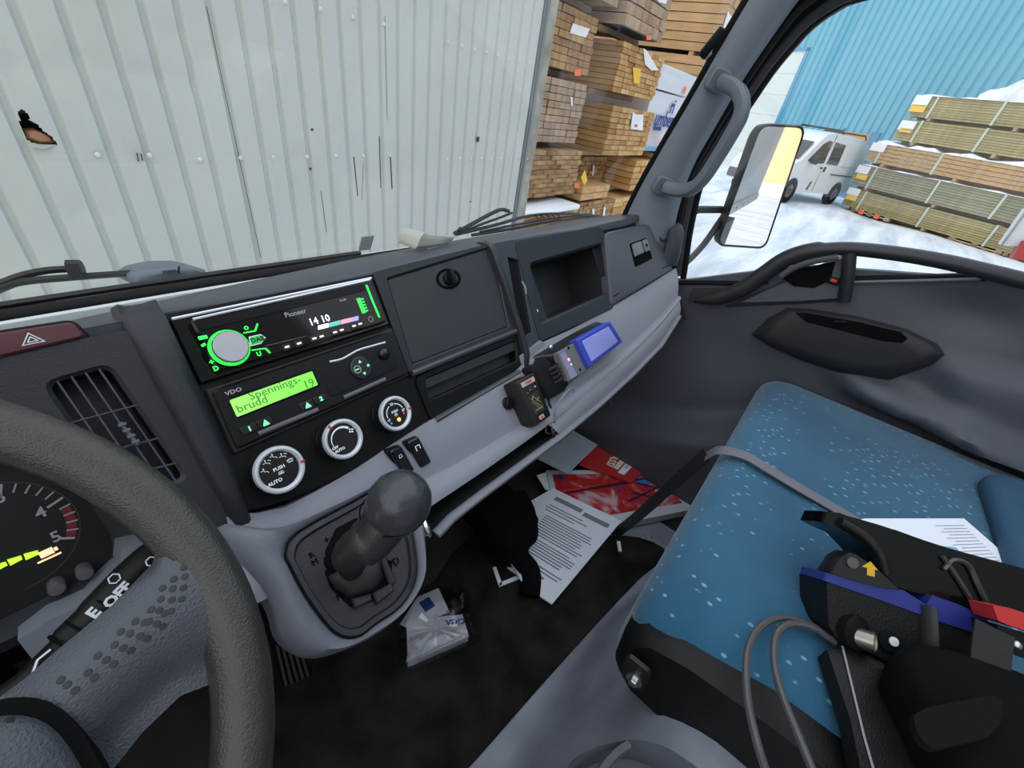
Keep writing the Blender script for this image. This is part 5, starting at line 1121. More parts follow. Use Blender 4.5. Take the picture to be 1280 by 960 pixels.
LT = mat('leaflet', (.66, .65, .66), .7, var=.2, vs=60)
bb_ = MB(); bb_.loft([[p+V((0, 0, -.02)) for p in bx], bx]); bxo = bb_.build('parts_box', mat('leaflet_w', (.85, .86, .90), .7), t, ang=20)
F_ = smat(bx, .001); b = MB(); b.text('VDO', .014, F_(.84, .30), .0001, bold=.0006, sx=1.2); b.build('box_lettering', mat('print_blue', (.05, .08, .4), .6), bxo)
sheet([(512, 797), (575, 778), (578, 795), (508, 827)], -.828, .003, LT, 'grey_leaflet', t)
sheet([(520, 806), (553, 793), (555, 799), (524, 812)], -.8265, .001, PAPER, 'paper_slip', t)
lf = sheet([(500, 780), (522, 746), (548, 735), (562, 765), (510, 785)], -.832, .002, mat('leaflet_w', (.6,)*3), 'white_leaflet', t)
sheet([(524, 753), (536, 746), (544, 757), (532, 765)], -.830, .001, mat('print_blue2', (.03, .06, .3), .5), 'blue_print', lf)
# =====================================================================================================
# THINGS ON THE SEAT
# =====================================================================================================
T = thing('route_paper', onZ(1180, 680, -.41), 'white printed sheet lying on the seat against the back cushion', 'paper')
zp = -.396; sp2_ = sheet([(1060, 655), (1080, 648), (1205, 648), (1228, 668), (1262, 698), (1300, 738), (1200, 728), (1100, 690)], zp, .001, PAPER, 'page', T)
pq = [onZ(1150, 648, zp), onZ(1215, 648, zp), onZ(1300, 728, zp), onZ(1230, 735, zp)]
sheet_marks(pq, [(.15+.1*(i % 2), .12+.05*i, .7, .13+.05*i) for i in range(14)], mat('ink_pale', (.35, .37, .42), .8), 'text_lines', sp2_)
sheet([(1150, 680), (1195, 684), (1210, 700), (1165, 696)], zp+.001, .0008, mat('card_cyan', (.20, .45, .62), .6), 'cyan_card', T)
# crane remote controller
HN = V((-.66, -.22, .72)).normalized(); HA = V((.50, -.86, 0)); HA = (HA-HN*HA.dot(HN)).normalized(); HO = V((.44, -.165, -.355)); HU = HN.cross(HA); HU = HU if HU.z > 0 else -HU
def hp2(px, py, d=0): return hit(px, py, HO+HN*d, HN)
def slab(px, d0, d1, m, nm, par, bev=.0015, ang=35):
    A = [hp2(x, y, d1) for x, y in px]; c_ = sum(A, V())/len(A); b = MB(); b.loft([[p+HN*(d0-d1) for p in A], [p-HN*bev for p in A], [p.lerp(c_, .02) for p in A]]); return b.build(nm, m, par, ang=ang)
HR = thing('crane_controller', HO+HA*.1+HN*-.04, 'black handheld crane controller with a blue band and yellow arrow on the seat', 'controller')
HB = mat('controller_black', (.006, .006, .0065), .45, spec=.3, bump=.5, bs=500)
slab([(1031, 728), (1036, 722), (1100, 745), (1180, 770), (1238, 790), (1243, 830), (1236, 848), (1215, 858), (1180, 856), (1150, 850), (1090, 818), (1045, 797), (1034, 782)], -.05, .0, HB, 'lower_shell', HR, .006)
slab([(1030, 726), (1033, 716), (1070, 722), (1130, 738), (1158, 756), (1166, 744), (1200, 756), (1236, 772), (1243, 800), (1180, 779), (1100, 750)], -.045, .002, mat('band_blue', (.02, .03, .20), .35), 'blue_band', HR, .002)
GLH = mat('hood_gloss', (.004, .004, .004), .16, spec=.35)
slab([(1038, 716), (1050, 697), (1062, 690), (1072, 694), (1098, 712), (1126, 738), (1100, 735), (1060, 724)], -.02, .004, mat('bracket_black', (.012, .011, .010), .3), 'pivot_bracket', HR, .001)
slab([(1027, 652), (1033, 639), (1048, 640), (1080, 652), (1120, 662), (1180, 684), (1240, 700), (1300, 716), (1300, 790), (1236, 771), (1190, 756), (1165, 748), (1120, 734), (1100, 712), (1082, 688), (1062, 668), (1042, 660)], -.05, -.006, GLH, 'hood', HR, .008, 50)
b = MB(); b.tube(spline([hp2(1048, 652, -.008), hp2(1075, 668, -.006), hp2(1096, 690, -.004), hp2(1104, 715, -.006)], 5), (.006, .010), n=10); b.build('hood_rib', HB, HR, ang=70)
b = MB(); b.tube(spline([hp2(1035, 641, -.012), hp2(1100, 659, -.012), hp2(1180, 686, -.012), hp2(1290, 716, -.012)], 4), .0022, n=6); b.build('hood_edge', GLH, HR)
HM = lambda px, py, d: frame(hp2(px, py, d), HA, HU, HN)
b = MB(); b.lathe([(.0055, 0), (.0055, .003), (.004, .003)], HM(1064, 703, .004), 14); b.build('pivot_bolt', mat('bolt_dull', (.12, .12, .11), .4, metal=.6), HR)
b = MB(); M = HM(1088, 712, .0045)
b.poly([M @ V(p) for p in ((-.008, .001, 0), (.000, .008, 0), (.007, .001, 0), (.004, .001, 0), (.004, -.006, 0), (-.003, -.006, 0), (-.003, .001, 0))]); b.build('arrow_mark', mat('arrow_yellow', (.65, .38, .02), .5), HR)
b = MB(); M = HM(1068, 790, .0) @ Matrix.Rotation(.35, 4, 'Y'); b.lathe([(.016, -.01), (.016, .004), (.013, .005)], M, 22); cn_ = b.build('socket', BK, HR)
b = MB(); b.lathe([(.0095, .0), (.0095, .016), (.0075, .016), (.007, .010)], M @ Matrix.Rotation(.5, 4, 'Y') @ Matrix.Translation((.002, -.004, 0)), 20); b.build('socket_barrel', mat('nickel', (.45, .43, .38), .3, metal=1), cn_)
b = MB(); b.lathe([(.010, 0), (.010, .002)], HM(1111, 801, .0), 20); b.build('plug_seat', BK, HR)
b = MB(); b.lathe([(.0042, .001), (.0042, .003), (0, .0035)], HM(1115, 801, .0), 18); b.build('round_plug', mat('plug_white', (.72, .76, .78), .4), HR)
b = MB(); b.tube([hp2(1160, 757, .004), hp2(1162, 800, .004), hp2(1160, 840, .002)], (.008, .005), n=10); b.build('shell_rib', mat('rib_soft', (.03, .03, .033), .35), HR)
b = MB()
for pts in ([(1178, 695), (1190, 712), (1205, 735), (1218, 756)], [(1180, 712), (1192, 700), (1210, 706), (1222, 730), (1232, 752)]): b.tube(spline([hp2(x, y, -.004) for x, y in pts], 4), .0025, n=6)
b.build('wire_guard', mat('guard', (.06, .06, .055), .2, metal=.4), HR)
# grey cable loops
t = thing('grey_cable', onZ(1000, 800, -.405), 'thin grey cable coiled in two loops on the blue seat', 'cable')
zk = -.398; gcm = mat('cable_grey', (.065, .066, .07), .45)
b = MB(); b.tube(spline([hp2(1042, 800, -.01), onZ(1012, 781, zk), onZ(978, 772, zk), onZ(950, 784, zk), onZ(934, 816, zk), onZ(934, 870, zk), onZ(944, 920, zk+.002), onZ(958, 965, zk-.01), onZ(975, 1010, zk-.02)], 7), .0035, n=8); b.build('cable_loop', gcm, t)
b = MB(); b.tube(spline([hp2(1044, 803, -.01), onZ(1016, 785, zk+.005), onZ(988, 780, zk+.005), onZ(970, 795, zk+.003), onZ(968, 830, zk), onZ(978, 870, zk), onZ(998, 920, zk), onZ(1016, 965, zk), onZ(1030, 1010, zk)], 7), .0035, n=8); b.build('cable_loop', gcm, t)
# flat black case with a pale edge
t = thing('flat_case', onZ(1110, 900, -.41), 'flat black case with a thin pale edge lying under the crane controller', 'case')
zf = -.392; q = [onZ(x, y, zf) for x, y in ((1033, 812), (1052, 808), (1130, 830), (1215, 870), (1235, 1010), (1085, 1010), (1062, 900))]
b = MB(); b.loft([[p+V((0, 0, -.016)) for p in q], [p+V((0, 0, -.002)) for p in q], [p.lerp(sum(q, V())/7, .02) for p in q]]); b.build('case_body', HB, t)
b = MB(); b.tube([onZ(1053, 808, zf+.001), onZ(1068, 870, zf+.001), onZ(1080, 920, zf+.001), onZ(1097, 980, zf+.001)], .0010, n=5); b.build('pale_edge', mat('edge_pale', (.32, .32, .33), .5), t)
# soft black pouch at the right bottom
t = thing('tool_pouch', onZ(1220, 920, -.41), 'black fabric pouch with stitched flap behind the crane controller', 'pouch')
b = MB(); lump(b, onZ(1245, 925, -.37), .055, .07, .035, Matrix.Rotation(.5, 4, 'Z'), 8, amp=.04); b.build('pouch_body', BF, t, ang=80)
q = [onZ(x, y, -.318) for x, y in ((1142, 893), (1160, 884), (1245, 868), (1256, 880), (1250, 905), (1235, 922), (1165, 938), (1145, 915))]
b = MB(); A = rq(q, .004, 3); b.loft([[p+V((0, 0, -.006)) for p in A], A]); b.build('pouch_flap', mat('flap_fabric', (.008, .008, .0085), .9, spec=.08, bump=.8, bs=260), t)
# seat belt buckle
t = thing('belt_buckle', onZ(1265, 790, -.36), 'red and black seat belt buckle at the right edge of the seat', 'buckle')
b = MB(); q = [hp2(x, y, .03) for x, y in ((1241, 757), (1262, 760), (1300, 772), (1300, 794), (1262, 782), (1248, 776))]; b.loft([[p-HN*.025 for p in q], q]); b.build('press_button', mat('buckle_red', (.5, .03, .03), .4), t)
b = MB(); q = [hp2(x, y, .028) for x, y in ((1246, 780), (1300, 797), (1300, 830), (1262, 815), (1250, 800))]; b.loft([[p-HN*.03 for p in q], q]); b.build('buckle_case', BK, t)
b = MB(); b.ball(hp2(1270, 806, .03), .004); b.build('buckle_rivet', STEEL, t)
b = MB(); q = [hp2(x, y, .02) for x, y in ((1225, 770), (1262, 778), (1245, 860), (1250, 905), (1290, 960), (1180, 1000), (1170, 930), (1232, 880))]; ribbon([hp2(1243, 785, .03), hp2(1238, 830, .035), hp2(1240, 880, .04), hp2(1250, 930, .05)], .03, HA, MATS['webbing_black'], 'belt_webbing', t)
b.bm.free()
# =====================================================================================================
# OUTSIDE (level frame: z = 0 is the snow)
# =====================================================================================================
def E_(o): o['ext'] = 1; return o
YW = 2.6
# ---- snow ground
def gh(x, y):
    h = .03*sin(x*.9+y*.5)+.02*sin(x*2.3-y*1.1+1)+.03*sin(.35*x+1.7*y)
    t_ = y*.97-x*.12; h += .05*sin(t_*3.1)*math.exp(-((x-9)/9)**2)
    return h*.8-.02
def ax(a, c, n, p=1.6):
    return [a+(c-a)*i/n for i in range(n+1)]
b = MB(); gx = [-40, -20, -10, -5]+ax(-3, 26, 110)+[32, 45, 70]; gy = [-60, -40, -25, -15]+ax(-9, 9, 90)+[14, 22, 40]
b.grid([[V((x, y, gh(x, y) if -3 < x < 26 and -9 < y < 9 else -.02)) for y in gy] for x in gx])
def snowm():
    m = mat('snow', (.82, .86, .92), .55, bump=0); t = m.node_tree; bs = t.nodes['Principled BSDF']; co = nd(t, 'ShaderNodeTexCoord'); mp_ = nd(t, 'ShaderNodeMapping'); mp_.inputs['Rotation'].default_value = (0, 0, .55); mp_.inputs['Scale'].default_value = (.22, 1.5, 1); t.links.new(co.outputs['Object'], mp_.inputs[0])
    n = nd(t, 'ShaderNodeTexNoise'); n.inputs['Scale'].default_value = 1.3; n.inputs['Detail'].default_value = 7; n.inputs['Roughness'].default_value = .65; t.links.new(mp_.outputs[0], n.inputs['Vector'])
    r = nd(t, 'ShaderNodeValToRGB'); e = r.color_ramp.elements; e[0].position = .34; e[0].color = (.52, .58, .66, 1); e[1].position = .56; e[1].color = (.86, .89, .94, 1); t.links.new(n.outputs[0], r.inputs[0]); t.links.new(r.outputs[0], bs.inputs['Base Color'])
    n2 = nd(t, 'ShaderNodeTexNoise'); n2.inputs['Scale'].default_value = 5; n2.inputs['Detail'].default_value = 6; t.links.new(mp_.outputs[0], n2.inputs['Vector']); bp_ = nd(t, 'ShaderNodeBump'); bp_.inputs['Strength'].default_value = .6; bp_.inputs['Distance'].default_value = .05; t.links.new(n2.outputs[0], bp_.inputs['Height']); t.links.new(bp_.outputs[0], bs.inputs['Normal'])
    return m
SNM = snowm(); tag(E_(b.build('floor_snow', SNM, ang=80)), 'rutted snow covered yard', kind='structure')
# ---- corrugated wall straight ahead
CW = mat('cladding_white', (.475, .50, .465), .42, bump=0, col2=(.52, .545, .505), vs=1.5)
WL = thing('wall_front', V((1.5, YW, 0)), None, None, kind='structure'); WL['label'] = 'pale green white corrugated steel wall in front of the windscreen'; E_(WL)
PIT = .128
def prof(x0, n):
    o = []
    for i in range(n):
        x = x0+i*PIT; o += [(x, 0), (x+.088, 0), (x+.100, .016), (x+.114, .016), (x+.126, .0)]
    return o+[(x0+n*PIT, 0)]
hole = [eY(x*.390625, y*.390625, YW) for x, y in ((56, 358), (68, 349), (88, 362), (95, 385), (120, 398), (140, 420), (165, 438), (184, 462), (160, 472), (126, 464), (84, 448), (74, 420), (64, 390))]
def inside(x, z, P):
    c = False; j = len(P)-1
    for i in range(len(P)):
        if (P[i].z > z) != (P[j].z > z) and x < (P[j].x-P[i].x)*(z-P[i].z)/(P[j].z-P[i].z)+P[i].x: c = not c
        j = i
    return c
random.seed(4)
def dents(x, z, D): return sum(.010*math.exp(-((x-a)/.035)**2-((z-c_)/.03)**2) for a, c_ in D)
DN = [(p.x, p.z) for p in (eY(x*.390625, y*.390625, YW) for x, y in ((45, 205), (165, 232), (242, 182), (340, 215), (440, 232), (520, 250), (600, 270), (560, 102), (655, 180), (340, 490), (445, 500), (955, 495), (255, 680), (345, 690), (850, 165)))]
hx0 = min(p.x for p in hole); hx1 = max(p.x for p in hole); hz0 = min(p.z for p in hole); hz1 = max(p.z for p in hole)
x = 3.52-8*PIT*6
k = 0
while x < 3.51:
    b = MB(); pr = prof(x, 8); x1 = x+8*PIT
    near = x < 3.2 and x1 > -.4
    zs = [0, .4]+([.4+.03*i for i in range(1, 62)] if near else [1.2, 2.2])+[2.4, 3.2, 4.5]
    px_ = []
    for (a, d), (a2, d2) in zip(pr, pr[1:]):
        m_ = max(1, int((a2-a)/.005)) if (a < hx1 and a2 > hx0) else (3 if near and a2-a > .05 else 1)
        for i in range(m_): px_.append((a+(a2-a)*i/m_, d+(d2-d)*i/m_))
    px_.append(pr[-1])
    if hx0 < x1 and hx1 > x: zs = sorted(set([round(z, 4) for z in zs]+[round(hz0-.02+.004*i, 4) for i in range(int((hz1-hz0+.04)/.004)+1)]))
    V_ = [[b.bm.verts.new((a, YW+(.016-d)*-1+.016+dents(a, z, DN)+.0015*sin(a*9+z*2), z)) for a, d in px_] for z in zs]
    for j in range(len(zs)-1):
        for i in range(len(px_)-1):
            if inside((px_[i][0]+px_[i+1][0])/2, (zs[j]+zs[j+1])/2, hole): continue
            b.bm.faces.new((V_[j][i], V_[j][i+1], V_[j+1][i+1], V_[j+1][i]))
    for v in [v for v in b.bm.verts if not v.link_faces]: b.bm.verts.remove(v)
    b.build('cladding_sheet', CW, WL, ang=25)
    x = x1+.0; k += 1
b = MB(); b.box((.5, YW+.10, 2.2), (6.2, .02, 4.4)); b.build('wall_core', VOID, WL)
def eo(px, py, y): return eY(px*.390625, py*.390625, y)
hc = sum(hole, V())/len(hole)
b = MB(); q = [eo(x, y, YW+.03) for x, y in ((80, 418), (110, 415), (135, 424), (165, 440), (178, 458), (130, 462), (84, 444))]; b.loft([[p+V((0, .05, 0)) for p in q], q, [p.lerp(sum(q, V())/7, .3)+V((0, -.012, .004)) for p in q]]); b.build('torn_board', mat('torn_board', (.42, .22, .11), .8, bump=.6, bs=60), WL, ang=20)
b = MB(); b.grid([[eo(78, 444, YW+.014), eo(105, 458, YW+.014), eo(135, 462, YW+.014), eo(182, 462, YW+.014)], [eo(80, 452, YW-.012), eo(105, 470, YW-.02), eo(137, 476, YW-.02), eo(168, 470, YW-.01)]]); b.build('bent_edge', CW, WL)
SCR = mat('screw_head', (.62, .64, .62), .4); b = MB()
sc0 = None
def screw(p):
    global sc0
    if sc0 is None:
        b = MB(); b.lathe([(.011, 0), (.011, .003), (.007, .006), (.006, .010), (0, .011)], frame(p, X3, V((0, 0, 1)), V((0, -1, 0))), 10); sc0 = b.build('screw', SCR, WL); sc0_p.append(V(p))
    else:
        c = sc0.copy(); COL.objects.link(c); c.parent = WL; c.location = sc0.location+V(p)-sc0_p[0]
sc0_p = []
z1_ = eo(640, 510, YW).z; z2_ = eo(1128, 56, YW).z
for x_, y_ in ((313, 495), (479, 497), (640, 510), (770, 505), (874, 503), (982, 501), (1075, 499), (1162, 499), (1247, 497), (912, 6), (1025, 31), (1128, 56), (1228, 77)): p = eo(x_, y_, YW+.0); p.y = YW-.001; screw(p)
for i in range(9): screw((2.55+PIT*i, YW-.001, z1_+.003*(i % 2))); screw((2.50+PIT*i, YW-.001, z2_))
SCM = mat('scratch_dark', (.04, .045, .04), .8); 
def mark(px, wd, nm='scratch'):
    P = [eY(x, y, YW+.0) for x, y in px]
    for p in P: p.y = YW-.0015
    b = MB(); b.tube(P, (.0008, wd), n=4, flat=V((0, 1, 0))); b.build(nm, SCM, WL)
for q_, w_ in (([(258, 8), (284, 130), (326, 322)], .0016), ([(442, 196), (447, 245)], .004), ([(454, 205), (452, 250)], .0016), ([(474, 170), (476, 235)], .003), ([(488, 196), (490, 236)], .004), ([(481, 20), (484, 150)], .0012), ([(401, 238), (408, 290)], .0015), ([(171, 191), (173, 202)], .0025), ([(176, 192), (178, 201)], .0025)): mark(q_, w_)
b = MB(); p = eY(597, 174, YW); b.box((p.x, YW-.003, p.z), (.030, .004, .035)); b.build('dark_plate', SCM, WL)
for x_, y_ in ((390, 162), (388, 211), (588, 252)): p = eY(x_, y_, YW); b = MB(); b.lathe([(.008, 0), (0, .001)], frame(V((p.x, YW-.001, p.z)), X3, Z3, V((0, -1, 0))), 8); b.build('spot', SCM, WL)
b = MB(); b.box((3.53, YW+.03, 2.2), (.03, .10, 4.4)); b.box((3.515, YW-.004, 2.2), (.05, .006, 4.4)); b.build('edge_flashing', mat('flashing', (.22, .24, .24), .4, metal=.3), WL)
CON = mat('concrete', (.24, .225, .18), .85, bump=.9, bs=18, col2=(.40, .375, .31), vs=7)
b = MB()
rows = []
for j in range(30):
    z = 4.5*j/29; r_ = random.uniform; rows.append([V((3.548, YW+.20, z)), V((3.548, YW+.06, z)), V((3.555+r_(-.004, .004), YW+.02, z)), V((3.71+r_(-.008, .010), YW+.02+r_(-.004, .004), z)), V((3.73+r_(-.008, .008), YW+.05, z)), V((3.73, YW+.20, z))])
b.grid(rows); tag(E_(b.build('trim_post', CON, ang=60)), 'rough concrete post at the end of the corrugated wall', kind='structure')
# ---- timber packs -----------------------------------------------------------------------------------
def wood(name, cols):
    m = bpy.data.materials.new(name); m.use_nodes = True; t = m.node_tree; bs = t.nodes['Principled BSDF']; bs.inputs['Roughness'].default_value = .75
    oi = nd(t, 'ShaderNodeObjectInfo'); r = nd(t, 'ShaderNodeValToRGB'); r.color_ramp.interpolation = 'LINEAR'; t.links.new(oi.outputs['Random'], r.inputs[0])
    e = r.color_ramp.elements; e[0].color = cols[0]+(1,); e[1].color = cols[-1]+(1,)
    for i, c_ in enumerate(cols[1:-1]): q = e.new((i+1)/(len(cols)-1)); q.color = c_+(1,)
    co = nd(t, 'ShaderNodeTexCoord'); n = nd(t, 'ShaderNodeTexNoise'); n.inputs['Scale'].default_value = 14; n.inputs['Detail'].default_value = 5; mp_ = nd(t, 'ShaderNodeMapping'); mp_.inputs['Scale'].default_value = (1, .12, 1); t.links.new(co.outputs['Object'], mp_.inputs[0]); t.links.new(mp_.outputs[0], n.inputs['Vector'])
    mr_ = nd(t, 'ShaderNodeMapRange'); mr_.inputs[1].default_value = .3; mr_.inputs[2].default_value = .7; mr_.inputs[3].default_value = .72; mr_.inputs[4].default_value = 1.15; t.links.new(n.outputs[0], mr_.inputs[0])
    mu = nd(t, 'ShaderNodeMix', data_type='RGBA', blend_type='MULTIPLY'); mu.inputs[0].default_value = 1; t.links.new(r.outputs[0], mu.inputs[6]); t.links.new(mr_.outputs[0], mu.inputs[7]); t.links.new(mu.outputs[2], bs.inputs['Base Color']); return m
WO = {'orange': wood('wood_orange', [(.52, .30, .11), (.38, .20, .07), (.62, .40, .17), (.46, .25, .08), (.66, .46, .22)]),
      'brown': wood('wood_brown', [(.30, .16, .07), (.40, .24, .11), (.25, .13, .06), (.48, .33, .14), (.34, .19, .09)]),
      'grey': wood('wood_grey', [(.34, .24, .16), (.42, .30, .20), (.30, .20, .13), (.46, .34, .22)]),
      'green': wood('wood_green', [(.34, .28, .13), (.30, .25, .11), (.38, .31, .15)]), 'olive': wood('wood_olive', [(.27, .26, .16), (.24, .23, .15), (.30, .28, .18)]), 'tan': wood('wood_tan', [(.45, .28, .13), (.42, .26, .12), (.48, .31, .15)])}
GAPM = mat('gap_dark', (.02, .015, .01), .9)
MARKM = {'white': mat('tag_white', (.75, .76, .76), .6), 'orange': mat('spray_orange', (.85, .18, .05), .6), 'yellow': mat('tag_yellow', (.80, .48, .05), .6)}
def pack(lab, x0, x1, z0, z1, yf, rows, cols, L, kind, sp=True, jit=.012, brick=False, marks=()):
    T = E_(thing('timber_pack', V(((x0+x1)/2, yf+L/2, z0)), lab, 'timber pack', None))
    W_, H_ = (x1-x0)/cols, (z1-z0-(.03 if sp else 0))/rows; proto = None; rnd = random.Random(int(x0*100+z0*37))
    for j in range(rows):
        off = (W_/2 if brick and j % 2 else 0)
        for i in range(cols+(1 if off else 0)):
            xa = x0+i*W_-off; xb = xa+W_
            if off and i == 0: xa = x0
            if off and i == cols: xb = x1
            w_ = xb-xa
            if abs(w_-W_) > 1e-4:
                if w_ < .02: continue
            c_ = V(((xa+xb)/2, yf+L/2+rnd.uniform(-jit, jit), z0+(.03 if sp else 0)+(j+.5)*H_))
            if proto is None:
                b = MB(); b.box(c_, (W_*.975, L, H_*.90)); o = b.build('board', WO[kind], T, flat=True); proto = (o, V(c_))
            else:
                o = proto[0].copy(); COL.objects.link(o); o.parent = T; o.location = proto[0].location+c_-proto[1]
                if abs(w_-W_) > 1e-4: # half board at a row end
                    o.scale = (w_/W_, 1, 1); 
                    o.location = proto[0].location+V((c_.x-T.location.x-(proto[1].x-T.location.x)*w_/W_, c_.y-proto[1].y, c_.z-proto[1].z))
                    o.location.x = c_.x-T.location.x-(proto[1].x-T.location.x)*w_/W_
            o.rotation_euler = (0, 0, 0)
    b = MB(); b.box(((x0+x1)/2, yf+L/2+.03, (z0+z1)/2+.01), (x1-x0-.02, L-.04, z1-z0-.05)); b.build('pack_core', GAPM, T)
    if sp:
        for dy in (.35, L*.5, L-.4): b = MB(); b.box(((x0+x1)/2, yf+dy, z0-.0), (x1-x0, .08, .055)); b.build('spacer_batten', WO['grey'], T, flat=True)
    for m_, px in marks:
        q = [eY(x, y, yf-jit-.004) for x, y in px]; b = MB(); b.loft([q, [p+V((0, -.004, 0)) for p in q]]); b.build('paper_tag' if m_ != 'orange' else 'spray_dot', MARKM[m_], T, flat=True)
    return T
def sq(x, y, r): return [(x-r, y-r), (x+r, y-r), (x+r, y+r), (x-r, y+r)]
yA, yC = 3.1, 2.95
pack('upper brown pack beside the concrete post, cut by the top of the picture', 3.95, 5.32, 2.42, 3.1, 3.0, 7, 5, 3.0, 'grey')
pack('brown pack with a folded white sheet on its ends, beside the concrete post', 3.98, 5.17, 1.80, 2.33, yA, 8, 5, 3.0, 'brown', marks=(('white', [(716, 29), (737, 36), (735, 41), (732, 47), (712, 41), (714, 35)]), ('orange', sq(722, 90.5, 4))))
pack('weathered grey pack under the sheeted pack beside the concrete post', 3.98, 5.22, 1.12, 1.75, yA, 9, 5, 3.0, 'grey', marks=(('white', [(713, 121), (715, 121), (716, 131), (714, 133)]),))
pack('dark brick-stacked pack low behind the concrete post', 3.90, 5.28, .56, 1.085, 3.0, 10, 6, 3.0, 'brown', brick=True, marks=(('orange', sq(721, 232, 3)), ('yellow', [(726, 222), (731, 212), (734, 226), (730, 232)])))
pa = pack('lowest dark pack with a snow covered top, by the wiper', 3.85, 5.36, .02, .47, 2.92, 9, 6, 3.0, 'brown', brick=True, sp=False, marks=(('white', [(740, 261), (743, 261), (743, 270), (741, 270)]), ('white', [(755, 259), (757, 259), (755, 271), (753, 271)])))
b = MB(); b.box((4.45, 3.0, .50), (1.25, .5, .06), bev=.02); tag(E_(b.build('snow_cap', SNM)), 'snow lying on the lowest dark timber pack', 'snow', kind='stuff')
pack('small dark brown pack set back between the two columns of timber', 6.15, 6.95, .52, .93, 3.5, 6, 5, 2.6, 'brown', brick=True, marks=(('white', [(741, 207), (743, 206), (742, 218), (740, 220)]),))
pack('two pale thick beams lying on the lowest packs', 5.36, 6.15, .50, .68, 2.94, 2, 1, 2.8, 'orange', sp=False)
pack('low brown pack under the pale beams', 5.42, 6.4, .02, .47, 2.94, 9, 5, 2.8, 'brown', brick=True, sp=False)
pack('tall orange-brown pack at the top of the centre column', 5.38, 6.46, 2.30, 3.15, 2.9, 8, 6, 3.0, 'grey', marks=(('orange', sq(811, 47, 3)), ('white', [(818, -4), (834, 0), (832, 5), (824, 3)])))
pack('pack with a white flap and a yellow tag in the centre column', 5.56, 6.82, 1.71, 2.22, yC, 9, 6, 3.0, 'orange', marks=(('white', [(804, 60), (808, 63), (823, 88), (814, 88), (806, 80)]), ('yellow', [(791, 84), (801, 86), (799, 105), (792, 104)])))
pack('bright orange pack with a white paper tag in the centre column', 5.70, 7.02, 1.02, 1.61, yC, 9, 6, 3.0, 'orange', marks=(('white', [(791, 140), (795, 143), (804, 143), (803, 163), (788, 161)]), ('orange', sq(794.5, 157, 1.8))))
pack('low pack with a green strap below the bright orange pack', 6.98, 7.72, .50, .97, 3.0, 5, 3, 2.8, 'orange')
pack('lowest orange pack beside the grey pillar', 6.6, 8.6, .02, .44, 3.0, 6, 6, 2.8, 'orange', sp=False)
pack('orange pack standing right of the low strapped pack, half behind the pillar', 7.78, 8.9, .50, 1.06, 2.95, 8, 5, 2.8, 'orange')
pack('high pack of wide boards at the right end of the timber, by the pillar', 8.72, 9.9, 2.50, 3.5, 3.0, 8, 5, 3.9, 'tan', marks=(('white', [(910, 14), (916, 24), (908, 36), (904, 34)]),))
pack('thin pale pack directly under the high pack of wide boards', 8.6, 9.8, 2.22, 2.47, 3.05, 2, 2, 3.0, 'tan', sp=False)
FILM = mat('wrap_film', (.62, .66, .72), .3, bump=.4, bs=12, coat=.2)
def wrapped(lab, x0, x1, z0, z1, yf, tilt=0):
    T = E_(thing('wrapped_pack', V(((x0+x1)/2, yf+1.4, z0)), lab, 'wrapped pack')); b = MB(); rnd = random.Random(int(z0*100)); rows_ = []
    for j in range(9):
        z = z0+(z1-z0)*j/8; rows_.append([V((x0+rnd.uniform(-.012, .012), yf+2.8, z)), V((x0+rnd.uniform(-.012, .012), yf+1.4, z)), V((x0+.01, yf, z))]+[V((x0+(x1-x0)*i/6, yf-rnd.uniform(0, .02), z+tilt*i/6)) for i in range(1, 6)]+[V((x1, yf, z+tilt)), V((x1, yf+2.8, z+tilt))])
    b.grid(rows_); b.bm.faces.new([b.bm.verts.new(p) for p in rows_[-1]]); b.bm.faces.new([b.bm.verts.new(p) for p in rows_[0]]); b.build('plastic_wrap', FILM, T, ang=50); return T
t1 = wrapped('white plastic wrapped pack with an orange spray mark under the high timber pack', 7.02, 8.75, 1.90, 2.19, 3.08)
b = MB(); b.lathe([(.05, 0), (0, .002)], frame(eY(856, 113, 3.04), X3, Z3, V((0, -1, 0))), 12); b.build('spray_dot', MARKM['orange'], t1)
t2 = wrapped('white plastic wrapped pack printed with a dark blue timber company name', 7.06, 8.9, 1.10, 1.88, 3.1)
BL = mat('print_navy', (.03, .05, .25), .5)
def wt(s, px, py, size, m, par, bold=.004):
    b = MB(); p = eY(px, py, 3.06); b.text(s, size, frame(p, X3, Z3, V((0, -1, 0))), .002, bold=bold); return b.build('printed_lettering', m, par)
wt('umber', 831, 150, .30, BL, t2, .005); wt('ri', 841, 134, .28, BL, t2, .006); wt('Sweden', 822, 160, .10, BL, t2); wt('lumber', 848, 160, .10, BL, t2)
b = MB()
for i in range(6): b.tube([V((7.3+.10*i+.05*sin(k*.5+i*.4), 3.065, 1.16+.032*k)) for k in range(9)], (.001, .007), n=4, flat=V((0, 1, 0)))
b.build('ring_print', mat('print_rust', (.55, .25, .16), .5), t2)
b = MB(); b.box((7.95, 3.06, 1.125), (1.7, .01, .05)); b.build('blue_edge', mat('print_cyan', (.10, .35, .55), .5), t2)
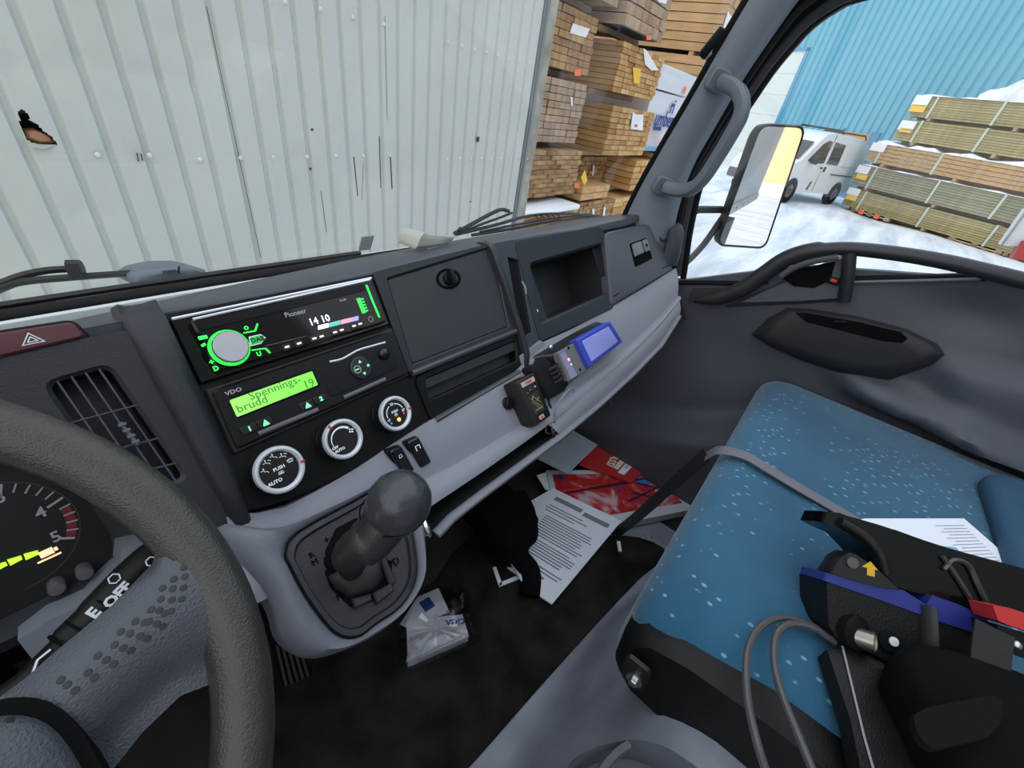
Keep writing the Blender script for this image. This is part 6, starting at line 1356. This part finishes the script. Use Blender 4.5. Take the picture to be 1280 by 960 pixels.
# ---- blue building
BD = V((.55, .835, 0)).normalized(); BO = V((25.6, 5.3, 0)); BN = V((-.835, .55, 0)).normalized()
if BN.dot(-BO) < 0: BN = -BN
def bw(px, py, d=0):
    r = eray(px, py); s = ((BO+BN*d)-V((0, 0, LIFT))).dot(BN)/r.dot(BN); return r*s+V((0, 0, LIFT))
def bs_(p): return (p-BO).dot(BD)
BLUE = mat('cladding_blue', (.095, .33, .45), .45, col2=(.115, .36, .48), vs=.5)
BB_ = thing('wall_right', BO, None, None, kind='structure'); BB_['label'] = 'blue corrugated warehouse wall behind the van'; E_(BB_)
gd0, gd1 = bs_(bw(1009, 64)), 9.5; gtop = bw(1009, 64).z
def corr(s0, s1, z0, z1, pit, dep, m, nm, par):
    b = MB(); P = []; s = s0
    while s < s1: P += [(s, 0), (s+pit*.55, 0), (s+pit*.68, -dep), (s+pit*.86, -dep)]; s += pit
    b.grid([[BO+BD*s+BN*d+V((0, 0, z)) for s, d in P] for z in (z0, z1)]); return b.build(nm, m, par, ang=20)
corr(-32, gd0, 0, 13, .30, .05, BLUE, 'blue_cladding', BB_); corr(gd0, gd1, gtop, 13, .30, .05, BLUE, 'blue_cladding', BB_); corr(gd1, 30, 0, 13, .30, .05, BLUE, 'blue_cladding', BB_)
def bbox_(s0, s1, z0, z1, d, m, nm, th=.06): b = MB(); b.loft([[BO+BD*s+BN*dd+V((0, 0, z)) for s, z in ((s0, z0), (s1, z0), (s1, z1), (s0, z1))] for dd in (d-th, d)]); return b.build(nm, m, BB_)
DWH = mat('door_white', (.55, .60, .58), .45)
for i in range(6): bbox_(gd0+.05, gd1, gtop*i/6+.004, gtop*(i+1)/6-.004, -.02, DWH, 'door_panel')
bbox_(gd0, gd1, 0, gtop, -.09, DWH, 'door_backing'); bbox_(gd0-.12, gd0+.05, 0, gtop+.12, .03, mat('frame_blue', (.07, .26, .42), .4), 'door_surround'); bbox_(gd0-.12, gd1, gtop, gtop+.12, .03, MATS['frame_blue'], 'door_surround')
a0, a1 = bs_(bw(1088, 170)), bs_(bw(1055, 166)); at_ = bw(1070, 166).z
bbox_(a0, a1, 0, at_, .03, mat('door_ochre', (.50, .26, .09), .5), 'ochre_door'); bbox_(a0-.35, a0-.02, 0, at_+.1, .05, mat('frame_dkblue', (.05, .22, .38), .4), 'door_side_frame'); bbox_(a1, a1+.1, 0, at_+.1, .05, MATS['frame_dkblue'], 'door_side_frame')
# ---- packs of long boards on the right
PV = V((-.514, -.857, 0)).normalized(); PW = V((.857, -.514, 0)).normalized(); PO = V((18.7, .31, 0))
def pk(px, py, d=0): r = eray(px, py); s = ((PO-PW*d)-V((0, 0, LIFT))).dot(PW)/r.dot(PW); return r*s+V((0, 0, LIFT))
STR = mat('strap_green', (.45, .52, .42), .5)
def longpack(tl, bl, kind, lab, rows, straps, tags, snow=None, L=5.6):
    a, c_ = pk(*tl), pk(*bl); s0 = ((a+c_)/2-PO).dot(PV); z1, z0 = a.z, c_.z; T = E_(thing('board_pack', PO+PV*(s0+L/2)+PW*.5+V((0, 0, z0)), lab, 'board pack')); H_ = (z1-z0)/rows
    pr_ = None; rnd = random.Random(rows+int(z0*50))
    for j in range(rows):
        for i in range(3):
            cc = PO+PV*(s0+L/2+rnd.uniform(-.02, .02))+PW*(.17+.34*i+rnd.uniform(-.01, .01))+V((0, 0, z0+(j+.5)*H_))
            if pr_ is None:
                b = MB(); b.box((0, 0, 0), (L, .325, H_*.88), frame(cc, PV, PW, Z3)); o = b.build('board', WO[kind], T, flat=True); pr_ = (o, V(cc))
            else: o = pr_[0].copy(); COL.objects.link(o); o.parent = T; o.location = pr_[0].location+cc-pr_[1]
    def sq_(px, py, w_, h_, m, nm):
        p = pk(px, py, .03); b = MB(); b.box((0, 0, 0), (w_, .01, h_), frame(p, PV, PW, Z3)); b.build(nm, m, T, flat=True)
    for x_, y_ in straps:
        s_ = (pk(x_, y_)-PO).dot(PV); b = MB(); b.box((0, 0, 0), (.05, 1.06, z1-z0+.03), frame(PO+PV*s_+PW*.50+V((0, 0, (z0+z1)/2)), PV, PW, Z3)); b.build('strap', STR, T, flat=True)
    for x_, y_, m_, w_, h_ in tags: sq_(x_, y_, w_, h_, MARKM[m_], 'paper_tag')
    if snow:
        b = MB(); n_ = 24; rows_ = []
        for i in range(n_+1):
            s_ = s0+.1+(L-.2)*i/n_; hh = snow*(.6+.4*sin(i*1.3)+.25*sin(i*2.9)); p0 = PO+PV*s_+V((0, 0, z1)); rows_.append([p0+PW*-.03, p0+PW*.0+V((0, 0, hh*.8)), p0+PW*.5+V((0, 0, hh*1.2)), p0+PW*1.0+V((0, 0, hh))])
        b.grid(rows_); b.build('snow_cover', SNM, T)
    b = MB(); b.box((0, 0, 0), (.08, 1.05, .08), frame(PO+PV*(s0+.6)+PW*.5+V((0, 0, z0-.04)), PV, PW, Z3)); b.box((0, 0, 0), (.08, 1.05, .08), frame(PO+PV*(s0+2.6)+PW*.5+V((0, 0, z0-.04)), PV, PW, Z3)); b.box((0, 0, 0), (.08, 1.05, .08), frame(PO+PV*(s0+4.6)+PW*.5+V((0, 0, z0-.04)), PV, PW, Z3)); b.box((0, 0, 0), (L-.1, .3, .10), frame(PO+PV*(s0+L/2)+PW*.55+V((0, 0, z0-.05)), PV, PW, Z3)); b.build('bearer_gap_fill', WO['grey'], T, flat=True)  # the lengthwise box is added so the open gap below reads dark
    return T
longpack((1147.8, 119), (1136.6, 145), 'green', 'topmost of the five long board packs, thin snow on it', 9, [(1166, 135), (1250, 140)], [(1152, 126, 'white', .42, .26), (1147, 135.5, 'yellow', .40, .17)], .05)
longpack((1128, 148.5), (1117, 174), 'green', 'second highest long board pack, torn white tag over yellow', 9, [(1146, 165), (1228, 172)], [(1134, 157, 'white', .42, .24), (1132, 163, 'yellow', .34, .10)])
longpack((1093, 178), (1080, 200.6), 'tan', 'middle tan board pack with deep snow on top and no yellow tag', 5, [(1100, 192), (1175, 200)], [(1098, 184, 'white', .44, .22)], .12)
longpack((1072.8, 204.5), (1063, 229.7), 'olive', 'grey-green board pack, second from the bottom', 9, [(1090, 222), (1172, 232), (1262, 240)], [(1079, 212, 'white', .40, .22), (1077, 221, 'yellow', .34, .14)], .04)
bp_ = longpack((1060.6, 234), (1054, 256), 'green', 'lowest long board pack standing on pallets', 9, [(1078, 250), (1160, 262), (1250, 280)], [(1067, 239.5, 'white', .40, .20), (1064, 247, 'yellow', .36, .14)])
zb = pk(1054, 256).z
for i, s_ in enumerate((.1, 3.0)):
    T = E_(thing('pallet', PO+PV*(s_+.6)+PW*.5, ('weathered pallet with orange paint under the near end of the board packs', 'weathered pallet under the middle of the board packs')[i], 'pallet')); 
    F = lambda s2, w2, z2: frame(PO+PV*(s_+s2)+PW*w2+V((0, 0, z2)), PV, PW, Z3)
    for a in (.06, .6, 1.14):
        for w_ in (.06, .5, .94): b = MB(); b.box((0, 0, 0), (.14, .12, .11), F(a, w_, zb*.45)); b.build('block', WO['grey'], T, flat=True)
    for w_ in (.05, .5, .95): b = MB(); b.box((0, 0, 0), (1.25, .10, .03), F(.6, w_, .04)); b.build('slat', WO['grey'], T, flat=True)
    for a in (.05, .33, .6, .87, 1.15): b = MB(); b.box((0, 0, 0), (.12, 1.0, .03), F(a, .5, zb-.07)); b.build('slat', WO['grey'], T, flat=True)
    if i == 0:
        for a in (.35, .85): b = MB(); b.box((0, 0, 0), (.14, .02, .12), F(a, -.01, zb*.45)); b.build('paint_mark', MARKM['orange'], T, flat=True)
# snow heap beyond
b = MB(); hp_0 = eray(1225, 118); hp_1 = eray(1290, 97); D0 = 19.0
r0 = hp_0*(D0/hp_0.x)+V((0, 0, LIFT)); r1_ = hp_1*(D0/hp_1.x)+V((0, 0, LIFT)); rows_ = []
for i in range(13):
    s_ = i/12; t_ = r0.lerp(r1_, s_*2.2); hh = r0.z+(r1_.z-r0.z)*min(2.2*s_, 1.4)
    rows_.append([V((t_.x-.3, t_.y, 0)), V((t_.x-.15, t_.y, hh*.7)), V((t_.x, t_.y, hh+.04*sin(i*1.7))), V((t_.x+.3, t_.y, hh*.8)), V((t_.x+.5, t_.y, 0))])
rows_.insert(0, [V((p.x, r0.y+.15, 0)) for p in rows_[0]]); b.grid(rows_); tag(E_(b.build('snow_heap', SNM)), 'big ploughed snow heap behind the long board packs', 'snow heap')
# ---- van
RW = V((19.0, .94, 0)); th = radians(160); VF = V((cos(th), sin(th), 0)); VL = V((-VF.y, VF.x, 0))
if VL.dot(-RW) < 0: VL = -VL            # side towards the camera
VO = RW+VF*1.35-VL*.86
VN = E_(thing('white_van', VO, 'white panel van with roof bars parked before the blue warehouse', 'van'))
VM = frame(VO, VF, VL, Z3)
VW = mat('van_white', (.66, .70, .72), .3, coat=.3); VG = mat('van_glass', (.02, .025, .03), .08); VB = mat('van_black', (.015, .015, .016), .5)
pf = [(-2.28, .38), (-2.38, .62), (-2.40, 1.05), (-2.34, 1.45), (-2.22, 1.80), (-2.0, 1.90), (-1.0, 1.95), (.3, 1.95), (.72, 1.88), (1.05, 1.66), (1.62, 1.16), (2.15, .98), (2.36, .80), (2.42, .52), (2.36, .32), (1.0, .30), (-1.0, .30)]
cf2 = V((0, 1.0))
b = MB(); loops = []
for y, s in ((-.86, .93), (-.85, .985), (-.80, 1.0), (0, 1.0), (.80, 1.0), (.85, .985), (.86, .93)):
    loops.append([VM @ V((x*(1 if abs(y) < .84 else s+.01), (y*(1-.10*max(0, (z-1.0))/.95)) , cf2.y+(z-cf2.y)*(s if z > 1 else 1))) for x, z in pf])
b.loft(loops); body = b.build('body', VW, VN, ang=35)
yy = .865
def vside(pts, m, nm, par, d=.006, base=None):
    q = [V((x, (yy if base is None else base)*(1-.10*max(0, z-1.0)/.95), z)) for x, z in pts]; b = MB(); b.loft([[VM @ (p+V((0, -.03, 0))) for p in q], [VM @ (p+V((0, d, 0))) for p in q]]); return b.build(nm, m, par, ang=30)
vside([(.72, 1.12), (.30, 1.15), (.28, 1.72), (.50, 1.74), (.78, 1.62), (1.30, 1.16)], VG, 'front_side_window', body); 
vside([(.10, 1.14), (-.62, 1.14), (-.60, 1.70), (.08, 1.73)], VG, 'sliding_door_window', body)
vside([(-.85, 1.14), (-2.1, 1.14), (-2.0, 1.68), (-.83, 1.70)], mat('van_panel', (.60, .64, .66), .35), 'blank_panel', body, .010)
vside([(-.5, .86), (-2.05, .86), (-2.05, .89), (-.5, .89)], VB, 'slide_rail', body, .012)
vside([(.36, 1.0), (.26, 1.0), (.26, 1.04), (.36, 1.04)], VB, 'door_handle', body, .02); vside([(.10, .92), (.05, .92), (.05, 1.06), (.10, 1.06)], VB, 'door_handle', body, .02)
vside([(.19, .36), (.20, .36), (.20, 1.9), (.19, 1.9)], VB, 'door_gap', body, .008)
vside([(.62, .40), (.50, .38), (.45, .62), (.52, .62)], mat('rust', (.18, .09, .04), .8), 'rust_patch', body, .008)
for s_ in (-1, 1):
    q = [V((x, s_*.0, z)) for x, z in ((0, 0),)]
b = MB(); b.loft([[VM @ V((x, y, z)) for x, y, z in ((1.13, -.70, 1.63), (1.66, -.74, 1.17), (1.66, .74, 1.17), (1.13, .70, 1.63))], [VM @ V((x+.015, y, z+.02)) for x, y, z in ((1.13, -.70, 1.63), (1.66, -.74, 1.17), (1.66, .74, 1.17), (1.13, .70, 1.63))]]); b.build('windscreen', VG, body)
for lx in (-1.35, 1.55):
    for sy in (1, -1):
        M = VM @ Matrix.Translation((lx, sy*.80, .31)) @ Matrix.Rotation(-sy*pi/2, 4, 'X')
        b = MB(); b.lathe([(.37, -.05), (.37, .072)], M, 24); b.build('wheel_arch', VB, body)
        b = MB(); b.lathe([(.31, -.10), (.32, .05), (.30, .085), (.20, .090), (.19, .07)], M, 24); w_ = b.build('wheel', RUB, VN)
        b = MB(); b.lathe([(.195, .065), (.17, .085), (.06, .07), (0, .075)], M, 16, False, True); b.build('hub', mat('hub_grey', (.12, .12, .125), .5), w_)
for x_ in (-1.9, -.3): 
    b = MB(); b.tube([VM @ V((x_, -.72, 1.93)), VM @ V((x_, -.66, 2.04)), VM @ V((x_, .66, 2.04)), VM @ V((x_, .72, 1.93))], .03, n=6); b.build('roof_bar', VB, VN)
b = MB(); b.box((1.15, .98, 1.22), (.12, .18, .24), VM, bev=.03); b.box((1.15, .88, 1.16), (.05, .10, .05), VM); b.build('wing_mirror', VB, VN)
b = MB(); b.box((2.36, 0, .50), (.16, 1.66, .26), VM, bev=.05); b.build('bumper', mat('bumper_grey', (.10, .10, .11), .6), VN)
b = MB(); b.ball(eG(1032, 243, .25)+V((0, 0, 0)), .05)
b.bm.free()
# ---- object at the right window edge: white board with a red foot
g0 = eG(1258, 318); T = E_(thing('trailer_corner', g0, 'corner of a white and red trailer at the right edge of the window', 'trailer'))
def tq(px, py, x_): r = eray(px, py); return r*(x_/r.x)+V((0, 0, LIFT))
b = MB(); q = [tq(1251, 307, 12), tq(1282, 263, 12), tq(1330, 255, 12), tq(1330, 310, 12)]; b.loft([[p+V((.3, 0, 0)) for p in q], q]); b.build('side_panel', mat('panel_white', (.55, .56, .55), .5), T)
b = MB(); b.tube([tq(1252, 307, 11.95), tq(1283, 264, 11.95)], .022, n=6); b.build('panel_edge', mat('flashing', (.45,)*3), T)
b = MB(); q = [tq(1265, 324, 11.9), tq(1278, 302, 11.9), tq(1330, 292, 11.9), tq(1330, 330, 11.9)]; b.loft([[p+V((.3, 0, 0)) for p in q], q]); b.build('red_foot', mat('trailer_red', (.35, .03, .03), .45), T)
# ---- the lorry's own body and the yard behind it, seen in the mirror
LB = E_(thing('lorry_body', V((.1, -4.2, .9)), 'grey white cargo body of the lorry itself, seen in the side mirror', 'lorry body'))
b = MB(); b.box((.0, -4.4, 2.2), (2.3, 6.6, 2.5), bev=.03); b.build('cargo_box', mat('box_grey', (.42, .44, .43), .4), LB)
b = MB()
for z in (1.05, 3.35): b.box((1.16, -4.4, z), (.03, 6.6, .10))
b.build('box_rail', mat('rail_alu', (.40, .40, .39), .35, metal=.5), LB)
for i in range(9):
    b = MB(); b.lathe([(.010, 0), (.008, .006)], frame(V((1.176, -1.5-.7*i, 1.05)), V((0, 1, 0)), Z3, X3), 8); b.build('rivet', VB, LB)
b = MB(); b.box((-.9, -3.8, .5), (.3, 5, .5)); b.box((.9, -3.8, .5), (.3, 5, .5)); b.build('chassis', VB, LB)
SHD = E_(thing('shed', V((14, -27, 0)), 'long pale shed with a red sign, reflected in the side mirror', 'shed'))
b = MB(); b.box((14, -27, 2.9), (22, 8, 5.8)); b.build('shed_wall', mat('shed_grey', (.30, .31, .33), .6), SHD)
b = MB(); b.box((4.6, -22.95, 2.8), (1.8, .1, 1.6)); b.build('red_sign', mat('sign_red', (.6, .08, .08), .5), SHD)
for x_ in (8, 12): b = MB(); b.box((x_, -22.97, 1.9), (3, .1, 3.4)); b.build('shed_door', mat('shed_door', (.22, .23, .25), .6), SHD)
# ---- wipers
WB = mat('wiper_black', (.014, .014, .015), .5)
def wz(px, py, y): return onY(px, py, y)
t = thing('wiper', wz(200, 345, .66), 'long black wiper lying along the left foot of the windscreen', 'wiper', 'windscreen wipers')
b = MB(); b.tube(spline([wz(-60, 378, .70), wz(0, 355, .69), wz(30, 344, .685), wz(60, 338, .68), wz(90, 336, .675)], 5), (.004, .006), n=6); b.build('blade_frame', WB, t)
b = MB(); b.tube(spline([wz(-60, 388, .70), wz(0, 361, .69), wz(30, 352, .685), wz(100, 346, .67), wz(170, 341, .66)], 5), (.004, .007), n=6); b.build('wiper_arm', WB, t)
b = MB(); b.tube([wz(86, 337, .672), wz(104, 337, .668)], (.010, .014), n=8); b.build('arm_clip', WB, t)
t = thing('wiper_cover', wz(210, 350, .64), 'grey oval wiper spindle cover at the windscreen foot', 'cover')
q = [(163, 354), (163, 344), (172, 338), (200, 332), (232, 331), (256, 337), (259, 346), (230, 352), (190, 358)]; P = [wz(x, y, .64) for x, y in q]; c_ = sum(P, V())/len(P)
b = MB(); b.loft([[p+V((0, .05, -.01)) for p in P], P, [p.lerp(c_, .18)+V((0, -.012, .002)) for p in P], [p.lerp(c_, .6)+V((0, -.016, .003)) for p in P]]); b.build('cover_shell', mat('cover_slate', (.12, .14, .17), .5, bump=.3, bs=300), t, ang=50)
b = MB(); b.tube([wz(203, 340, .622), wz(220, 338, .622)], .0015, n=5); b.tube([wz(224, 333, .622), wz(223, 341, .622)], .0015, n=5); b.build('cover_slot', WB, t)
t = thing('wiper', wz(640, 285, .66), 'right black wiper with two folded arms beside the dash centre', 'wiper', 'windscreen wipers')
for pts, r in (([(568, 292), (590, 280), (612, 268), (626, 262), (636, 264)], .0045), ([(575, 292), (600, 281), (625, 272), (640, 266)], .003), ([(570, 293), (620, 281), (660, 270), (700, 267), (748, 270)], .004), ([(590, 294), (640, 286), (690, 277), (745, 271), (765, 272)], .004), ([(600, 290), (650, 280), (700, 272), (730, 270)], .003)):
    b = MB(); b.tube(spline([wz(x, y, .66) for x, y in pts], 5), r, n=6); b.build('wiper_arm', WB, t)
b = MB()
for x, y in ((670, 271), (677, 270), (684, 270), (691, 270), (698, 270)): b.tube([wz(x, y-1, .655), wz(x+3, y+3, .655)], .002, n=5)
b.build('washer_fins', WB, t)
b = MB(); b.ball(wz(576, 287, .655), .006); b.build('wiper_pivot', WB, t)
b = MB(); b.tube([wz(-40, 388, .60), wz(100, 367, .60), wz(250, 345, .605), wz(450, 316, .61)], .004, n=6); tag(b.build('trim_7', WB), 'black rubber strip along the windscreen foot', kind='structure')
# sticker on the glass
q = [(452, 296), (468, 294), (463, 312), (448, 314)]; P = [onY(x, y, wsy(.35, -.18)-.003) for x, y in q]; b = MB(); b.loft([[p+V((0, .001, 0)) for p in P], P]); st = tag(b.build('window_sticker', mat('sticker_grey', (.42, .44, .43), .6)), 'small grey hatched sticker at the foot of the windscreen', 'sticker')
b = MB()
for i in range(1, 7): b.tube([P[0].lerp(P[3], i/7)+V((0, -.0005, 0)), P[1].lerp(P[2], i/7)+V((0, -.0005, 0))], .0003, n=4)
b.build('hatch_lines', mat('hatch', (.15, .15, .15), .6), st)
# ---------------- raise the whole place so that the snow is at z = 0 ------------------------------------
for o in list(SC.objects):
    if o.parent is None and o is not camo:
        if o.get('ext'):
            o.matrix_world = Matrix.Translation((0, 0, LIFT)) @ EM @ Matrix.Translation((0, 0, -LIFT)) @ Matrix.LocRotScale(o.location, o.rotation_euler, o.scale)
        else: o.location.z += LIFT
for o in SC.objects:
    if 'wo' in o: del o['wo']
    if 'ext' in o: del o['ext']
